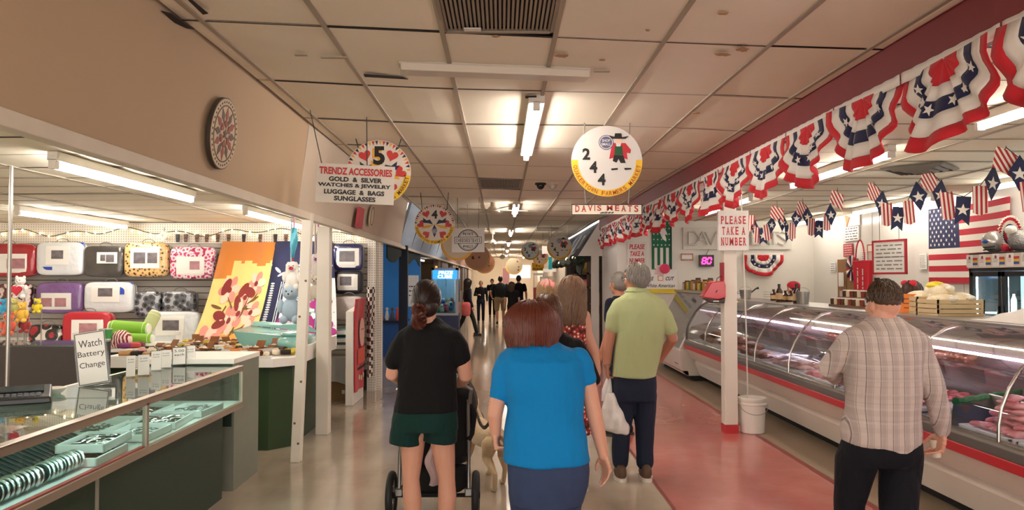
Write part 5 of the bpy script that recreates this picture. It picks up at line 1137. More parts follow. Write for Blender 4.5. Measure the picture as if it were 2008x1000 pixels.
def pile(x0, x1, y0, y1, z, m, n, label, group, name='meat_cut', size=(.075, .05, .022), hump=.06, cat='meat'):
    rd = random.Random(n+int(y0*31)); key = (m.name, size)
    cx, cy = size[0]*1.75, size[1]*1.75; cells = []; lay = 0
    while len(cells) < n and lay < 6:
        ins = .04+.03*lay; nx, ny = max(1, int((x1-x0-2*ins)/cx)), max(1, int((y1-y0-2*ins)/cy))
        cells += [(x0+ins+(x1-x0-2*ins)*(i+.5)/nx, y0+ins+(y1-y0-2*ins)*(j+.5)/ny, lay) for i in range(nx) for j in range(ny)]; lay += 1
    for k in range(min(n, len(cells))):
        x, y, l_ = cells[k]; x += rd.uniform(-.01, .01); y += rd.uniform(-.01, .01); zz = z+size[2]*(1+1.75*l_)
        e = (rd.uniform(-.15, .15), rd.uniform(-.15, .15), rd.uniform(-.45, .45))
        if (key, k % 3) not in MP:
            o = lump(name, k, *size, m).build(name, m, smooth=True); MP[(key, k % 3)] = o
        else: o = MP[(key, k % 3)].copy(); COL.objects.link(o)
        o.location = (x, y, zz); o.rotation_euler = e; tag(o, label, cat, group)
def bay(y0, y1, spec):
    for x0, x1, ya, yb, m, n, lt, lm, g_, kw in spec:
        z = foamtray(x0, x1, ya, yb, lt); pile(x0, x1, ya, yb, z, m, n, lm, g_, **kw)
bay(0, 0, [
    (3.02, 3.42, 3.5, 4.48, PINKM, 40, 'white tray of pink pork chops at the frame edge of the meat case', 'pink pork chop heaped on the tray nearest the front of the meat case', 'pork chops on the nearest tray', {}),
    (3.02, 3.42, 4.54, 5.06, PINKM, 28, 'white tray of pink meat behind the green divider end', 'pink meat slice on the tray past the green divider', 'meat slices past the divider', {}),
    (3.46, 3.84, 3.5, 5.25, REDM, 50, 'rear tray of red steaks at the near end of the meat case', 'red steak on the rear tray at the near end of the meat case', 'red steaks on the rear tray', {}),
    (3.02, 3.44, 5.72, 6.7, REDM, 20, 'white tray of dark red meat in front of the plaid shirted man', 'dark red cut of meat in the tray before the plaid shirt', 'dark red cuts', {'size': (.09, .06, .03)}),
    (3.46, 3.84, 5.7, 7.8, REDM, 30, 'rear tray of red meat halfway along the case', 'red cut on the rear tray halfway along the case', 'red cuts halfway along', {}),
    (3.02, 3.5, 6.85, 7.8, PINKM, 44, 'white tray of bright pink meat below the second mullion', 'bright pink strip of meat beside the white tub', 'pink strips beside the tub', {'size': (.10, .03, .02)}),
    (3.02, 3.6, 7.95, 8.9, PALEM, 24, 'tray of pale pink meat under clear wrap beyond the post', 'pale pink cut under the wrap beyond the post', 'pale cuts under the wrap', {'size': (.10, .05, .03)}),
    (3.04, 3.6, 9.1, 10.0, BRNM, 16, 'tray of brown sausages hidden partly by the post', 'brown sausage behind the white post', 'brown sausages behind the post', {'size': (.12, .03, .03)}),
    (3.04, 3.6, 10.15, 11.05, BRNM, 18, 'tray of smoked meat behind the dispenser', 'smoked piece of meat below the dispenser', 'smoked pieces below the dispenser', {'size': (.11, .07, .05)}),
    (3.04, 3.6, 11.25, 12.1, BRNM, 16, 'tray of dark cooked meat at the far end of the case', 'dark cooked piece at the far end of the case', 'cooked pieces at the far end', {'size': (.10, .06, .045)})])
t = thing('tray_divider', 'grey divider with a bright green parsley edge between the meat trays at the near end', 'divider', (3.45, 5.4, .655))
MB().hexa([(3.05, 5.14, .655), (3.82, 5.57, .66), (3.82, 5.62, .66), (3.05, 5.19, .655), (3.07, 5.14, .80), (3.80, 5.57, .80), (3.80, 5.62, .80), (3.07, 5.19, .80)]).build('panel', mat('dark grey divider', '#4a4746', .5), t)
MB().tube([(3.07+.073*k, 5.165+.043*k, .815+.004*(-1)**k) for k in range(11)], .026, 8).build('green_edge', GREENG, t, smooth=True)
t = thing('white_tub', 'white plastic tub among the pink meat below the mullions', 'tub', (3.12, 6.95, .69)); MB().lathe([(.09, .70), (.10, .71), (.115, .80), (.12, .80), (.12, .812), (.10, .812), (.095, .72)], (3.12, 6.98, 0), 20).build('tub', STY, t, smooth=True)
tag(MB().grid(lambda u, v: (3.04+.54*u, 7.98+.9*v, .76+.05*math.sin(PI*u)*math.sin(PI*v)+.012*math.sin(14*u+3*v)*math.sin(11*v)), 24, 30).build('plastic_sheet', glass('crinkled wrap', '#f1eaf2', .22, .12), smooth=True), 'crinkled clear sheet over the pale meat beyond the post', 'plastic sheet')
for k, (y, x) in enumerate(((4.2, 3.48), (4.95, 3.45), (5.3, 3.46), (6.3, 3.48), (7.3, 3.55), (8.4, 3.62))):
    t = tag(MB().box((x, y, .80), (.01, .16, .09), (0, -.6, 0)).build('price_card', CARD), ['price card at the near end of the case beside the divider', 'price card past the green divider', 'second price card past the green divider', 'price card in the tray before the plaid shirt', 'price card beside the white tub', 'price card beside the plastic sheet'][k], 'price card')
# stacked white trays under the far rear shelf, sausages hanging row
pile(3.62, 3.84, 6.0, 12.0, .995, BRNM, 60, 'small smoked sausage on the glass shelf inside the meat case', 'sausages on the glass shelf', name='sausage', size=(.06, .025, .025), hump=.02, cat='sausage')
# things on top of the case
def bottle(p, r, h, m, cap, label, g_=None):
    t = thing('sauce_bottle', label, 'bottle', p, 0, g_); x, y, z = p
    MB().lathe([(r*.9, z), (r, z+.01), (r, z+h*.6), (r*.4, z+h*.78), (r*.35, z+h*.9)], (x, y, 0), 14).build('bottle_body', m, t, smooth=True); MB().lathe([(r*.42, z+h*.88), (r*.42, z+h)], (x, y, 0), 12).build('cap', cap, t)
    MB().lathe([(r*1.01, z+h*.15), (r*1.01, z+h*.5)], (x, y, 0), 14, cap=False).build('paper_label', mat('tan bottle label', '#c9a878', .6), t)
TZ = 1.336; BRB = mat('brown sauce bottle', '#3a1d14', .15); BCAP = mat('black cap', '#1a1716', .4)
def topx(px, X=3.8): q = atX(px, 590, X); return (X, q.y, TZ)
for k, (px, X, h, l) in enumerate(((1528, 3.7, .24, 'tall dark sauce bottle on the meat case beside the buckets'), (1562, 3.7, .25, 'tall dark sauce bottle in front of the red capped worker'), (1517, 3.85, .16, 'short brown bottle left end of the bottle group'), (1540, 3.85, .15, 'short brown bottle between the tall bottles'), (1551, 3.9, .15, 'short brown bottle before the second tall bottle'))):
    bottle(topx(px, X), .045, h, BRB, BCAP, l)
def pail(px, X, r, h, label):
    x, y, z = topx(px, X); t = thing('metal_pail', label, 'pail', (x, y, z)); MB().lathe([(r*.8, z), (r, z+h), (r*.96, z+h), (r*.76, z+.01), (.01, z+.008)], (x, y, 0), 20).build('pail', STEEL, t, smooth=True)
    MB().tube([(x+r*math.cos(a), y, z+h-.0+.05*math.sin(a)) for a in [PI*j/8 for j in range(9)]], .003, 5).build('handle', STEEL, t); return x, y, z
pail(1574, 3.72, .085, .15, 'shiny metal pail on the meat case right of the bottles'); x, y, z = pail(1462, 3.7, .09, .14, 'shiny metal pail on the meat case behind the white post')
tag(MB().tube([(x+.02, y, z+.05), (x+.16, y, z+.16), (x+.2, y-.01, z+.17)], [.01, .012, .02], 8).build('ladle', BCAP), 'black handled ladle standing in the pail behind the post', 'ladle')
x, y, z = topx(1510, 3.9); t = thing('wire_basket', 'wire basket at the end of the bottle group on the case', 'basket', (x, y, z))
for k in range(4): MB().arc(Matrix.Translation((x, y, z+.01+.035*k)), .09, .095, t=.004, n=18).build('wire', STEEL, t)
# rack of jars
t = thing('jar_rack', 'low brown rack holding small jars on the meat case', 'rack', (3.9, 8.9, TZ)); q0, q1 = topx(1640, 3.85)[1], topx(1706, 3.85)[1]
b = MB(); b.bb(3.76, 4.0, q1, q0, TZ, TZ+.02); b.bb(3.86, 4.0, q1, q0, TZ+.09, TZ+.105); b.build('shelf_board', mat('brown rack wood', '#6a4c34', .6), t)
for k in range(18):
    y = q1+(q0-q1)*(k % 9+.5)/9; z = TZ+.021+(.085 if k >= 9 else 0); x = 3.79 if k < 9 else 3.93
    jt = thing('spice_jar', 'small jar of seasoning in the rack on the meat case', 'jar', (x, y, z), 0, 'seasoning jars in the rack'); MB().lathe([(.026, z), (.028, z+.06), (.02, z+.066)], (x, y, 0), 10).build('jar_body', mat(f'jar {k%3}', ['#7a3322', '#c9b79a', '#51331f'][k % 3], .2), jt); MB().lathe([(.024, z+.066), (.024, z+.08)], (x, y, 0), 10).build('lid', mat('jar lid', '#d6d0c6' if 1 else '', .4), jt)
# bread crates with orange sign
WOODC = mat('pale crate wood', '#d9c298', .6, noise=(5, '#b99e70', .5)); 
def crate(x, y, z, sx, sy, h, label):
    t = thing('wooden_crate', label, 'crate', (x, y, z))
    for k in range(3):
        zz = z+.02+h*.34*k; b = MB()
        for c in ((x-sx/2, x-sx/2+.012, y-sy/2, y+sy/2), (x+sx/2-.012, x+sx/2, y-sy/2, y+sy/2), (x-sx/2, x+sx/2, y-sy/2, y-sy/2+.012), (x-sx/2, x+sx/2, y+sy/2-.012, y+sy/2)): b.bb(*c, zz, zz+h*.28)
        b.build('slat', WOODC, t)
    MB().bb(x-sx/2, x+sx/2, y-sy/2, y+sy/2, z, z+.015).build('floor_board', WOODC, t)
    for a in (-1, 1):
        for c in (-1, 1): MB().box((x+a*(sx/2-.02), y+c*(sy/2-.02), z+h/2+.01), (.022, .022, h)).build('corner_post', WOODC, t)
yA = atX(1862, 600, 3.86).y; yB = atX(1822, 600, 3.86).y
crate(3.86, yA, TZ, .40, .34, .12, 'pale wooden crate of bread bags nearer the fridge'); crate(3.86, yB, TZ, .40, .34, .14, 'pale wooden crate of bread bags with the orange card')
BREAD = m_meat('bread in bag', '#e6d3a6', '#f3ead2', 6); 
for k, (yy, dx, dz, c) in enumerate(((yA, -.07, .14, 0), (yA, .08, .15, 0), (yB, -.08, .16, 0), (yB, .08, .17, 0), ((yA+yB)/2, 0, .23, 1))):
    t = thing('bread_bag', ['bag of rolls in front part of the crate nearer the fridge', 'bag of rolls at the back of the crate nearer the fridge', 'bag of rolls in the crate with the orange card', 'second bag of rolls in the crate with the orange card', 'bread bag with yellow print lying on top of the two crates'][k], 'bread', (3.86+dx, yy, TZ+dz))
    MB().ball((3.86+dx, yy, TZ+dz-.03), (.1, .15, .075), 16, 10, p=2.4).build('rolls', BREAD, t, smooth=True); MB().ball((3.86+dx, yy-.17, TZ+dz), (.03, .05, .025), 8, 6).build('bag_neck', mat('bag plastic', '#e9e3d2', .2), t, smooth=True)
    if c: MB().ball((3.83+dx, yy, TZ+dz+.02), (.07, .1, .04), 10, 8).build('print', mat('yellow print', '#e3d12a', .4), t, smooth=True)
q = Vector((3.655, yB-.02, TZ+.09)); M = frame(q, (.2, -1, 0)); t = thing('price_sign', 'bright orange card on the front of the bread crate', 'price card', q); M = frame(q, (1, -1, 0)); MB().rect(M, 0, 0, .16, .17, .004).build('card', mat('fluorescent orange card', '#e98231', .6), t)
b = MB()
for k in range(3): b.rect(M, 0, .04-.04*k, .1-.02*k, .01, .001, .004)
b.build('lettering', mat('brown marker', '#8a4a1c', .6), t); t.children[-1]['kind'] = 'stuff'
# paper rolls and white paper at the near end
tag(MB().grid(lambda u, v: (3.55+.5*u, 5.0+.75*v, TZ+.004+.10*math.sin(PI*u)*math.sin(PI*v)+.012*math.sin(17*u)*math.sin(13*v)), 18, 22, .004).build('butcher_paper', mat('white butcher paper', '#ece9e4', .6), smooth=True), 'crumpled white butcher paper on top of the meat case near the fridge', 'paper')
# --- white deli case beyond the curved one
t = thing('deli_case', 'white slant fronted deli case standing past the curved meat case', 'display case', (3.4, 13.6, 0)); y0, y1 = 12.34, 14.6
ex(MB(), [(3.0, .08), (3.9, .08), (3.9, .5), (2.86, .5), (2.92, .12)], y0, y1).build('base', CWH, t, bevel=.01); ex(MB(), [(3.1, 0), (3.85, 0), (3.85, .08), (3.1, .08)], y0, y1).build('toe_kick', CDK, t)
ex(MB(), [(2.98, .09), (3.02, .09), (3.0, .16), (2.90, .16)], y0, y1).build('bumper_stripe', CRED, t)
ex(MB(), [(2.86, .5), (3.9, .5), (3.9, 1.42), (3.34, 1.42)], y0, y0+.06).build('end_panel', CWH, t, bevel=.01); ex(MB(), [(2.86, .5), (3.9, .5), (3.9, 1.42), (3.34, 1.42)], y1-.06, y1).build('end_panel', CWH, t, bevel=.01)
ex(MB(), [(2.88, .52), (2.89, .515), (3.335, 1.40), (3.325, 1.405)], y0+.06, y1-.06).build('slanted_glass', CGL, t); ex(MB(), [(3.3, 1.40), (3.9, 1.40), (3.9, 1.44), (3.3, 1.44)], y0, y1).build('top_shelf', INNER, t); ex(MB(), [(3.8, .5), (3.88, .5), (3.88, 1.4), (3.8, 1.4)], y0+.06, y1-.06).build('rear_panel', INNER, t)
ex(MB(), [(3.1, .88), (3.8, .88), (3.8, .9), (3.1, .9)], y0+.06, y1-.06).build('inner_shelf', INNER, t)
b = MB()
for k in range(5): b.bb(2.895, 2.905, y0+.25+.0, y0+.5, .24+.04*k, .255+.04*k)
b.build('vent', mat('grey vent slot', '#8b847b', .6), t)
for k, (y, z, c, s_) in enumerate(((12.75, .98, 'turquoise', (.16, .2, .09)), (13.2, .97, 'blue grey', (.14, .18, .08)), (12.9, .62, 'brown', (.16, .22, .08)), (13.6, .62, 'cream', (.18, .2, .08)))):
    tag(MB().ball((3.4, y, z), s_, 14, 9, p=2.6).build('deli_pack', mat('deli '+c, {'turquoise': '#2c8c9a', 'blue grey': '#5d8794', 'brown': '#7a5a48', 'cream': '#cdb89a'}[c], .3, coat=.5), smooth=True), f'{c} wrapped pack inside the white deli case', 'food pack')
# bags and jars on the deli case
rd = random.Random(8)
for k in range(13):
    y = 12.45+.16*k; z = 1.442; c = ['#e0c04a', '#8a5a2c', '#d8d2c4', '#c98a3a', '#6d7a3a'][k % 5]; n_ = ['yellow', 'brown', 'white', 'amber', 'olive'][k % 5]
    t = thing('food_jar', f'{n_} lidded jar on the deli case, ' + ['next to the dispenser', 'second from the dispenser', 'third from the dispenser', 'fourth from the dispenser', 'fifth from the dispenser', 'sixth from the dispenser', 'seventh from the dispenser', 'eighth from the dispenser', 'behind the green shirted man', 'half hidden by the green shirt', 'beneath the pre cut poster', 'under the poster corner', 'at the wall end'][k], 'jar', (3.45, y, z)); h = rd.uniform(.12, .22)
    MB().lathe([(.05, z), (.055, z+.01), (.055, z+h*.8), (.04, z+h*.88)], (3.45, y, 0), 14).build('jar_body', mat('jar '+c, c, .2), t, smooth=True); MB().lathe([(.045, z+h*.86), (.045, z+h)], (3.45, y, 0), 14).build('lid', mat('jar lid dark', '#3a332d', .4), t)
t = thing('chip_bag', 'yellow bag standing on the deli case', 'bag', (3.75, 12.7, 1.442)); MB().ball((3.75, 12.7, 1.56), (.12, .06, .13), 14, 10, p=3).build('bag_body', mat('yellow bag', '#e2c455', .3), t, smooth=True)
# --- rear wall furnishings
YW = 14.985
def wall_panel(px0, py0, px1, py1, label, m, cat='notice', name='wall_notice', Y=YW, t_=.012):
    p = atY((px0+px1)/2, (py0+py1)/2, Y); W, H = (px1-px0)*Y/F, (py1-py0)*Y/F; t = thing(name, label, cat, (p.x, Y, p.z)); M = frame((p.x, Y, p.z)); MB().rect(M, 0, 0, W, H, t_, 0).build('panel', m, t); return t, M, W, H, t_
WPAP = mat('white paper', '#efedea', .6); ORB = mat('orange marker border', '#e08a5a', .6)
def border(t, M, W, H, z, m, e=.02):
    b = MB()
    for c in ((0, H/2-e/2, W, e), (0, -H/2+e/2, W, e), (-W/2+e/2, 0, e, H), (W/2-e/2, 0, e, H)): b.rect(M, *c, .004, z)
    b.build('border', m, t)
def lines(t, M, W, H, z, n, m, seed=1, x0=-.4, x1=.4):
    rd = random.Random(seed); b = MB()
    for k in range(n):
        y = H*(.36-.72*k/max(1, n-1)); x = x0*W
        while x < x1*W-.02:
            l = min(rd.uniform(.04, .14)*W*2, x1*W-x); b.rect(M, x+l/2, y, l, H*.28/n, .001, z); x += l+.05*W
    o = b.build('lettering', m, t); o['kind'] = 'stuff'
t, M, W, H, z = wall_panel(1230, 474, 1268, 523, 'white please take a number poster on the rear wall', SIGNW, 'sign', 'wall_sign'); b = MB()
for i, s_ in enumerate(('PLEASE', 'TAKE A', 'NUMBER')): b.text(s_, M, w=W*(.8 if i != 1 else .72), h=H*.2, y=H*(.3-.28*i), shear=.15, bold=.03, z0=z)
b.build('lettering', REDI, t)
# green team flag
GF = mat('team green cloth', '#17694a', .7); t, M, W, H, z = wall_panel(1278, 420, 1316, 528, 'green stars and stripes flag with a white eagle head on the rear wall', GF, 'flag', 'team_flag')
for k in range(3):
    MB().rect(M, W*(-.3+.3*k), -H*.3, W*.15, H*.38, .002, z).build('stripe', SIGNW, t)
for i in range(5):
    for j in range(6): MB().star(M, W*.055, (W*(-.4+.2*i), H*(.44-.1*j)), .002, z, 90).build('star', SIGNW, t)
for k in range(5): MB().poly([(W*(-.22+.06*k), H*(.27-.02*k)), (W*(-.14+.07*k), H*(.28-.03*k)), (W*.25, H*(.0+.012*k)), (W*.05, H*(.05-.0*k))], M, .002, z+.002+.0005*k).build('wing_feather', mat('feather grey', '#cfd6d4' if k % 2 else '#e9ecea', .6), t)
MB().poly([(W*-.05, H*.3), (W*.2, H*.22), (W*.32, H*.12), (W*.18, H*.14), (W*.05, H*.1)], M, .002, z+.006).build('eagle_head', SIGNW, t)
MB().tube([M @ Vector((W*.5, H*.5, .02)), M @ Vector((W*.5, -H*.5, .02))], .012, 6).build('edge_rod', mat('dark green rod', '#0f3b2a', .5), t)
# pre cut poster
t, M, W, H, z = wall_panel(1262, 529, 1328, 572, 'white pre cut white american poster above the deli jars', WPAP, 'poster', 'wall_poster'); b = MB()
b.text('PRE', M, w=W*.2, h=H*.17, x=-W*.3, y=H*.1, shear=.3, bold=.03, z0=z); b.text('CUT', M, w=W*.26, h=H*.17, x=W*.28, y=H*.1, shear=.3, bold=.03, z0=z); b.text('White American', M, w=W*.86, h=H*.16, y=-H*.22, shear=.3, bold=.01, z0=z); b.build('lettering', mat('navy marker', '#3b4257', .6), t)
b = MB(); b.rect(M, 0, -H*.47, W*.92, H*.2, .003, z); b.build('yellow_band', mat('yellow marker', '#e6cf3a', .6), t); MB().rect(M, .0, H*.12, W*.16, H*.24, .003, z).build('note', ORB, t); MB().rect(M, .0, H*.12, W*.12, H*.18, .003, z+.003).build('note_paper', WPAP, t)
MB().ball(M @ Vector((W*.12, H*.55, .06)), (.1, .03, .1), 10, 8).build('rosette', mat('hot pink ribbon', '#d83a63', .6), t, smooth=True); MB().poly([(-W*.18, H*.3), (W*.1, H*.25), (W*.1, H*.75), (-.1*W, H*.7)], M, .01, z).build('pale_flower', mat('pale pink paper', '#e9c7c7', .6), t)
t, M, W, H, z = wall_panel(1335, 497, 1359, 511, 'small white notice with an orange border on the rear wall', WPAP); border(t, M, W, H, z, ORB, .018); lines(t, M, W, H, z, 2, mat('blue ink', '#7a90b8', .6), 3)
# number display
t, M, W, H, z = wall_panel(1370, 500, 1398, 523, 'black number display glowing pink red 80 on the rear wall', mat('black display case', '#17130f', .3), 'display', 'number_display', t_=.08)
seg = {'8': 'abcdefg', '0': 'abcdef'}; b = MB(); LED = emis('pink red digits', '#ff2a6a', 3.5); dw, dh = W*.26, H*.5
for k, ch in enumerate('80'):
    cx = (-.19+.36*k)*W; sh = lambda y: .18*y
    for s_ in seg[ch]:
        x, y, ww, hh = {'a': (0, dh/2, dw, .016), 'd': (0, -dh/2, dw, .016), 'g': (0, 0, dw, .016), 'b': (dw/2, dh/4, .018, dh/2-.02), 'c': (dw/2, -dh/4, .018, dh/2-.02), 'f': (-dw/2, dh/4, .018, dh/2-.02), 'e': (-dw/2, -dh/4, .018, dh/2-.02)}[s_]
        ww, hh = max(ww, .028), max(hh, .028); b.poly([(cx+x-ww/2+sh(y-hh/2), y-hh/2), (cx+x+ww/2+sh(y-hh/2), y-hh/2), (cx+x+ww/2+sh(y+hh/2), y+hh/2), (cx+x-ww/2+sh(y+hh/2), y+hh/2)], M, .004, z)
b.build('lit_digits', LED, t)
MB().tube([M @ Vector((0, H/2, .02)), M @ Vector((.1, H/2+.2, .02)), M @ Vector((-.3, H/2+.25, .02))], .006, 5).build('cable', INK, t)
# unlit neon sign
t, M, W, H, z = wall_panel(1338, 446, 1552, 489, 'large unlit white neon sign board high on the rear wall', mat('white neon board', '#dcd7cf', .5), 'sign', 'neon_sign', t_=.04)
b = MB()
def stroke(pts, x, s_): b.tube([M @ Vector((x+a*s_, c*s_, z+.03)) for a, c in pts], .018, 6)
L5 = {'D': [(-.3, -.4), (-.3, .4), (.1, .4), (.35, .1), (.35, -.1), (.1, -.4), (-.3, -.4)], 'A': [(-.35, -.4), (0, .4), (.35, -.4)], 'V': [(-.35, .4), (0, -.4), (.35, .4)], 'I': [(0, .4), (0, -.4)], 'S': [(.3, .3), (0, .4), (-.3, .25), (.3, -.2), (0, -.4), (-.3, -.3)], 'M': [(-.35, -.4), (-.3, .4), (0, -.1), (.3, .4), (.35, -.4)], 'E': [(.3, .4), (-.3, .4), (-.3, 0), (.2, 0), (-.3, 0), (-.3, -.4), (.3, -.4)], 'T': [(-.35, .4), (.35, .4), (0, .4), (0, -.4)]}
for k, ch in enumerate('DAVIS MEATS'):
    if ch != ' ': stroke(L5[ch], -W*.45+W*.9*(k+.5)/11, H*.72); 
    if ch == 'A': b.tube([M @ Vector((-W*.45+W*.9*(k+.5)/11-.06, -.04, z+.03)), M @ Vector((-W*.45+W*.9*(k+.5)/11+.06, -.04, z+.03))], .015, 6)
b.build('neon_tube', mat('unlit neon glass', '#c9c5bf', .15), t)
MB().tube([M @ Vector((-.1, H/2, .03)), M @ Vector((-.14, H/2+.25, .03))], .01, 6).build('cable', INK, t)
# --- right wall: flag, whiteboard, notices, door, fridge
XR = 6.135
def rwall(px0, py0, px1, py1, label, m, cat='notice', name='wall_notice', t_=.012):
    a = atX(px0, (py0+py1)/2, XR); c = atX(px1, (py0+py1)/2, XR); ym = (a.y+c.y)/2; W = a.y-c.y; pm = (px0+px1)/2; zt = atX(pm, py0, XR).z; zb_ = atX(pm, py1, XR).z; zm = (zt+zb_)/2
    M = frame((XR, ym, zm), (0, -1, 0)); t = thing(name, label, cat, (XR, ym, zm)); MB().rect(M, 0, 0, W, zt-zb_, t_, 0).build('panel', m, t); return t, M, W, zt-zb_, t_
FR, FW_, FN = mat('flag red', '#c2263a', .7), mat('flag white', '#ece6dc', .7), mat('flag navy', '#262b52', .7)
a = atX(1826, 480, XR); W = 1.78; zt = atX(1826, 411, XR).z; zb_ = atX(1826, 555, XR).z; H = zt-zb_; t = thing('american_flag', 'american flag hanging on the glossy wall above the bread crates', 'flag', (XR, a.y-W/2, zb_))
def fl(u, v, off=0): return (XR-.03-.012*math.sin(7*u+2*v)-.008*math.sin(15*u-3*v)-off, a.y-W*u, zt-H*v-.012*math.sin(PI*u)*(1-v))
for k in range(13):
    u0 = .40 if k < 7 else 0; MB().grid(lambda u, v: fl(u0+(1-u0)*u, (k+v)/13), 16, 2, .004).build('stripe', FR if k % 2 == 0 else FW_, t, smooth=True)
MB().grid(lambda u, v: fl(.40*u, v*7/13), 10, 8, .004).build('canton', FN, t, smooth=True)
for i in range(9):
    for j in range(6 if i % 2 == 0 else 5):
        u = .035+.40*.155*(j+(.5 if i % 2 else 0)); v = (.035+.0565*i); c = Vector(fl(u, v, .002)); MB().star(frame(c, (0, -1, 0)), .026, t=.003).build('star', FW_, t)
# hanging whiteboard
pa, pb = atX(1723, 523, 5.75), atX(1767, 523, 5.75); W = pa.y-pb.y; zt, zb_ = atX(1745, 472, 5.75).z, atX(1745, 536, 5.75).z; H = zt-zb_; cc = Vector((5.75, (pa.y+pb.y)/2, (zt+zb_)/2)); M = frame(cc, (.25, -1, 0)); t = thing('whiteboard', 'red framed whiteboard with handwriting hanging by two wires', 'whiteboard', cc)
MB().rect(M, 0, 0, W, H, .02, -.01).build('board', mat('whiteboard enamel', '#eceae6', .25), t); b = MB(); e = .03
for c in ((0, H/2, W+e, e), (0, -H/2, W+e, e), (-W/2, 0, e, H+e), (W/2, 0, e, H+e)): b.rect(M, *c, .03, -.012)
b.build('frame', mat('red board frame', '#b52a37', .5), t); MB().rect(M, 0, 0, W, .008, .001, .0105).build('divider', CORD, t); lines(t, M, W, H, .0105, 7, mat('grey marker', '#8a8580', .6), 9)
hang(t, [(M @ Vector((s_*W*.3, H/2, 0)), (M @ Vector((s_*W*.3, H/2, 0)))+Vector((0, 0, 2.775-cc.z-H/2))) for s_ in (-1, 1)], CORD, .004)
t, M, W, H, z = rwall(1656, 444, 1686, 473, 'white printed notice sheet high on the glossy wall', WPAP); lines(t, M, W, H, z, 5, CORD, 4); border(t, M, W, H, z, mat('grey frame', '#a9a59d', .5), .01)
t, M, W, H, z = rwall(1657, 418, 1687, 443, 'pale paper with an orange ornament taped above the notice sheet', WPAP); MB().poly([(-W*.4, H*.4), (-W*.1, H*.2), (-W*.3, -H*.5)], M, .02, z).build('ornament', ORB, t)
t, M, W, H, z = rwall(1655, 478, 1673, 503, 'small red notice with white words on the glossy wall', mat('red notice', '#b02f3a', .5)); lines(t, M, W, H, z, 5, SIGNW, 5)
t, M, W, H, z = rwall(1702, 479, 1716, 495, 'small note with an orange border beside the whiteboard', WPAP); border(t, M, W, H, z, ORB, .02)
t, M, W, H, z = rwall(1690, 493, 1701, 513, 'small white sheet under the orange bordered note', WPAP); lines(t, M, W, H, z, 5, CORD, 6)
t, M, W, H, z = rwall(1717, 491, 1725, 534, 'narrow red and white strip hanging behind the whiteboard edge', mat('red notice', '#b02f3a', .5)); lines(t, M, W, H, z, 9, SIGNW, 7)
t, M, W, H, z = rwall(1804, 497, 1818, 528, 'white printed sheet on the wall between the whiteboard and the flag', WPAP); lines(t, M, W, H, z, 9, mat('grey marker', '#8a8580', .6), 8)
t, M, W, H, z = rwall(1629, 515, 1639, 533, 'tiny white sheet near the rear corner', WPAP); lines(t, M, W, H, z, 4, CORD, 2)
# brown wooden board with wreath
a = atX(1646, 540, XR); c = atX(1684, 540, XR); zt = atX(1665, 508, XR).z; t = thing('wooden_door', 'brown wooden door leaf with a striped wreath on the glossy wall', 'door', (XR, (a.y+c.y)/2, 0)); MB().bb(XR-.035, XR+.0, c.y, a.y, .02, zt).build('leaf', mat('brown veneer', '#9a6f3f', .5, noise=(3, '#7d5530', .6)), t)
MB().bb(XR-.04, XR-.036, (a.y+c.y)/2-.006, (a.y+c.y)/2+.006, .05, zt-.03).build('groove', mat('dark groove', '#5a3d22', .8), t)
p = atX(1671, 526, XR-.06); w_ = thing('striped_wreath', 'round red white and blue wreath on the brown door', 'wreath', p); M = frame(p, (0, -1, 0))
for k in range(18): a_ = 2*PI*k/18; MB().poly([(.04*math.cos(a_), .04*math.sin(a_)), (.2*math.cos(a_-.14), .22*math.sin(a_-.14)), (.2*math.cos(a_+.14), .22*math.sin(a_+.14))], M, .02, -.01+.006*(k % 3)).build('ribbon_loop', (FR, FW_, FN)[k % 3], w_)
p = atX(1650, 548, XR-.05); t = thing('paper_stack', 'white papers pinned on the brown door', 'paper', p); MB().rect(frame(p, (0, -1, 0)), 0, 0, .2, .25, .01).build('sheet', WPAP, t); MB().rect(frame(p, (0, -1, 0)), .02, -.3, .16, .2, .01).build('sheet', mat('printed sheet', '#c9b3a4', .6), t)
# red tote hanging
p = atX(1692, 546, XR-.12); t = thing('tote_bag', 'bright red tote bag hanging on the wall by the brown door', 'bag', p); M = frame(p, (.3, -1, 0)); MB().poly([(-.16, -.3), (.16, -.3), (.19, .3), (-.19, .3)], M, .1, -.05).build('bag_body', mat('red tote cloth', '#c92334', .6), t, bevel=.02)
b = MB(); b.tube([M @ Vector((.1*math.cos(a_), .3+.34*math.sin(a_), .05)) for a_ in [PI*k/10 for k in range(11)]], .012, 6); b.build('handle', mat('red tote cloth', '#c92334', .6), t); lines(t, M @ Matrix.Rotation(PI/2, 4, 'Z'), .44, .16, .055, 2, SIGNW, 12)
p = atX(1720, 553, XR-.03); t = thing('wall_outlet', 'black device plugged into the wall by the red tote', 'plug', p); MB().box(p, (.05, .1, .14)).build('body', BCAP, t, bevel=.01); MB().tube([p+Vector((-.02, .04, -.07)), p+Vector((-.03, .1, -.3))], .008, 5).build('cord', BCAP, t)
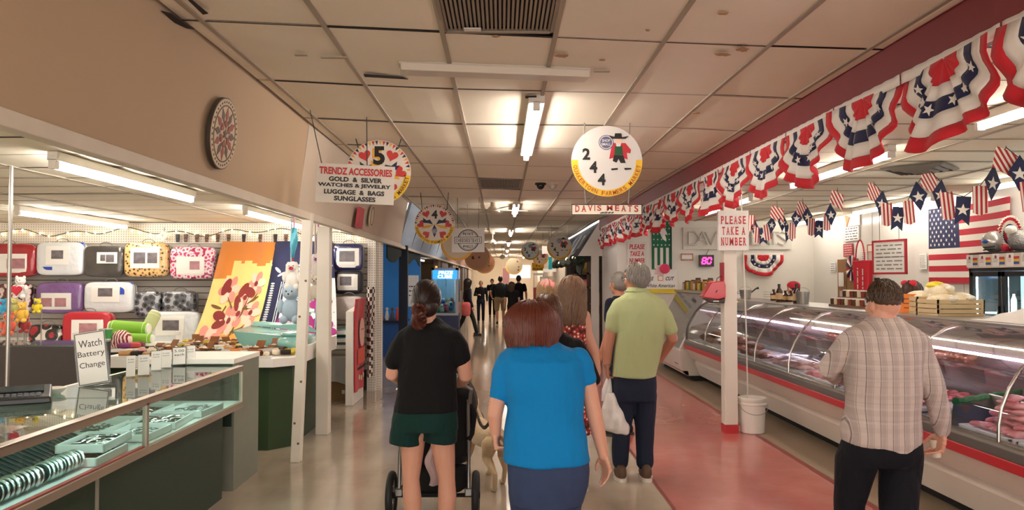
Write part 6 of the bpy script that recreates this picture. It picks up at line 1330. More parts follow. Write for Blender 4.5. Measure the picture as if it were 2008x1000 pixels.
# black fridge, front facing the aisle
fx = 5.45; fa = atX(1899, 497, fx); zt = fa.z; zh = atX(1899, 527, fx).z; FM = Matrix(((0, 1, 0, fx), (-1, 0, 0, fa.y), (0, 0, 1, 0), (0, 0, 0, 1))); MB.DEF = FM; YF = 0; x0 = 0; x1 = 1.22; t = thing('drinks_fridge', 'black glass door fridge with price cards along its top', 'fridge', FM @ Vector((.6, .35, 0))); BF = mat('black fridge enamel', '#191615', .3); COOL = emis('cool fridge lamp', '#dff6ff', 160)
b = MB()
for c in ((x0, x0+.05, YF, YF+.65, .0, zt), (x1-.05, x1, YF, YF+.65, 0, zt), (x0, x1, YF+.6, YF+.65, 0, zt), (x0, x1, YF, YF+.65, zt-.03, zt), (x0, x1, YF, YF+.65, 0, .25), (x0, x1, YF, YF+.6, zh-.03, zh)): b.bb(*c)
b.build('cabinet', BF, t, bevel=.006); MB().bb(x0+.01, x1-.01, YF-.02, YF-.001, zh+.005, zt-.02).build('header', mat('pale header', '#d9cdbf', .5), t)
for k in range(5): 
    for q, c in enumerate(('#c2332f', '#e0b42f', '#2f4f9c')): MB().bb(x0+.11+.235*k, x0+.20+.235*k, YF-.024, YF-.0205, zh+.095-.028*q, zh+.122-.028*q).build('colour_strip', mat('strip '+c, c, .5), t)
for k in range(5):
    M = frame((x0+.06+.235*k, YF-.022, (zh+zt)/2)); MB().rect(M, 0, 0, .115, .14, .004).build('price_card', CARD, t); b = MB(); b.disc(M, .018, .001, .004, c=(0, .035), n=10); b.build('logo_disc', mat('dark red ink', '#8d2f33', .6), t); lines(t, M, .1, .05, .004, 3, REDI if k % 2 else CORD, k)
for k in range(2):
    xa, xb = x0+.055+k*.56, x0+.055+.55+k*.56; b = MB()
    for c in ((xa, xa+.05, .26, zh-.04), (xb-.05, xb, .26, zh-.04), (xa, xb, zh-.09, zh-.04), (xa, xb, .26, .32)): b.bb(c[0], c[1], YF-.02, YF+.02, c[2], c[3])
    d = b.build('door', BF, t); MB().bb(xa+.05, xb-.05, YF-.004, YF+.004, .32, zh-.09).build('glass', CGL, d); MB().box((xb-.025 if k == 0 else xa+.025, YF-.035, 1.2), (.02, .03, .3)).build('handle', BF, d, bevel=.005)
for z in (.55, .9, 1.25): MB().bb(x0+.06, x1-.06, YF+.06, YF+.58, z, z+.015).build('wire_shelf', mat('white shelf', '#d9e2e2', .4), t)
MB().bb(x0+.055, x1-.055, YF+.57, YF+.595, .26, zh-.04).build('lining', mat('pale blue lining', '#bcd6da', .5), t); [MB().tube([(x, YF+.05, .4), (x, YF+.05, zh-.1)], .007, 8).build('lamp', COOL, t) for x in (x0+.07, x0+.61, x1-.07)]
for k in range(14):
    z = (.566, .916, 1.266)[k % 3]; x = x0+.13+.085*(k // 3 * 2.4 % 11); tt = thing('drink_bottle', 'clear drink bottle standing on a fridge shelf', 'bottle', FM @ Vector((x, YF+.3, z)), 0, 'bottles inside the fridge'); MB().lathe([(.03, z), (.032, z+.14), (.014, z+.19), (.014, z+.21)], (x, YF+.3, 0), 10).build('bottle_body', mat('pale drink', '#c8d6d6', .15), tt, smooth=True)
# decorations on the fridge
zF = zt; p = Vector((x0+.17, YF+.2, zF+.13)); t = thing('football_helmet', 'silver football helmet ornament on top of the fridge', 'helmet', FM @ Vector((p.x, p.y, zF))); MB().ball(p, (.12, .14, .125), 18, 12).build('shell', mat('silver shell', '#b9b6b0', .2, metal=.5), t, smooth=True); MB().ball(p+Vector((.02, -.11, .0)), (.05, .04, .03), 10, 8).build('emblem', mat('blue emblem', '#2b4f94', .4), t, smooth=True)
b = MB()
for k in range(3): b.tube([p+Vector((-.03, -.1, -.06-.03*k)), p+Vector((.06, -.17, -.07-.03*k)), p+Vector((.13, -.08, -.06-.03*k))], .007, 6)
b.build('face_guard', BCAP, t)
p = Vector((x0+.41, YF+.22, zF+.20)); t = thing('pleated_rosette', 'big pleated red white and blue rosette on top of the fridge', 'rosette', FM @ Vector((p.x, p.y, zF))); M = frame(p)
for q, (ra, rb, m) in enumerate(((.0, .05, FW_), (.05, .09, FR), (.09, .115, FN), (.115, .155, FW_), (.155, .19, FR), (.19, .21, FW_))):
    b = MB(); b.grid(lambda u, v: tuple(M @ Vector(((ra+(rb-ra)*v+.001)*math.cos(2*PI*u), (ra+(rb-ra)*v+.001)*math.sin(2*PI*u), .012*math.sin(60*PI*u)*((ra+(rb-ra)*v)/.2)))), 120, 2, .002); b.build('ring_pleats', m, t)
MB().bb(p.x-.03, p.x+.03, p.y+.01, p.y+.05, zF, p.z).build('stand', WHITEP, t)
MB().ball((p.x+.02, p.y-.07, zF+.045), (.04, .04, .045), 10, 8).build('ribbon', FR, t, smooth=True)
p = Vector((x0+.60, YF+.2, zF+.12)); t = thing('tinsel_ornament', 'grey mesh ornament beside the rosette on the fridge', 'ornament', FM @ Vector((p.x, p.y, zF))); MB().ball(p, (.11, .12, .12), 16, 12).build('shell', mat('grey tinsel', '#8f8c8a', .3, metal=.6, bump=(60, 1)), t, smooth=True); MB().ball(p+Vector((-.03, -.08, .12)), (.08, .05, .05), 10, 8).build('plume', FW_, t, smooth=True)
MB.DEF = ID
# --- garlands of little flags
GST, GNV = None, mat('pennant navy', '#22284d', .7)
def m_stripe():
    t_ = NT('striped pennant cloth'); x = t_.sep(t_.coord((1, 1, 1)))[0]; f = t_.math('GREATER_THAN', t_.math('FRACT', t_.math('MULTIPLY', x, 26)), .5); t_.color(t_.mix(f, '#b8323c', '#efe6d8')); t_.b.inputs['Roughness'].default_value = .8; return t_.m
GST = m_stripe()
def garland(label, flags):
    base = atY(flags[0][0], flags[0][1], flags[0][3]); t = thing('flag_garland', label, 'flag garland', base); top = []
    for px, py, kind, Y, s_ in flags:
        c = atY(px, py, Y); rz = random.Random(int(px*7)).uniform(-.35, .35); M = frame(c, (math.cos(rz), math.sin(rz), random.Random(int(py)).uniform(-.15, .15)))
        h = s_
        if kind == 'd': pl = [(0, h*.62), (h*.42, h*.1), (.0, -h*.6), (-h*.42, h*.1)]
        elif kind == 'n': pl = [(0, h*.62), (h*.34, h*.05), (0, -h*.6), (-h*.34, h*.05)]
        elif kind == 's': pl = [(-h*.25, h*.5), (h*.25, h*.5), (h*.25, -h*.6), (0, -h*.38), (-h*.25, -h*.6)]
        else: pl = [(-h*.25, h*.5), (h*.25, h*.5), (h*.25, -h*.5), (0, -h*.6), (-h*.25, -h*.5)]
        o = MB(); o.poly([(x, y) for x, y in pl][::-1], ID, .004); L = o.build('pennant', GNV if kind in 'ns' else GST, t, world=False); L.matrix_local = Matrix.Translation(-Vector(t.location)) @ M @ (Matrix.Rotation(.5, 4, 'Z') if kind == 'd' else ID)
        if kind in 'ns': q = MB(); q.star(ID, h*.24, (0, -.02*h), .003, .004); st = q.build('star', FW_, L, world=False)
        top.append(M @ Vector((0, h*.5, 0)))
    MB().tube(top, .004, 5).build('cord', CORD, t)
    for k in range(0, len(flags)):
        if flags[k][2] == 'd': MB().tube([top[k], Vector((top[k].x, top[k].y, 2.775))], .003, 5).build('hanger', CORD, t)
def GY(py): return 1.0*F/(546-py)
garland('garland of little flags across the shop ceiling beyond the take a number post', [(1472, 436, 't', 11.6, .22), (1480, 447, 'n', 11.6, .2), (1486, 460, 't', 11.5, .22), (1496, 462, 's', 11.4, .22), (1504, 455, 't', 11.3, .22), (1513, 441, 'n', 11.2, .22), (1525, 421, 'd', 11.0, .26), (1534, 436, 'n', 11.0, .22), (1546, 456, 's', 11.0, .22), (1553, 452, 't', 10.9, .22), (1562, 428, 'n', 10.8, .22), (1574, 414, 'd', 10.6, .26), (1583, 425, 'n', 10.5, .22), (1591, 444, 't', 10.4, .22), (1606, 448, 's', 10.3, .22), (1621, 434, 't', 10.2, .22), (1629, 421, 'n', 10.0, .24), (1642, 393, 'd', 9.4, .24)])
garland('garland of little flags nearer the flag and fridge', [(1714, 381, 'd', 8.8, .26), (1728, 399, 'n', 8.6, .24), (1739, 419, 't', 8.5, .24), (1760, 427, 's', 8.4, .24), (1782, 415, 't', 8.2, .24), (1801, 385, 'n', 8.0, .26), (1823, 358, 'd', 7.7, .27), (1843, 382, 'n', 7.5, .25), (1858, 402, 't', 7.3, .25), (1888, 411, 's', 7.2, .25), (1922, 391, 't', 7.0, .25), (1946, 359, 'n', 6.8, .27), (1973, 320, 'd', 6.4, .27), (1999, 340, 'n', 6.3, .25), (2014, 385, 't', 6.3, .25)])
# ------------------------------------------------------------------ people
def solid(mb, name, m, parent, voxel=.006, it=5, wr=None):
    """union of the shapes in mb as one continuous skin, relaxed; wr(p)->small offset along the normal for cloth folds"""
    me = bpy.data.meshes.new('t'); me.from_pydata([tuple(p) for p in mb.v], [], mb.f); fixnormals(me)
    o = bpy.data.objects.new('t', me); COL.objects.link(o)
    r = o.modifiers.new('r', 'REMESH'); r.mode = 'VOXEL'; r.voxel_size = voxel
    s = o.modifiers.new('s', 'SMOOTH'); s.factor = .5; s.iterations = it
    dg = bpy.context.evaluated_depsgraph_get(); nm = bpy.data.meshes.new_from_object(o.evaluated_get(dg)); bpy.data.objects.remove(o); bpy.data.meshes.remove(me)
    n = len(nm.vertices); co = np.empty(n*3, 'f'); nm.vertices.foreach_get('co', co); co = co.reshape(-1, 3)
    if wr:
        no = np.empty(n*3, 'f'); nm.vertices.foreach_get('normal', no); no = no.reshape(-1, 3); co = co+no*wr(co)[:, None]
    inv = ROOT.get(parent.name, ID).inverted(); A = np.array(inv); co = co @ A[:3, :3].T+A[:3, 3]
    nm.vertices.foreach_set('co', co.astype('f').ravel()); nm.name = name; nm.materials.clear(); nm.materials.append(m); nm.polygons.foreach_set('use_smooth', [True]*len(nm.polygons)); nm.update()
    if n < 40000:                # drop hidden inner shells
        bm = bmesh.new(); bm.from_mesh(nm); seen = set(); isl = []
        for v in bm.verts:
            if v in seen: continue
            st = [v]; seen.add(v); g_ = []
            while st:
                x = st.pop(); g_.append(x)
                for e in x.link_edges:
                    y = e.other_vert(x)
                    if y not in seen: seen.add(y); st.append(y)
            isl.append(g_)
        if len(isl) > 1:
            isl.sort(key=len); bmesh.ops.delete(bm, geom=[v for g_ in isl[:-1] for v in g_], context='VERTS'); bm.to_mesh(nm)
        bm.free()
    q = bpy.data.objects.new(name, nm); COL.objects.link(q); q.parent = parent; ROOT[q.name] = ROOT.get(parent.name, ID); return q
def folds(amp, sx=9, sz=14, ph=0):
    return lambda c: amp*(np.sin(sz*c[:, 2]+sx*c[:, 0]+ph+1.5*np.sin(5*c[:, 0]+ph))*.6+np.sin(sz*1.9*c[:, 2]-sx*1.3*c[:, 0]+2*ph)*.3+np.sin(31*c[:, 0]+9*c[:, 2]+ph)*.25)
SKIN = mat('light skin', '#d39c83', .5, noise=(12, '#b97e67', .35)); SKIN2 = mat('tanned skin', '#bb8066', .5, noise=(12, '#9c6650', .35)); EYEW = mat('eye white', '#e9e4de', .2); IRIS = mat('dark iris', '#2e211a', .15); LIPS = mat('lips', '#a65f57', .5)
def taper(b, pts, rad, n=14):
    """limb through joints with rounded ends"""
    P = [Vector(p) for p in pts]; b.tube(P, rad, n); b.ball(P[0], rad[0] if not isinstance(rad[0], tuple) else rad[0][0], 12, 8); b.ball(P[-1], rad[-1] if not isinstance(rad[-1], tuple) else rad[-1][0], 12, 8)
def hand(b, w, d, pn, th, curl=.35, s=1.0, spread=.06):
    """palm and five fingers: w wrist, d finger direction, pn back-of-hand normal, th thumb side"""
    w = Vector(w); d = Vector(d).normalized(); th = Vector(th); th = (th-d*th.dot(d)).normalized(); pn0 = Vector(pn); n = d.cross(th).normalized(); n = n if n.dot(pn0) > 0 else -n
    cur = -n     # fingers close toward the palm
    b.tube([w-d*.02*s, w+d*.02*s, w+d*.055*s, w+d*.088*s], [(.026*s, .02*s), (.036*s, .017*s), (.041*s, .015*s), (.038*s, .012*s)], 14) if False else None
    for k in range(5):
        u = k/4; c = w+d*(.0+.085*u)*s; hw = (.024+.017*math.sin(min(1, u*1.3)*PI/2))*s
        for q in (-1, -.5, 0, .5, 1): b.ball(c+th*hw*q*.72, .0145*s*(1.12-.2*u), 8, 6)
    b.hexa([w-th*.022*s-n*.013*s, w+th*.022*s-n*.013*s, w+th*.022*s+n*.013*s, w-th*.022*s+n*.013*s, w+d*.088*s-th*.036*s-n*.01*s, w+d*.088*s+th*.036*s-n*.01*s, w+d*.088*s+th*.036*s+n*.012*s, w+d*.088*s-th*.036*s+n*.012*s])
    for k, (off, L, r) in enumerate(((.031, .92, .0088), (.0105, 1.05, .009), (-.0105, .98, .0086), (-.0305, .78, .0076))):
        p = w+d*(.086-.004*abs(k-1))*s+th*off*s; dirv = (d+th*spread*(1.2-k*.8)).normalized(); a = curl*(1+.18*k); P = [p-dirv*.02*s, p]
        for seg in (.044, .027, .021):
            dirv = (dirv*math.cos(a)+cur*math.sin(a)).normalized(); cur_ = cur
            P.append(P[-1]+dirv*seg*L*s); a = curl*(1.1+.2*k)
        b.tube(P, [r*s*1.05, r*s, r*s*.95, r*s*.88, r*s*.72], 8); b.ball(P[-1], r*s*.74, 8, 6)
    p = w+d*.022*s+th*.026*s; t1 = (d*.62+th*.7+cur*.35).normalized(); t2 = (d*.85+th*.3+cur*.4).normalized(); Q = [p-t1*.012*s, p+t1*.034*s, p+t1*.034*s+t2*.03*s, p+t1*.034*s+t2*.03*s+(t2+d*.3).normalized()*.024*s]
    b.tube(Q, [.0145*s, .0115*s, .0105*s, .0075*s], 8); b.ball(Q[-1], .0076*s, 8, 6)
def HM(c, yaw=0, pitch=0, roll=0): return Matrix.Translation(c) @ Matrix.Rotation(yaw, 4, 'Z') @ Matrix.Rotation(pitch, 4, 'X') @ Matrix.Rotation(roll, 4, 'Y')
def head(b, M, s=1.0):
    T = lambda x, y, z: M @ Vector((x*s, y*s, z*s)); B = lambda c, r, p=2.0: b.ball(T(*c), tuple(q*s for q in r), 16, 12, M, p)
    B((0, -.008, .02), (.076, .098, .1)); B((0, .028, -.045), (.06, .062, .07)); B((0, .05, -.085), (.032, .034, .026)); B((0, .086, .04), (.045, .02, .022))
    B((0, .098, -.012), (.011, .018, .026)); B((0, .108, -.026), (.016, .014, .011)); B((0, .085, -.056), (.024, .014, .009)); B((0, .082, -.068), (.02, .013, .008))
    for q in (-1, 1):
        B((q*.04, .062, -.02), (.028, .026, .026)); B((q*.078, -.006, -.004), (.009, .02, .031)); B((q*.082, -.012, .008), (.008, .016, .017))
def face_parts(M, par, s=1.0):
    T = lambda x, y, z: M @ Vector((x*s, y*s, z*s))
    for q in (-1, 1):
        e = MB().ball(T(q*.031, .078, .012), .0125*s, 10, 8).build('eye', EYEW, par, smooth=True); MB().ball(T(q*.031, .0865, .012), .0058*s, 8, 6).build('iris', IRIS, e, smooth=True)
    MB().tube([T(-.022, .093, -.061), T(0, .1, -.06), T(.022, .093, -.061)], [.003*s, .005*s, .003*s], 6).build('mouth', LIPS, par, smooth=True)
def strands(b, M, n, L, r, seed, s=1.0, wave=0, flare=0, rad=(.086, .105, .108), zc=.022, front=.35, tuck=0, steps=11, zmin=-9):
    rd = random.Random(seed); R3 = Vector(rad); C = Vector((0, -.006, zc))
    for k in range(n):
        while True:
            z = rd.uniform(-.15, 1); a = rd.uniform(0, 2*PI); q = math.sqrt(max(0, 1-z*z)); d = Vector((q*math.cos(a), q*math.sin(a), z))
            if d.y > front and z < .62: continue
            break
        p = C+Vector((d.x*R3.x, d.y*R3.y, d.z*R3.z))*1.02; h = Vector((d.x, d.y*.6-.25, 0)); h = h.normalized() if h.length > 1e-3 else Vector((0, -1, 0)); v = (h-d*h.dot(d)); v = v.normalized() if v.length > 1e-3 else h
        ln = L*rd.uniform(.8, 1.05); st = ln/steps; P = [M @ (p*s)]; ph = rd.uniform(0, 6)
        for i in range(steps):
            g = Vector((d.x*flare, d.y*flare*.6, -1)) if i < steps-3 else Vector((-d.x*tuck+d.x*flare, -d.y*tuck, -1)); v = (v*.62+g*.38).normalized(); p = p+v*st
            qv = Vector(((p.x-C.x)/R3.x, (p.y-C.y)/R3.y, (p.z-C.z)/R3.z)); l = qv.length
            if p.z > C.z-.01 or l < 1.05: k_ = 1.05+.035*((k*.618) % 1); qv = qv/l*k_; p = C+Vector((qv.x*R3.x, qv.y*R3.y, qv.z*R3.z))
            elif math.hypot(qv.x, qv.y) > 1.07: k_ = 1.07/math.hypot(qv.x, qv.y); p = Vector((C.x+(p.x-C.x)*k_, C.y+(p.y-C.y)*k_, p.z))
            elif p.z <= C.z-.05:
                hv = Vector((p.x, p.y, 0))
                if hv.length < .072: p = p+hv.normalized()*(.072-hv.length)*.6
            if p.y > .02 and p.z < .0: p.y -= .01
            if zmin > -1 and p.z < zmin+.07: p = Vector((p.x*.955, p.y*.955, p.z))
            if p.z < zmin+.01*math.sin(k*1.7): break
            P.append(M @ (Vector((p.x+wave*math.sin(ph+i*.9)*.5, p.y+wave*math.cos(ph+i*.8)*.5, p.z))*s))
        n_ = len(P)
        if n_ > 2: b.tube(P, [r*s]+[r*s*1.15]*(n_-3)+[r*s*.9, r*s*.5], 5, cap=False)
def cap_hair(b, M, s=1.0, rad=(.083, .104, .106), back=-.03, zc=.03):
    b.ball(M @ (Vector((0, -.016, zc))*s), tuple(q*s for q in rad), 18, 12, M)
    if back < 1: b.ball(M @ (Vector((0, -.045, back))*s), (rad[0]*.92*s, .07*s, .07*s), 16, 10, M)
def hairm(name, c, d): return mat(name, c, .42, noise=(35, d, .7), spec=.4)
def shoe(par, p, yaw, m, sole, s=1.0, heel=False):
    M = Matrix.Translation(p) @ Matrix.Rotation(yaw, 4, 'Z'); b = MB(); b.M = M
    b.ball((0, .03*s, .045*s), (.048*s, .13*s, .045*s), 14, 8, p=2.6); b.ball((0, -.05*s, .065*s), (.042*s, .06*s, .06*s), 12, 8, p=2.4); o = solid(b, 'shoe', m, par, .008, 3)
    b = MB(); b.M = M; b.loft([((0, .025*s, .0), .05*s, .145*s), ((0, .025*s, .028*s), .05*s, .145*s)], 20, 2.4); b.build('sole', sole, o)
def rings(b, rows, Y, n=28, p=2.3, dy=0):
    """torso shape from rows (py, left px, right px, half depth, forward shift)"""
    rr = []
    for r in rows:
        py, a, c, ry = r[:4]; sh = r[4] if len(r) > 4 else 0; y = Y+sh; A, C = atY(a, py, y), atY(c, py, y); rr.append(((A+C)/2+Vector((0, dy, 0)), (C.x-A.x)/2, ry))
    b.loft(rr, n, p); return rr
def shrink(rows, k=.9, px=3): return [(r[0], r[1]+px, r[2]-px, r[3]*k)+tuple(r[4:]) for r in rows]
def person(label, pos, rz=0): return thing('person', label, 'person', pos, rz)
def denim(name, c, d):
    if name in MATS: return MATS[name]
    t = NT(name); v = t.coord(); t.color(t.mix(t.noise(v, 6, 5, .7), c, d)); t.b.inputs['Roughness'].default_value = .85; t.bump(t.noise(t.coord((1, 1, .25)), 18, 3), .35); MATS[name] = t.m; return t.m
def cloth(name, c, d, bs=.4):
    if name in MATS: return MATS[name]
    t = NT(name); v = t.coord(); t.color(t.mix(t.math('MULTIPLY', t.noise(v, 5, 4), .5), c, d)); t.b.inputs['Roughness'].default_value = .85; t.b.inputs['Sheen Weight'].default_value = .03; t.b.inputs['Specular IOR Level'].default_value = .2; t.bump(t.noise(t.coord((1, 1, .5)), 9, 3), bs*1.6, .05); MATS[name] = t.m; return t.m
# ---- woman in black t-shirt pushing a stroller
Y = 4.9; K = lambda px, py, y=Y: atY(px, py, y)
t = person('woman in black t-shirt and dark green shorts with a low bun pushing a stroller', (-.48, Y, 0)); TEE = cloth('black cotton', '#151415', '#0c0b0c'); SHORT = cloth('dark green cotton', '#12342f', '#0c2622')
rows = [(622, 818, 858, .06, .03), (634, 806, 873, .075, .02), (642, 794, 887, .095, .01), (656, 785, 897, .115), (690, 784, 897, .13), (730, 783, 896, .13), (765, 780, 894, .13), (806, 770, 899, .145)]
b = MB(); rings(b, rows, Y); taper(b, [K(796, 662), K(783, 682), K(773, 706)], [.062, .066, .066]); taper(b, [K(887, 662), K(898, 680), K(905, 703)], [.062, .066, .066]); solid(b, 't_shirt', TEE, t, .009, 5, folds(.007, 8, 13))
b = MB(); rings(b, [(796, 774, 895, .13), (820, 769, 898, .15), (842, 767, 899, .15)], Y); b.tube([K(802, 832), K(797, 852), K(796, 869)], [(.105, .13), (.105, .12), (.107, .118)], 20); b.tube([K(863, 832), K(864, 852), K(863, 866)], [(.105, .13), (.108, .12), (.106, .118)], 20); solid(b, 'shorts', SHORT, t, .009, 4, folds(.004, 14, 8, 1))
b = MB(); rings(b, shrink(rows, .85, 6), Y)
LS = [(K(810, 850), .083), (K(808, 895), .070), (K(806, 940), .054), (K(808, 975), .060), (K(810, 1010), .052), (K(810, 1042), .036)]; RS = [(K(866, 850), .083), (K(871, 895), .070), (K(876, 940), .054), (K(877, 975), .060), (K(874, 1010), .050), (K(872, 1042), .036)]
for S_ in (LS, RS): taper(b, [p for p, r in S_], [r for p, r in S_]); 
for S_ in (LS, RS):
    a = S_[-1][0]; taper(b, [a, Vector((a.x, a.y, .06)), Vector((a.x, a.y+.12, .04))], [.036, .04, .03])
taper(b, [K(790, 668), K(776, 700), K(769, 735), K(786, 744, 5.05), K(803, 748, 5.2)], [.052, .05, .043, .04, .028]); taper(b, [K(892, 668), K(907, 702), K(913, 738), K(907, 746, 5.03), K(899, 752, 5.17)], [.052, .05, .044, .042, .03])
hand(b, K(803, 748, 5.2), (.35, .75, .0), (0, 0, 1), (1, 0, 0), .75); hand(b, K(899, 752, 5.17), (-.25, .8, .1), (0, 0, 1), (-1, 0, 0), .75)
Mh = HM(K(836, 592), 0.1, -.12); taper(b, [K(838, 632), K(837, 605)], [.058, .055]); head(b, Mh, 1.0); solid(b, 'body', SKIN, t, .006, 4); face_parts(Mh, t)
HB = hairm('dark brown hair', '#2c1a14', '#150c0a'); b = MB(); cap_hair(b, Mh, 1.05); h = solid(b, 'hair', HB, t, .007, 3)
b = MB(); rd = random.Random(2); bun = Vector((-.045, -.105, -.065))
for k in range(260):
    z = rd.uniform(-.25, 1); a = rd.uniform(0, 2*PI); q = math.sqrt(max(0, 1-z*z)); d = Vector((q*math.cos(a), q*math.sin(a), z))
    if d.y > .55 and z < .5: continue
    e = Vector((-.38, -.9, -.6)).normalized(); P = []
    for i in range(9):
        u = i/8; v = (d*(1-u)+e*u); v = v.normalized() if v.length > .05 else e; P.append(Mh @ (Vector((v.x*.09, v.y*.109-.012, v.z*.112+.026))*1.03*(1+.012*math.sin(k))))
    b.tube(P, .0035, 5, cap=False)
b.build('combed_hair', HB, h, smooth=True); BN2 = hairm('reddish brown hair end', '#5a2d1f', '#2c150f'); b = MB()
for k in range(14):
    a = k*.9; P = [Mh @ (bun+Vector((.045*math.cos(a+i*.5)*(.6+.05*i), -.012+.02*math.sin(k+i), .045*math.sin(a+i*.5)*(.8)-.012*i*(k % 2)))) for i in range(8)]; b.tube(P, [.013]*7+[.004], 6)
b.build('bun', BN2, h, smooth=True)
for S_ in (LS, RS): shoe(t, Vector((S_[-1][0].x, S_[-1][0].y, 0)), 0, mat('dark grey trainer', '#2c2c30', .7), mat('pale sole', '#cfcac4', .6), .92)
# ---- stroller
t = thing('stroller', 'black three wheeled stroller with a silver frame pushed by the woman in black', 'stroller', (-.46, 5.6, 0)); BKF = mat('black stroller fabric', '#131214', .9); RUB = mat('black tyre rubber', '#161516', .6); GRT = mat('grey stroller tube', '#8c8a87', .35, metal=.8)
xl, xr, ya, rw = -.755, -.178, 5.30, .165
def wheel(x, y, r, w_, n=12):
    c = Vector((x, y, r)); b = MB(); b.tube([c+Vector((0, (r-w_/2)*math.cos(a), (r-w_/2)*math.sin(a))) for a in [2*PI*k/32 for k in range(33)]], w_/2, 10, cap=False); o = b.build('wheel', RUB, t, smooth=True)
    b = MB(); b.tube([c+Vector((0, (r-w_*1.05)*math.cos(a), (r-w_*1.05)*math.sin(a))) for a in [2*PI*k/32 for k in range(33)]], .008, 8, cap=False); b.build('rim', GRT, o, smooth=True)
    for k in range(n): a = 2*PI*k/n; MB().tube([c, c+Vector((0, (r-w_)*math.cos(a), (r-w_)*math.sin(a)))], .003, 5).build('spoke', GRT, o)
    MB().tube([c-Vector((.03, 0, 0)), c+Vector((.03, 0, 0))], .022, 12).build('hub', BKF, o)
wheel(xl, ya, rw, .05); wheel(xr, ya, rw, .05); wheel(-.47, 6.2, .13, .045)
MB().tube([(xl+.03, ya, rw), (xr-.03, ya, rw)], .014, 10).build('axle', BKF, t)
zh = K(900, 757, 5.2).z; hx0, hx1 = -.70, K(925, 757, 5.2).x-.005
MB().tube([(hx0+.02, 5.22, zh-.07), (hx0, 5.19, zh-.02), (hx0+.03, 5.18, zh), (hx1-.03, 5.18, zh), (hx1, 5.19, zh-.02), (hx1-.01, 5.24, zh-.12)], .014, 10).build('handle', GRT, t, smooth=True)
for x, xx in ((xl+.05, hx0+.02), (xr-.05, hx1-.02)): MB().tube([(x, ya+.01, rw), (x, ya+.05, .42), (xx, 5.28, .62), (xx, 5.24, zh-.1)], .013, 10).build('side_frame', GRT, t, smooth=True); MB().tube([(x, ya+.02, rw+.02), ((x-.47)/2, 5.8, .3), (-.45, 6.18, .14)], .012, 8).build('lower_frame', BKF, t, smooth=True); MB().box((x, ya+.01, rw+.02), (.05, .06, .05)).build('axle_block', GRT, t, bevel=.006)
b = MB(); b.loft([((-.45, 5.42, .42), .23, .10), ((-.45, 5.40, .55), .245, .12), ((-.45, 5.36, .72), .25, .12), ((-.44, 5.33, .86), .25, .10), ((-.44, 5.32, .90), .23, .06)], 24, 3); b.loft([((-.46, 5.62, .34), .22, .22), ((-.46, 5.62, .46), .23, .24)], 24, 3); solid(b, 'seat', BKF, t, .012, 3, folds(.003))
MB().grid(lambda u, v: (-.45+.27*math.cos(PI*(1-u)), 5.42+.42*v, .70+.34*math.sin(PI*u)*(.9+.1*math.cos(3*v))), 20, 10, .008).build('canopy', BKF, t, smooth=True)
b = MB(); b.loft([((-.46, 5.42, .17), .18, .10), ((-.46, 5.42, .20), .22, .13), ((-.46, 5.42, .32), .24, .14)], 24, 3.2); b.build('basket', BKF, t, smooth=True)
o = tag(MB().grid(lambda u, v: (-.50+.13*u+.02*math.sin(9*v), 5.27-.05*math.sin(PI*v)+.015*math.sin(12*u+3*v), .60-.36*v), 14, 18, .006).build('baby_blanket', mat('pale pink cloth', '#cdb1b0', .85, bump=(12, .5)), smooth=True), 'pale pink blanket hanging from the stroller basket between the legs of the woman in black', 'blanket')
MB().tube([(hx1-.02, 5.26, zh-.1), (hx1+.02, 5.28, zh-.2), (hx1+.0, 5.3, zh-.34), (hx1-.02, 5.3, zh-.38)], .02, 8).build('side_strap', BKF, t, smooth=True)
b = MB(); b.ball((hx1-.0, 5.34, zh-.16), (.035, .06, .11), 12, 10); b.build('side_pouch', mat('brown black pouch', '#2b1d16', .7), t, smooth=True)
# ---- red haired woman in the blue t-shirt
Y = 4.2; K = lambda px, py, y=Y: atY(px, py, y)
t = person('red haired woman in a bright blue t-shirt and jeans walking away', (.24, Y, 0)); BLT = cloth('bright blue cotton', '#0b7fc0', '#0a6cab', .3); JEAN = denim('blue denim', '#33446a', '#222f4c')
rows = [(664, 1020, 1092, .085, .04), (674, 1004, 1108, .10, .03), (686, 990, 1134, .125, .02), (706, 983, 1148, .15), (745, 986, 1146, .165), (785, 993, 1143, .165), (820, 988, 1147, .165), (862, 989, 1154, .18), (902, 988, 1158, .185)]
b = MB(); rings(b, rows, Y); taper(b, [K(1000, 712), K(988, 738), K(979, 776)], [.072, .07, .056]); taper(b, [K(1132, 706), K(1143, 722), K(1150, 738)], [.076, .074, .060]); solid(b, 't_shirt', BLT, t, .008, 4, folds(.010, 10, 15, 2))
b = MB(); rings(b, [(893, 993, 1154, .17), (920, 994, 1156, .19), (950, 997, 1153, .19), (985, 1002, 1142, .17)], Y)
for pts in ([K(1035, 960), K(1038, 1010), K(1042, 1070), K(1046, 1122)], [K(1108, 960), K(1104, 1010), K(1098, 1070), K(1094, 1122)]): taper(b, pts, [.105, .095, .075, .068])
solid(b, 'jeans', JEAN, t, .009, 4, folds(.004, 12, 10, 3))
for x0 in (1006, 1122): b = MB(); M = frame(K(x0+12, 930, Y-.20), (1, 0, 0), (0, 0, 1)); b.arc(M, .0, .001, t=.001) if False else None
b = MB(); rings(b, shrink(rows[2:], .78, 14), Y); taper(b, [K(995, 722), K(978, 772), K(970, 815, 4.18), K(972, 848, 4.2)], [.05, .046, .042, .03]); hand(b, K(972, 848, 4.2), (.1, .15, -1), (-1, 0, 0), (.2, 1, 0), 1.0, .95)
taper(b, [K(1138, 718), K(1151, 745), K(1160, 788), K(1172, 840), K(1183, 892)], [.046, .048, .044, .041, .029]); hand(b, K(1183, 892), (.25, .1, -1), (1, -.4, 0), (-.5, 1, 0), .34, 1.0)
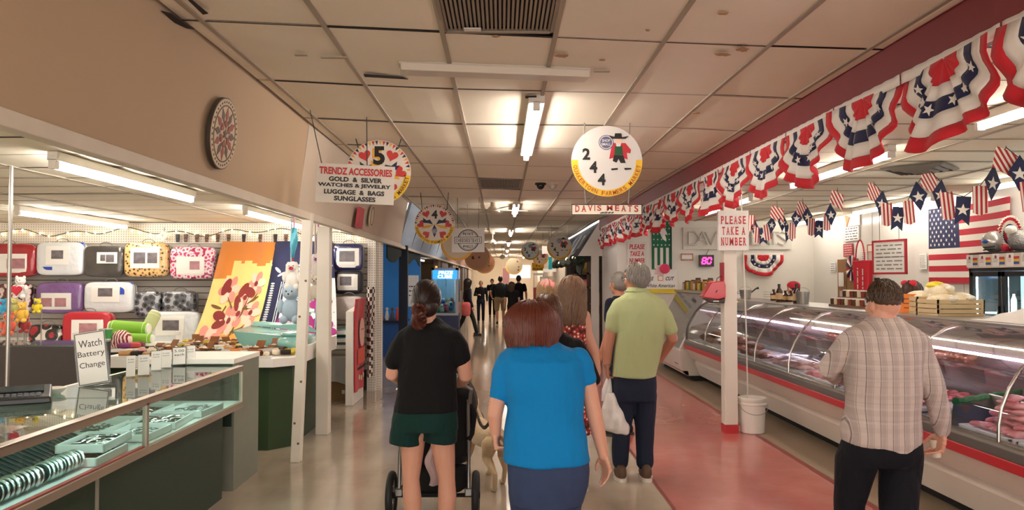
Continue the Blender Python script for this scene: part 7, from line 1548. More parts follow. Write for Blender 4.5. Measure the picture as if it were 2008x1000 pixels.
Mh = HM(K(1046, 642, 4.27), .0, -.28); taper(b, [K(1054, 678, 4.23), K(1048, 650, 4.26)], [.062, .058]); head(b, Mh, 1.05)
for x in (1048, 1092): p = K(x, 1130); taper(b, [p+Vector((0, 0, .1)), Vector((p.x, p.y, .05)), Vector((p.x, p.y+.12, .035))], [.04, .04, .03])
solid(b, 'body', SKIN, t, .0055, 4); face_parts(Mh, t, 1.05)
RH = hairm('auburn red hair', '#69301f', '#472015'); b = MB(); c = K(1043, 636, 4.25); b.ball(c+Vector((0, .01, .015)), (.142, .135, .118), 20, 14); b.ball(c+Vector((0, -.0, -.045)), (.15, .135, .08), 20, 12); h = solid(b, 'hair', RH, t, .008, 4)
b = MB(); strands(b, HM(c+Vector((0, .0, -.012)), .0, -.12), 1100, .42, .0036, 4, 1.0, .003, .02, (.143, .136, .125), .015,   .6, .6, zmin=-.115, steps=14); b.build('hair_strands', RH, h, smooth=True)
for x in (1046, 1094): p = K(x, 1125); shoe(t, Vector((p.x, p.y, 0)), 0, mat('white trainer', '#c9c5c0', .6), mat('pale sole', '#cfcac4', .6), .9)
# ---- brown haired woman in black behind her
Y = 5.25; K = lambda px, py, y=Y: atY(px, py, y)
t = person('brown haired woman with a black long sleeved top partly behind the red haired woman', (.34, Y, 0))
rows = [(650, 1062, 1106, .07, .02), (662, 1045, 1125, .10), (690, 1038, 1138, .12), (740, 1040, 1138, .13), (800, 1042, 1138, .13), (830, 1040, 1140, .14)]
b = MB(); rings(b, rows, Y); taper(b, [K(1130, 680), K(1148, 705), K(1158, 728), K(1168, 745)], [.058, .052, .046, .038]); taper(b, [K(1046, 680), K(1035, 740), K(1040, 790)], [.058, .05, .04]); solid(b, 'top', TEE, t, .01, 4, folds(.003))
b = MB(); rings(b, [(826, 1042, 1140, .13), (860, 1042, 1142, .145), (880, 1044, 1140, .14)], Y)
for x in (1066, 1116): taper(b, [K(x, 870), K(x, 945), K(x, 1005)], [.085, .065, .055])
solid(b, 'jeans', JEAN, t, .011, 4)
b = MB(); rings(b, shrink(rows, .85, 6), Y); Mh = HM(K(1074, 618), -.25, -.05); taper(b, [K(1080, 655), K(1076, 630)], [.055, .052]); head(b, Mh); taper(b, [K(1162, 738), K(1172, 748)], [.036, .028]); hand(b, K(1173, 748), (.5, .2, -.8), (1, 0, .3), (-.2, 1, 0), .5, .95); hand(b, K(1041, 800), (0, .2, -1), (-1, 0, 0), (0, 1, 0), .4, .9)
for x in (1066, 1116): p = K(x, 1010); taper(b, [p, Vector((p.x, p.y, .05)), Vector((p.x, p.y+.12, .035))], [.04, .04, .03])
solid(b, 'body', SKIN, t, .0065, 4); face_parts(Mh, t)
BH = hairm('brown hair', '#5d3a25', '#3a2115'); b = MB(); cap_hair(b, Mh, 1.08); h = solid(b, 'hair', BH, t, .008, 3); b = MB(); strands(b, Mh, 600, .5, .004, 9, 1.08, .004, .02, front=.45, zmin=-.26, steps=14); b.build('hair_strands', BH, h, smooth=True)
for x in (1066, 1116): p = K(x, 1012); shoe(t, Vector((p.x, p.y, 0)), 0, mat('dark grey trainer', '#2c2c30', .7), mat('pale sole', '#cfcac4', .6), .9)
# ---- woman in floral sleeveless dress
Y = 6.05; K = lambda px, py, y=Y: atY(px, py, y)
def m_floral():
    t_ = NT('red floral cloth'); v = t_.coord(); vo = t_.add('ShaderNodeTexVoronoi'); vo.inputs['Scale'].default_value = 34; t_.l.new(v, vo.inputs['Vector']); f = t_.ramp(vo.outputs['Distance'], [(0, '#f0ddc8'), (.25, '#e8c2b0'), (.34, '#b23a2c'), (.55, '#8e2a22'), (.75, '#3a1a18')]); t_.color(f); t_.b.inputs['Roughness'].default_value = .8; return t_.m
t = person('woman with long wavy brown hair in a red floral sleeveless dress', (.55, Y, 0)); FLO = m_floral()
rows = [(606, 1112, 1146, .06, .02), (616, 1104, 1150, .08), (640, 1100, 1150, .105), (690, 1100, 1150, .11), (740, 1098, 1152, .12), (790, 1092, 1156, .14), (850, 1086, 1162, .16)]
b = MB(); rings(b, rows, Y); solid(b, 'dress', FLO, t, .011, 4, folds(.003))
b = MB(); rings(b, shrink(rows[:5], .85, 3), Y); taper(b, [K(1146, 620), K(1152, 660), K(1166, 692), K(1172, 730)], [.05, .045, .04, .028]); hand(b, K(1172, 732), (.15, .1, -1), (1, 0, 0), (0, 1, 0), .4, .95); taper(b, [K(1104, 620), K(1096, 665), K(1094, 700), K(1100, 728)], [.05, .045, .04, .028]); hand(b, K(1100, 730), (.0, .2, -1), (-1, 0, 0), (0, 1, 0), .4, .95)
for x in (1108, 1142): taper(b, [K(x, 830), K(x, 890), K(x, 915), K(x, 948)], [.075, .055, .058, .036]); p = K(x, 950); taper(b, [p, Vector((p.x, p.y, .05)), Vector((p.x, p.y+.12, .03))], [.036, .036, .026])
Mh = HM(K(1122, 578), .1, 0); taper(b, [K(1126, 614), K(1124, 592)], [.052, .05]); head(b, Mh); solid(b, 'body', SKIN, t, .0075, 4); face_parts(Mh, t)
WH_ = hairm('wavy light brown hair', '#80614a', '#5a4231'); b = MB(); cap_hair(b, Mh, 1.1); h = solid(b, 'hair', WH_, t, .009, 3); b = MB(); strands(b, Mh, 760, .5, .0042, 14, 1.12, .016, .06, front=.5, zmin=-.21, steps=16); b.build('hair_strands', WH_, h, smooth=True)
for x in (1108, 1142): p = K(x, 952); shoe(t, Vector((p.x, p.y, 0)), 0, mat('tan sandal', '#8a6344', .6), mat('pale sole', '#cfcac4', .6), .88)
# ---- generic figure for the others
def figure(label, px, py_top, Y, H, top, bot, skin, hair, hs='short', yaw=0, voxel=.012, w=1.0, sleeve='short', legs='long', stride=0, arms=None, headyaw=0, shoes=None, skirt=False, pos=None, facep=True, hairlen=.3):
    """pedestrian seen at px, standing on the floor at depth Y, facing yaw (0 walks away from the camera)"""
    x = atY(px, py_top, Y).x if pos is None else pos[0]; s = H/1.70; M0 = Matrix.Translation((x, Y, 0)) @ Matrix.Rotation(yaw, 4, 'Z'); T = lambda a, c, d: M0 @ Vector((a*s, c*s, d*s))
    t = person(label, (x, Y, 0), yaw)
    def loft(b, rr, n=20):
        ring = []
        for z, rx, ry, cy in rr: ring.append(((M0 @ Vector((0, cy*s, z*s))), rx*s*w, ry*s*w, yaw))
        b.loft(ring, n, 2.3)
    TR = [(.92, .165, .12, 0), (1.02, .150, .11, 0), (1.15, .155, .115, 0), (1.30, .175, .12, 0), (1.39, .17, .10, 0), (1.44, .11, .075, .0), (1.47, .06, .055, 0)]
    A = {}
    for q in (-1, 1):
        el, wr_ = ((q*.245*w, -.02, 1.13), (q*.255*w, .06, .90)); 
        if arms and q in arms: el, wr_ = arms[q]
        A[q] = (T(q*.175*w, 0, 1.39), T(*el), T(*wr_))
    b = MB(); loft(b, TR)
    for q in (-1, 1):
        S_, E, W_ = A[q]
        if sleeve == 'long': taper(b, [S_, E, W_], [.062*s, .052*s, .042*s])
        elif sleeve == 'short': taper(b, [S_, S_.lerp(E, .62)], [.064*s, .062*s])
    solid(b, 'top', top, t, voxel, 4, folds(.003))
    LG = {}
    for q in (-1, 1): st = stride*q; LG[q] = (T(q*.09*w, 0, .88), T(q*.095*w, st*.55+.02, .48), T(q*.095*w, st-(.06 if st < 0 else 0), .085+(.03 if st < 0 else 0)))
    b = MB(); loft(b, [(.82, .165, .12, 0), (.9, .17, .125, 0), (.98, .158, .115, 0)])
    for q in (-1, 1):
        h_, k_, a_ = LG[q]
        if skirt: continue
        if legs == 'long': taper(b, [h_, k_, a_+Vector((0, 0, .02))], [.088*s*w, .066*s, .056*s])
        else: taper(b, [h_, h_.lerp(k_, .85)], [.095*s*w, .09*s])
    solid(b, 'trousers' if legs == 'long' else 'shorts', bot, t, voxel, 4)
    b = MB(); loft(b, [(z, rx*.88, ry*.85, cy) for z, rx, ry, cy in TR])
    for q in (-1, 1):
        S_, E, W_ = A[q]; taper(b, [S_, E, W_], [.048*s, .04*s, .028*s]); d = (W_-E).normalized(); fw = M0.to_3x3() @ Vector((0, 1, 0)); sd = M0.to_3x3() @ Vector((q, 0, 0)); hand(b, W_, d, sd, fw, .4, s*.98)
        h_, k_, a_ = LG[q]; taper(b, [h_, k_, k_.lerp(a_, .35), a_, a_+fw*.1-Vector((0, 0, .04))], [.075*s, .053*s, .056*s, .036*s, .03*s])
    Mh = HM(T(0, .01, 1.585), yaw+headyaw, 0); taper(b, [T(0, -.01, 1.42), T(0, 0, 1.53)], [.056*s, .052*s]); head(b, Mh, s); solid(b, 'body', skin, t, voxel*.75, 4)
    if facep: face_parts(Mh, t, s)
    b = MB()
    if hs == 'short': cap_hair(b, Mh, 1.04*s, (.082, .102, .104), .0)
    else: cap_hair(b, Mh, 1.07*s)
    h = solid(b, 'hair', hair, t, .008, 3)
    if hs == 'long': b = MB(); strands(b, Mh, 200, hairlen, .008, int(px), 1.07*s, .006, .05); b.build('hair_strands', hair, h, smooth=True)
    elif hs == 'short' and voxel < .011: b = MB(); strands(b, Mh, 260, .05, .004, int(px), 1.03*s, .002, 0, (.083, .103, .106), steps=5); b.build('hair_strands', hair, h, smooth=True)
    fwd = M0.to_3x3() @ Vector((0, 1, 0)); sm, so = shoes or (mat('dark shoe', '#211d1b', .6), mat('dark sole', '#3a3430', .7))
    for q in (-1, 1): a_ = LG[q][2]; shoe(t, Vector((a_.x, a_.y, max(0, a_.z-.085*s-.02*s))), yaw, sm, so, .95*s)
    return t, Mh, s
# ---- man in light green polo
Y = 6.36; K = lambda px, py, y=Y: atY(px, py, y)
t = person('grey haired man in a light green polo shirt holding a white plastic bag', (1.14, Y, 0)); POLO = cloth('light green pique', '#b3bc8c', '#a4ad7d', .3); DJ = denim('dark denim', '#18243d', '#0f1729')
rows = [(566, 1232, 1268, .065, .01), (574, 1226, 1276, .085), (586, 1210, 1300, .11), (610, 1206, 1306, .135), (650, 1210, 1302, .145), (690, 1205, 1295, .145), (738, 1198, 1287, .15)]
b = MB(); rings(b, rows, Y); taper(b, [K(1216, 600), K(1206, 620), K(1200, 642)], [.07, .07, .06]); taper(b, [K(1292, 600), K(1304, 622), K(1314, 645)], [.07, .072, .062]); solid(b, 'polo_shirt', POLO, t, .010, 4, folds(.008, 12, 7, 1))
b = MB(); c = K(1249, 570); b.loft([(c+Vector((0, .0, -.012)), .105, .09), (c+Vector((0, .0, .005)), .09, .078), (c+Vector((0, .0, .03)), .078, .068)], 24); solid(b, 'collar', POLO, t, .008, 2)
b = MB(); rings(b, [(732, 1203, 1286, .13), (760, 1201, 1287, .145), (785, 1203, 1287, .14)], Y)
taper(b, [K(1224, 775), K(1219, 840), K(1216, 905)], [.10, .078, .068]); taper(b, [K(1266, 775), K(1264, 840), K(1265, 905)], [.10, .080, .072]); solid(b, 'jeans', DJ, t, .010, 4, folds(.004, 8, 16, 2))
b = MB(); rings(b, shrink(rows, .85, 4), Y); taper(b, [K(1212, 605), K(1200, 640), K(1192, 682), K(1190, 716)], [.055, .05, .045, .033]); hand(b, K(1190, 718), (.1, .2, -1), (-1, 0, 0), (0, 1, 0), .9, 1.05)
taper(b, [K(1298, 605), K(1312, 642), K(1319, 664), K(1306, 684, 6.5), K(1297, 700, 6.58)], [.055, .05, .046, .04, .032]); hand(b, K(1297, 700, 6.58), (-.8, .1, -.5), (.3, 1, .2), (.2, .2, 1), .35, 1.05)
Mh = HM(K(1248, 549), .75, 0); taper(b, [K(1250, 580), K(1249, 560)], [.06, .058]); head(b, Mh, 1.04)
for x in (1216, 1265): p = K(x, 915); taper(b, [p, Vector((p.x, p.y, .05)), Vector((p.x, p.y+.1, .04))], [.04, .04, .03])
solid(b, 'body', SKIN2, t, .0065, 4); face_parts(Mh, t, 1.04)
GH = hairm('grey hair', '#8d8780', '#5f5a55'); b = MB(); cap_hair(b, Mh, 1.07, (.082, .102, .1), .0); h = solid(b, 'hair', GH, t, .007, 3); b = MB(); strands(b, Mh, 380, .06, .004, 5, 1.06, .003, 0, (.083, .103, .103), .03, steps=5); b.build('hair_strands', GH, h, smooth=True)
b = MB(); T = lambda x, y, z: Mh @ (Vector((x, y, z))*1.04)
for q in (-1, 1):
    L = Mh @ Matrix.Translation((q*.034, .108, .014)) @ Matrix.Rotation(PI/2, 4, 'X'); b.arc(L, .021, .024, t=.003, n=20); b.tube([T(q*.058, .105, .018), T(q*.084, .04, .02), T(q*.088, -.02, .012)], .0028, 6)
b.tube([T(-.01, .112, .018), T(.01, .112, .018)], .0025, 6); b.build('glasses', mat('dark spectacle frame', '#2b2623', .3), t)
b = MB(); p = K(1190, 714); b.tube([p+Vector((.036*math.cos(a), .036*math.sin(a), 0)) for a in [2*PI*k/16 for k in range(17)]], .006, 6, cap=False); w_ = b.build('watch', STEEL, t); 
for x in (1216, 1265): p = K(x, 905); shoe(t, Vector((p.x, p.y-.02, 0)), -.05, mat('brown shoe leather', '#5c4330', .6), mat('cream sole', '#d6cdbf', .6), 1.05)
# plastic bag
p = K(1207, 812, 6.33); t = thing('plastic_bag', 'white plastic shopping bag hanging from the hand of the man in the green polo', 'bag', p); PB = mat('thin white plastic', '#e9e5df', .25, coat=.3, bump=(14, .6)); b = MB()
rr = []
for py, a, c, ry in ((770, 1188, 1204, .02), (782, 1184, 1212, .05), (800, 1180, 1222, .075), (820, 1179, 1231, .09), (838, 1183, 1236, .09), (848, 1196, 1234, .07), (851, 1208, 1228, .03)): A, C = K(a, py, 6.33), K(c, py, 6.33); rr.append(((A+C)/2, (C.x-A.x)/2, ry))
b.loft(rr, 26, 2.2); o = solid(b, 'bag_body', PB, t, .009, 2, lambda c: .006*np.sin(40*c[:, 0]+14*c[:, 2])+.004*np.sin(70*c[:, 0]-20*c[:, 2]))
for a in (-1, 1): MB().tube([K(1190+a*6, 786, 6.33), K(1190+a*5, 765, 6.33+a*.02), K(1193+a*2, 745, 6.35+a*.01), K(1193, 739, 6.37)], [(.02, .004), (.022, .004), (.015, .005), (.01, .006)], 8).build('handle', PB, t, smooth=True)
tag(MB().ball(K(1213, 822, 6.33), (.05, .05, .09), 12, 8).build('groceries', mat('packed goods', '#8d8f8a', .6), smooth=True), 'dim shape of goods inside the white plastic bag', 'groceries')
# ---- man in plaid shirt
Y = 4.25; K = lambda px, py, y=Y: atY(px, py, y)
def m_plaid():
    t_ = NT('tan plaid shirting'); o = t_.sep(t_.coord()); x, z = o[0], o[2]
    def line(v, f, w_, ph=0): fr = t_.math('FRACT', t_.math('ADD', t_.math('MULTIPLY', v, f), ph)); return t_.math('LESS_THAN', fr, w_)
    c = t_.mix(t_.math('MULTIPLY', line(x, 16, .34), .55), '#bfb2aa', '#978a84'); c = t_.mix(t_.math('MULTIPLY', line(x, 16, .07, .12), .75), c, '#5f4f4b'); c = t_.mix(t_.math('MULTIPLY', line(x, 16, .05, .62), .5), c, '#8a5f5a'); c = t_.mix(t_.math('MULTIPLY', line(z, 11, .3), .18), c, '#94857c'); c = t_.mix(t_.math('MULTIPLY', line(z, 11, .05, .3), .2), c, '#6d5c56'); c = t_.mix(t_.math('MULTIPLY', line(z, 13, .12, .75), .15), c, '#d6ccc6')
    t_.color(c); t_.b.inputs['Roughness'].default_value = .85; t_.bump(t_.noise(t_.coord((1, 1, .5)), 9, 3), .6, .05); return t_.m
t = person('man with short dark hair in a tan plaid shirt standing at the meat case', (2.1, Y, 0)); PLD = m_plaid(); NP = cloth('black navy trousers', '#14151c', '#0c0c11')
rows = [(622, 1700, 1766, .075, .02), (632, 1690, 1778, .095, .01), (646, 1664, 1800, .13), (666, 1655, 1812, .15), (700, 1658, 1808, .165), (745, 1660, 1800, .165), (800, 1660, 1797, .16), (845, 1654, 1802, .165), (866, 1658, 1800, .165), (884, 1680, 1790, .15)]
b = MB(); rings(b, rows, Y); taper(b, [K(1672, 672), K(1650, 696, 4.3), K(1624, 722, 4.36), K(1640, 738, 4.5), K(1662, 742, 4.62)], [.078, .072, .062, .056, .044]); taper(b, [K(1797, 676), K(1814, 712), K(1830, 762, 4.22), K(1841, 806, 4.25), K(1847, 845, 4.28)], [.078, .07, .06, .054, .044]); solid(b, 'plaid_shirt', PLD, t, .008, 4, folds(.008, 10, 12, 4))
b = MB(); c = K(1733, 630, Y+.01); b.loft([(c+Vector((0, 0, -.025)), .115, .095), (c, .10, .085), (c+Vector((0, .01, .028)), .088, .078)], 24); solid(b, 'collar', PLD, t, .008, 2)
b = MB(); rings(b, [(862, 1654, 1802, .15), (890, 1647, 1804, .165), (908, 1644, 1804, .15)], Y); taper(b, [K(1680, 905), K(1665, 985), K(1666, 1060), K(1668, 1118)], [.115, .08, .075, .07]); taper(b, [K(1766, 905), K(1762, 1000, 4.15), K(1765, 1060, 4.1), K(1768, 1118, 4.05)], [.115, .098, .085, .075]); solid(b, 'trousers', NP, t, .009, 4, folds(.004, 8, 12))
b = MB(); rings(b, shrink(rows, .8, 10), Y); taper(b, [K(1797, 690), K(1831, 768, 4.22), K(1847, 848, 4.28)], [.05, .042, .032]); hand(b, K(1847, 850, 4.28), (-.12, .25, -1), (1, -.2, 0), (-.2, 1, 0), .75, 1.08)
taper(b, [K(1665, 690), K(1626, 724, 4.36), K(1666, 744, 4.64)], [.05, .042, .032]); hand(b, K(1668, 744, 4.65), (.7, .7, .1), (-.5, .5, .6), (.1, .1, 1), .5, 1.05)
Mh = HM(K(1733, 598, 4.27), .1, -.05); taper(b, [K(1733, 640), K(1733, 612)], [.066, .063]); head(b, Mh, 1.04)
for x, yy in ((1674, 4.25), (1768, 4.05)): p = K(x, 1120, yy); taper(b, [Vector((p.x, yy, .12)), Vector((p.x, yy, .05)), Vector((p.x, yy+.1, .04))], [.04, .04, .03])
solid(b, 'body', SKIN, t, .0055, 4); face_parts(Mh, t, 1.04)
DH = hairm('short dark brown hair', '#54402f', '#36261b'); b = MB(); cap_hair(b, Mh, 1.03, (.079, .098, .094), 2, .038); h = solid(b, 'hair', DH, t, .006, 3); b = MB(); strands(b, Mh, 700, .022, .003, 8, 1.03, .002, 0, (.081, .1, .1), .035, steps=4); b.build('hair_strands', DH, h, smooth=True)
for x, yy in ((1674, 4.25), (1768, 4.05)): p = K(x, 1120, yy); shoe(t, Vector((p.x, yy, 0)), 0, mat('dark shoe', '#211d1b', .6), mat('dark sole', '#3a3430', .7), 1.08)
p = K(1846, 880, 4.31); t = thing('paper_cup', 'small wrapped cup held in the right hand of the plaid shirted man', 'cup', p); MB().lathe([(.026, p.z-.05), (.036, p.z+.05), (.033, p.z+.05), (.022, p.z-.045)], (p.x-.02, p.y+.02, 0), 16).build('cup', mat('cream paper cup', '#dccdb8', .6), t, smooth=True)
# ---- people farther away
BLKC = TEE; NVY = cloth('navy cotton', '#1c2030', '#12141f'); KHK = cloth('khaki cotton', '#a08a6c', '#8a7559'); DTE = cloth('charcoal green cotton', '#2b2f2f', '#1f2222'); WHC = cloth('white coat cotton', '#e6e3df', '#d4d0ca'); BRH = hairm('medium brown hair', '#4a2f20', '#2b1a12'); BLO = hairm('blond hair', '#9a7a52', '#6d5235'); BLH = hairm('black hair', '#15110f', '#080706'); WHT = mat('white shoe', '#d8d4ce', .6)
t, Mh, s = figure('person in a pink cap behind the brown haired woman', 1074, 560, 6.9, 1.62, cloth('rose cotton', '#b5626a', '#96484f'), DJ, SKIN, BLO, 'long', .1)
b = MB(); b.ball(Mh @ Vector((0, -.008, .055)), (.094, .114, .085), 18, 12, Mh); o = solid(b, 'cap', mat('pink cap cotton', '#d8697b', .8, noise=(20, '#e9a3ac', .8)), t, .008, 2); MB().grid(lambda u, v: tuple(Mh @ Vector((.075*(2*u-1), .09+.075*v*(1-(2*u-1)**2*.6), .045-.02*v-.02*(2*u-1)**2))), 10, 5, .005).build('cap_visor', mat('pink cap cotton', '#d8697b', .8), o, smooth=True)
t, Mh, s = figure('man in a navy shirt partly hidden by the man in the green polo', 1214, 540, 8.1, 1.70, NVY, DJ, SKIN2, GH, 'short', .9, headyaw=-.3)
figure('woman in a dark coat carrying a pink bag beside the prize machine', 917, 545, 22.0, 1.62, NVY, DTE, SKIN, BLH, 'long', -1.2, sleeve='long', stride=.26)
b = MB(); p = atY(914, 606, 21.7); b.ball(p, (.13, .1, .2), 14, 10, p=4); o = tag(b.build('shoulder_bag', mat('bright pink patterned bag', '#c02f6a', .6, noise=(9, '#e08a4a', .9)), smooth=True), 'bright pink patterned bag at the hip of the woman by the prize machine', 'bag')
figure('blond woman in a black cardigan walking toward the camera', 943, 552, 28.5, 1.55, BLKC, NVY, SKIN, BLO, 'short', PI, sleeve='long', arms={1: ((.25, .05, 1.12), (.1, .22, 1.15))})
figure('person in black standing behind the blond woman', 965, 549, 33, 1.62, BLKC, BLKC, SKIN, BLH, 'short', PI, sleeve='long')
figure('man in a dark t-shirt and khaki shorts walking away down the aisle', 981, 544, 27.5, 1.72, DTE, KHK, SKIN, BLH, 'short', .05, w=1.25, legs='short', stride=.14, arms={-1: ((-.36, -.02, 1.15), (-.3, .16, .98))}, shoes=(mat('dark shoe', '#211d1b', .6), WHT))
figure('brown haired girl in black looking sideways in the aisle', 1004, 556, 24.0, 1.52, BLKC, BLKC, SKIN, BRH, 'long', .1, headyaw=-1.1)
figure('man with short black hair in a black t-shirt beside the girl', 1017, 543, 25.5, 1.74, BLKC, NVY, SKIN2, BLH, 'short', 0)
# ---- shop workers
t, Mh, s = figure('worker in a white coat and red cap bending behind the meat case', 1566, 545, 12.4, 1.58, WHC, NVY, SKIN2, BLH, 'short', 1.6, sleeve='long', pos=(4.75,))
b = MB(); b.ball(Mh @ Vector((0, -.01, .06)), (.09, .108, .075), 16, 12, Mh); solid(b, 'cap', mat('red cap cotton', '#c22436', .8), t, .008, 2)
t, Mh, s = figure('worker with a red bow in brown hair behind the bread crates', 1797, 560, 8.3, 1.60, cloth('red cotton', '#b5243a', '#8f1b2c'), NVY, SKIN, BRH, 'long', -1.2, pos=(4.48,))
b = MB()
for q in (-1, 1): b.ball(Mh @ Vector((q*.05, -.06, .105)), (.05, .03, .035), 10, 8, Mh)
b.ball(Mh @ Vector((0, -.06, .105)), (.02, .025, .025), 8, 6, Mh); solid(b, 'hair_bow', mat('red bow cloth', '#cf1f38', .7), t, .006, 2)
# ---- dog on a chain leash
t = DOG = thing('dog', 'tan dog on a chain leash walking beside the stroller', 'dog', (-.1, 6.35, 0)); FUR = mat('tan fur', '#b5946c', .9, noise=(7, '#d2b992', .9), bump=(70, .6), sheen=.3)
DM = Matrix.Translation((-.035, 6.12, 0)) @ Matrix.Rotation(.38, 4, 'Z'); D = lambda x, y, z: DM @ Vector((x, y, z)); b = MB()      # dog faces local +y
b.tube([D(0, -.04, .36), D(0, .03, .375), D(0, .16, .365), D(0, .32, .355), D(0, .43, .36), D(0, .50, .385)], [(.06, .07), (.085, .095), (.085, .085), (.095, .11), (.095, .12), (.07, .085)], 18); b.ball(D(0, -.03, .36), .07, 12, 10); b.ball(D(0, .47, .37), (.085, .08, .10), 14, 10)
taper(b, [D(0, .48, .42), D(0, .56, .50), D(0, .60, .55)], [.07, .055, .05]); b.ball(D(0, .63, .56), (.055, .065, .052), 14, 10); taper(b, [D(0, .66, .55), D(0, .74, .53)], [.036, .024]); b.ball(D(0, .755, .535), .017, 8, 6)
for q in (-1, 1):
    b.ball(D(q*.055, .61, .565), (.014, .03, .045), 10, 8)
    fy = .08*q
    taper(b, [D(q*.065, .0, .33), D(q*.075, .055+fy*.3, .22), D(q*.075, -.06+fy, .13), D(q*.072, -.045+fy*1.15, .03)], [.068, .042, .022, .02]); b.ball(D(q*.072, -.02+fy*1.15, .018), (.026, .042, .019), 10, 8, DM)
    taper(b, [D(q*.065, .43, .33), D(q*.07, .42-fy*.4, .20), D(q*.07, .44-fy*.9, .12), D(q*.07, .44-fy*1.1, .03)], [.05, .032, .024, .02]); b.ball(D(q*.07, .465-fy*1.1, .018), (.025, .04, .019), 10, 8, DM)
taper(b, [D(0, -.08, .38), D(.02, -.15, .30), D(.03, -.19, .20), D(.03, -.22, .14)], [.022, .02, .016, .01]); solid(b, 'body', FUR, t, .0065, 4)
b = MB()
for q in (-1, 1): b.ball(D(q*.03, .675, .58), .008, 8, 6)
b.build('eye', IRIS, t); MB().ball(D(0, .77, .54), (.014, .012, .011), 8, 6).build('nose', BCAP, t, smooth=True)
MB().tube([D(.068*math.cos(a), .52+.05*math.cos(a)*0+.03*math.sin(a), .455+.06*math.sin(a)) for a in [2*PI*k/20 for k in range(21)]], .012, 8, cap=False).build('collar', mat('grey collar', '#5d5a58', .6), t)
t = thing('leash', 'chain leash running from the dog collar to the red haired woman', 'leash', D(0, .5, .52)); pa, pb = D(.0, .5, .525), atY(966, 818, 4.5); b = MB(); n = 44
for k in range(n):
    u = k/n; c = pa.lerp(pb, u)-Vector((0, 0, .10*math.sin(PI*u))); c2 = pa.lerp(pb, u+1/n)-Vector((0, 0, .10*math.sin(PI*(u+1/n)))); d = (c2-c).normalized(); sd = d.cross(Vector((0, 0, 1))).normalized() if k % 2 else d.cross(d.cross(Vector((0, 0, 1)))).normalized(); L = (c2-c).length*.72
    b.tube([c+d*L*math.cos(a)+sd*.011*math.sin(a) for a in [2*PI*j/10 for j in range(11)]], .004, 5, cap=False)
b.build('chain', mat('dark chain steel', '#4f4a45', .35, metal=.8), t, smooth=True); MB().tube([pb, atY(962, 838, 4.3), atY(973, 858, 4.2)], .007, 6).build('strap', BCAP, t)
# ------------------------------------------------------------------ blue room, far shops, end of the hall
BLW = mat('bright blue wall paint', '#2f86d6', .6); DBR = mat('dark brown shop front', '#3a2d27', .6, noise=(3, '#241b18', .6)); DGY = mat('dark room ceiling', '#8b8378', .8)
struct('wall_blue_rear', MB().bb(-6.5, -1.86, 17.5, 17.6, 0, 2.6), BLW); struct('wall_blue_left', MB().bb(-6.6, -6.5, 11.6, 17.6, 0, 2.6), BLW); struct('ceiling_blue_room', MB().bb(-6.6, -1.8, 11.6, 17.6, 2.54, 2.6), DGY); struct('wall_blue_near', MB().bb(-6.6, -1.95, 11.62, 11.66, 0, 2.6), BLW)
p = atY(791, 600, 14.0); post('dark_post', 'dark navy post in front of the blue room', (p.x, 14, 0), (p.x, 14, 2.25), .16, .1).children[0].data.materials[0] = mat('navy post paint', '#141b2b', .6)
tag(MB().grid(lambda u, v: (-1.84+.02*math.sin(9*u), 12.2+4.8*u, 2.2-.22*v*(1+.3*math.sin(14*u))), 30, 3, .02).build('valance', mat('dark green valance cloth', '#1d2a2a', .9), smooth=True), 'dark green valance hanging over the opening of the blue room', 'valance')
t, M, W, H, z = wall_panel(800, 540, 821, 601, 'white poster with dark marks on the blue wall', WPAP, 'poster', 'wall_poster', 17.49)
b = MB(); b.text('POPCORN', M, w=W*.8, h=H*.13, y=H*.3, bold=.03, z0=z) if False else lines(t, M, W, H*.4, z, 3, INK, 3); MB().poly([(-.05, -H*.4), (.06, -H*.4), (.04, -H*.15), (.08, -.02), (0, .0), (-.04, -H*.18)], M, .003, z).build('dark_mark', INK, t)
t = thing('counter_shelf', 'dark blue counter with small goods inside the blue room', 'counter', (-2.5, 16.6, 0)); MB().bb(-3.4, -2.1, 16.2, 17.0, 0, .72).build('cabinet', mat('deep blue cabinet', '#1d4b86', .6), t); MB().bb(-3.45, -2.05, 16.15, 17.05, .72, .76).build('top', mat('dark top', '#1d1a1c', .4), t)
for k in range(7):
    c = ['#d7a0b4', '#e8e4dc', '#8b5a3a', '#d8d2c8', '#4a4a52', '#c8443a', '#e6e0d4'][k]; x = -2.78+.11*k; tt = thing('small_ornament', ['pink', 'white', 'brown', 'pale', 'dark grey', 'red', 'cream'][k]+' ornament on the counter of the blue room', 'ornament', (x, 16.4, .76)); MB().lathe([(.03, .76), (.045, .82), (.03, .92), (.015, .98)], (x, 16.4, 0), 10).build('base', mat('ornament '+c, c, .4), tt, smooth=True); MB().ball((x, 16.4, 1.0), .035, 8, 6).build('top_ball', mat('ornament '+c, c, .4), tt, smooth=True)
# prize machine
YP = 18.9; a = atY(846, 525, YP); c = atY(899, 525, YP); x0, x1, zt = a.x, c.x, a.z; t = thing('claw_machine', 'white claw machine with a blue prize cube header', 'claw machine', ((x0+x1)/2, YP+.35, 0)); WM = mat('white machine enamel', '#d9dade', .35)
for x in (x0+.035, x1-.035):
    for y in (YP+.035, YP+.68): MB().bb(x-.035, x+.035, y-.035, y+.035, .75, zt).build('corner_post', WM, t)
MB().bb(x0, x1, YP, YP+.72, 0, .78).build('base', mat('indigo machine base', '#2a3560', .4), t, bevel=.01); MB().bb(x0, x1, YP, YP+.72, zt-.06, zt).build('roof', WM, t); MB().bb(x0, x1, YP-.01, YP+.01, .74, .80).build('front_rail', WM, t)
M = frame(((x0+x1)/2, YP, zt-.17)); MB().rect(M, 0, 0, x1-x0-.07, .22, .02).build('header', emis('lit blue header', '#2f8fe0', .9, '#2f7fd0'), t)
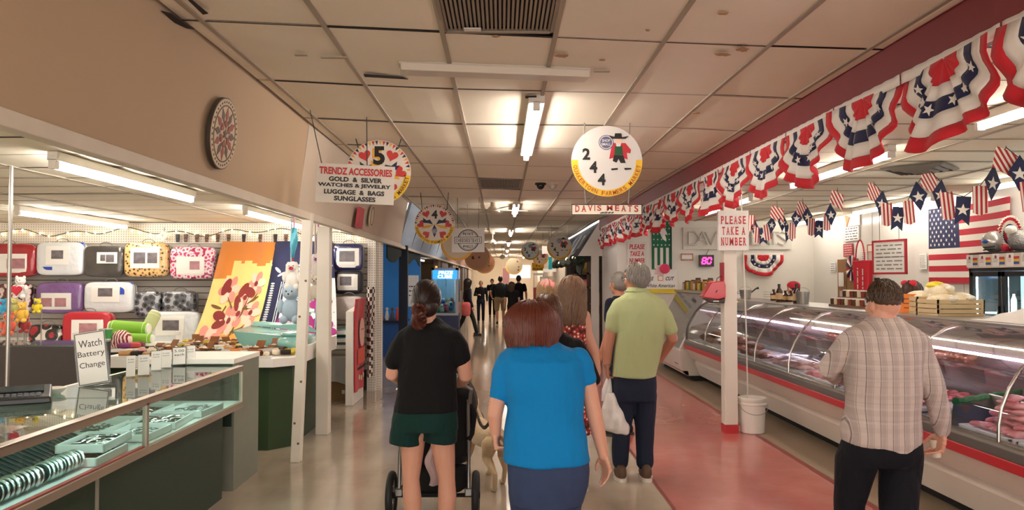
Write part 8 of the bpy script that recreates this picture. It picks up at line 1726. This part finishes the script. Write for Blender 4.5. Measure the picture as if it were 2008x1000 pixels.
b = MB(); b.text('PRIZE', M, w=.36, h=.085, y=.05, x=.02, shear=.1, bold=.04, z0=.021); b.text('CUBE', M, w=.36, h=.085, y=-.05, bold=.04, z0=.021); b.build('lettering', emis('lit white letters', '#f4fbff', 1.2), t)
for pl in ((x0+.07, x1-.07, YP, YP+.006), (x1-.006, x1, YP+.07, YP+.65)): MB().bb(pl[0], pl[1], pl[2], pl[3], .8, zt-.28).build('glass', GGLASS, t)
MB().bb(x0+.01, x1-.01, YP+.70, YP+.715, .78, zt-.06).build('back_panel', mat('pale blue back', '#a9c4d6', .4), t); MB().tube([(x0+.1, YP+.05, zt-.075), (x1-.1, YP+.05, zt-.075)], .014, 8).build('lamp', emis('cool machine lamp', '#dff6ff', 25), t)
MB().tube([((x0+x1)/2, YP+.35, zt-.06), ((x0+x1)/2, YP+.35, 1.45)], .012, 6).build('claw_rod', STEEL, t)
rd = random.Random(4)
for k in range(16):
    c = ['#4caf6a', '#e9e6df', '#d96a9a', '#3f7fd0', '#c9b48a', '#8d5a3a'][k % 6]; n_ = ['green', 'white', 'pink', 'blue', 'tan', 'brown'][k % 6]; x, y, z = x0+.13+.11*(k % 4)+.03*rd.random(), YP+.12+.15*(k//4), .87+.10*(k//8)+.08*rd.random(); tt = thing('prize_toy', f'{n_} plush prize in the claw machine', 'soft toy', (x, y, z), 0, f'{n_} prizes in the claw machine'); MB().ball((x, y, z), (.07, .06, .08), 10, 8).build('body', mat('prize '+c, c, .9), tt, smooth=True); MB().ball((x, y-.03, z+.09), .045, 8, 6).build('head', mat('prize '+c, c, .9), tt, smooth=True)
# row of dark shop fronts on the far side of the machine
rd = random.Random(21)
y = 19.8; k = 0; cl = ['#4a3a32', '#6b5a4a', '#5d4d42', '#9a8a76', '#8d7d6a', '#b3a28a']
while y < 47.5:
    L = [2.6, 1.4, 3.2, 2.2][k % 4]; struct('wall_shopfront', MB().bb(-2.0, -1.86, y, y+L-.5, 0, 2.2 if k % 3 else 1.1), mat(f'shop front {k%6}', cl[k % 6], .6)); y += L; k += 1
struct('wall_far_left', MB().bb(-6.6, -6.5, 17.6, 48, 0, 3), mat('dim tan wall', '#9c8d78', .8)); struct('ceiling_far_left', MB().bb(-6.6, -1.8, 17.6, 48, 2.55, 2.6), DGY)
for y, l in ((22.6, 'lamp behind the dark shop fronts by the prize machine'), (33, 'lamp behind the far dark shop fronts')): lamp(-3.6, y, y+2.4, 2.535, l, None)
for k, (y, c, l) in enumerate(((21.3, '#d98a3a', 'amber lit panel on the dark shop front'), (26.4, '#e9e2d2', 'pale lit panel on the far shop front'), (30.2, '#efe9dc', 'white lit doorway panel down the aisle'))): tag(MB().bb(-1.855, -1.83, y, y+.5, .9, 2.0).build('lit_panel', emis('lit panel '+c, c, 1.0)), l, 'lit panel')
# holiday stall under the grey awning
AWN = mat('grey awning cloth', '#4d4f5a', .8, noise=(2, '#3d3f49', .5)); t = thing('awning', 'slanted dark grey awning over the holiday decoration stall', 'awning', (2.2, 21.5, 2.2))
b = MB(); b.hexa([(1.72, 17.35, 2.16), (1.76, 17.35, 2.16), (1.76, 26.4, 2.16), (1.72, 26.4, 2.16), (2.24, 17.35, CZ-.02), (2.28, 17.35, CZ-.02), (2.28, 26.4, CZ-.02), (2.24, 26.4, CZ-.02)]); b.build('slope', AWN, t); b = MB(); b.hexa([(1.73, 17.33, 2.16), (2.3, 17.33, 2.16), (2.3, 17.36, 2.16), (1.73, 17.36, 2.16), (2.23, 17.33, CZ-.02), (2.3, 17.33, CZ-.02), (2.3, 17.36, CZ-.02), (2.23, 17.36, CZ-.02)]); b.build('side_panel', SHOPW, t)
for yy, w_, h_, c in ((18.5, .26, .38, '#ddd8cf'), (17.9, .08, .5, '#8d9098'), (19.6, .1, .5, '#9a9ca4'), (21, .1, .5, '#85888f')):
    u = .45; M = frame((1.72+.5*u, yy, 2.16+.8*u), (0, -1, 0), (.5, 0, .8)); MB().rect(M, 0, 0, w_*2, h_, .012, .012).build('sheet', mat('awning '+c, c, .7), t)
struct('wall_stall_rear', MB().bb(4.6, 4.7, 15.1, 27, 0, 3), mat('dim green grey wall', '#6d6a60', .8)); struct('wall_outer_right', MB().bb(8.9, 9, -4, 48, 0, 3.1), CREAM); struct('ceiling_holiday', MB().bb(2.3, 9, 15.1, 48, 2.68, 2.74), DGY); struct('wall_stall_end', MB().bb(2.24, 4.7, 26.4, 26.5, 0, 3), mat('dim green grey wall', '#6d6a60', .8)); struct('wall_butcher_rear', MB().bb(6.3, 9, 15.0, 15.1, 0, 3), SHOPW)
t = thing('white_post', 'white corner post of the holiday decoration stall', 'post', (2.1, 17.4, 0)); MB().bb(2.03, 2.2, 17.3, 17.42, 0, 2.2).build('shaft', SHOPW, t); 
GARL = mat('dark green garland', '#22301f', .9, bump=(40, 1)); b = MB(); P = [Vector((1.78, 17.5+8.6*k/40, 2.1-.03*math.sin(k*.8))) for k in range(41)]; b.tube(P, [.09+.03*math.sin(k*2.3) for k in range(41)], 8); t = thing('holiday_garland', 'dark green garland with lights along the awning edge', 'garland', (1.78, 21, 2.1)); b.build('greenery', GARL, t, smooth=True)
for k in range(16): MB().ball(P[2*k+1]+Vector((-.05, -.07, .03*(-1)**k)), .03 if k % 3 else .045, 8, 6).build('bulb', BULB if k % 2 == 0 else mat('red bauble', '#8d2024', .2), t, smooth=True)
rd = random.Random(6); zz = [.12, .55, 1.0, 1.42, 1.8]
for s_ in range(3):
    y0 = 18.0+2.7*s_; t = thing('display_shelf', ['tall dark display shelf of holiday goods beside the white corner post', 'second display shelf of holiday goods along the grey awning', 'farthest display shelf of holiday goods under the awning'][s_], 'shelf', (2.6, y0+1, 0))
    for z in zz: MB().bb(2.3, 2.8, y0, y0+2.1, z-.03, z).build('shelf_board', mat('dark shelf wood', '#4b382b', .6), t)
    for y in (y0, y0+2.08): MB().bb(2.3, 2.8, y, y+.03, 0, 2.1).build('side_panel', mat('dark shelf wood', '#4b382b', .6), t)
    for k in range(20):
        z = zz[k % 5]; y = y0+.2+.45*(k//5)+.1*rd.random(); n_, c = [('red', '#9c2a2c'), ('cream', '#cbbf9f'), ('green', '#37502c'), ('gold', '#b8923c'), ('dark', '#2b2422')][(k*3+s_) % 5]; w_ = ['by the white corner post', 'in the middle of the awning stall', 'at the far end of the awning stall'][s_]
        tt = thing('holiday_ornament', f'{n_} holiday ornament on the dark shelf {w_}', 'ornament', (2.45, y, z), 0, f'{n_} ornaments {w_}'); h = rd.uniform(.12, .3); m = mat('ornament '+n_, c, .4); MB().lathe([(.06, z), (.09, z+h*.3), (.05, z+h*.75), (.02, z+h)], (2.45, y, 0), 10).build('base', m, tt, smooth=True); MB().ball((2.45, y, z+h), .04, 8, 6).build('top_ball', m, tt, smooth=True)
t = thing('green_drape', 'dark green cloth draped under the garland of the holiday stall', 'drape', (2.0, 18, 1.9)); MB().grid(lambda u, v: (1.86-.02*math.sin(9*u), 17.5+1.5*u, 2.06-.05*math.sin(PI*u)-.16*v-.12*math.sin(PI*u)*v), 16, 4, .02).build('cloth', mat('dark green drape', '#26382c', .9), t, smooth=True)
lamp(3.3, 17.8, 20.2, 2.665, 'lamp added to brighten the front of the holiday decoration stall', None)  # extra lamp added to lift the dark shelves under the awning
# end of the hall
ye = 47.95
for px0, py0, px1, py1, c, e, l in ((1000, 520, 1040, 545, '#cfd8e4', .8, 'pale lit display front at the end of the hall'), (1004, 528, 1016, 537, '#2f58b8', .9, 'blue lit screen at the end of the hall'), (1018, 530, 1032, 536, '#f2efe8', 1.0, 'white lit menu board at the end of the hall'), (986, 526, 998, 556, '#b8868c', 0, 'pinkish panel at the end of the hall'), (1046, 528, 1072, 556, '#d8cdbc', 0, 'pale shop panel beside the pickles sign'), (926, 512, 984, 556, '#d9cdb4', 0, 'cream end wall panel behind the walking people')):
    wall_panel(px0, py0, px1, py1, l, emis('lit '+c, c, e) if e else mat('panel '+c, c, .6), 'panel', 'end_panel', ye+(.025 if e > .85 else .038))
for k, (px, Y, w_, h_, c, l) in enumerate(((1072, 27.5, .5, 1.0, '#b7a48c', 'tan vendor case beside the aisle near the pink cap'), (1078, 29, .5, 1.3, '#8a6f58', 'brown vendor rack behind the tan case'), (1056, 38, .5, 1.2, '#a04a44', 'red vendor stand far down the aisle'))):
    p = atY(px, 600, Y); t = thing('vendor_stand', l, 'stand', (p.x, Y, 0)); m = mat('vendor '+c, c, .6); MB().bb(p.x-w_/2, p.x+w_/2, Y-.3, Y+.3, 0, h_).build('cabinet', m, t); MB().bb(p.x-w_/2-.03, p.x+w_/2+.03, Y-.33, Y+.33, h_, h_+.04).build('top', WHITEL, t)
    for x in (-1, 1): MB().tube([(p.x+x*w_*.45, Y, h_), (p.x+x*w_*.45, Y, h_+.6)], .015, 6).build('upright', STEEL, t)
    MB().bb(p.x-w_/2, p.x+w_/2, Y-.05, Y+.05, h_+.6, h_+.72).build('header', WPAP, t)
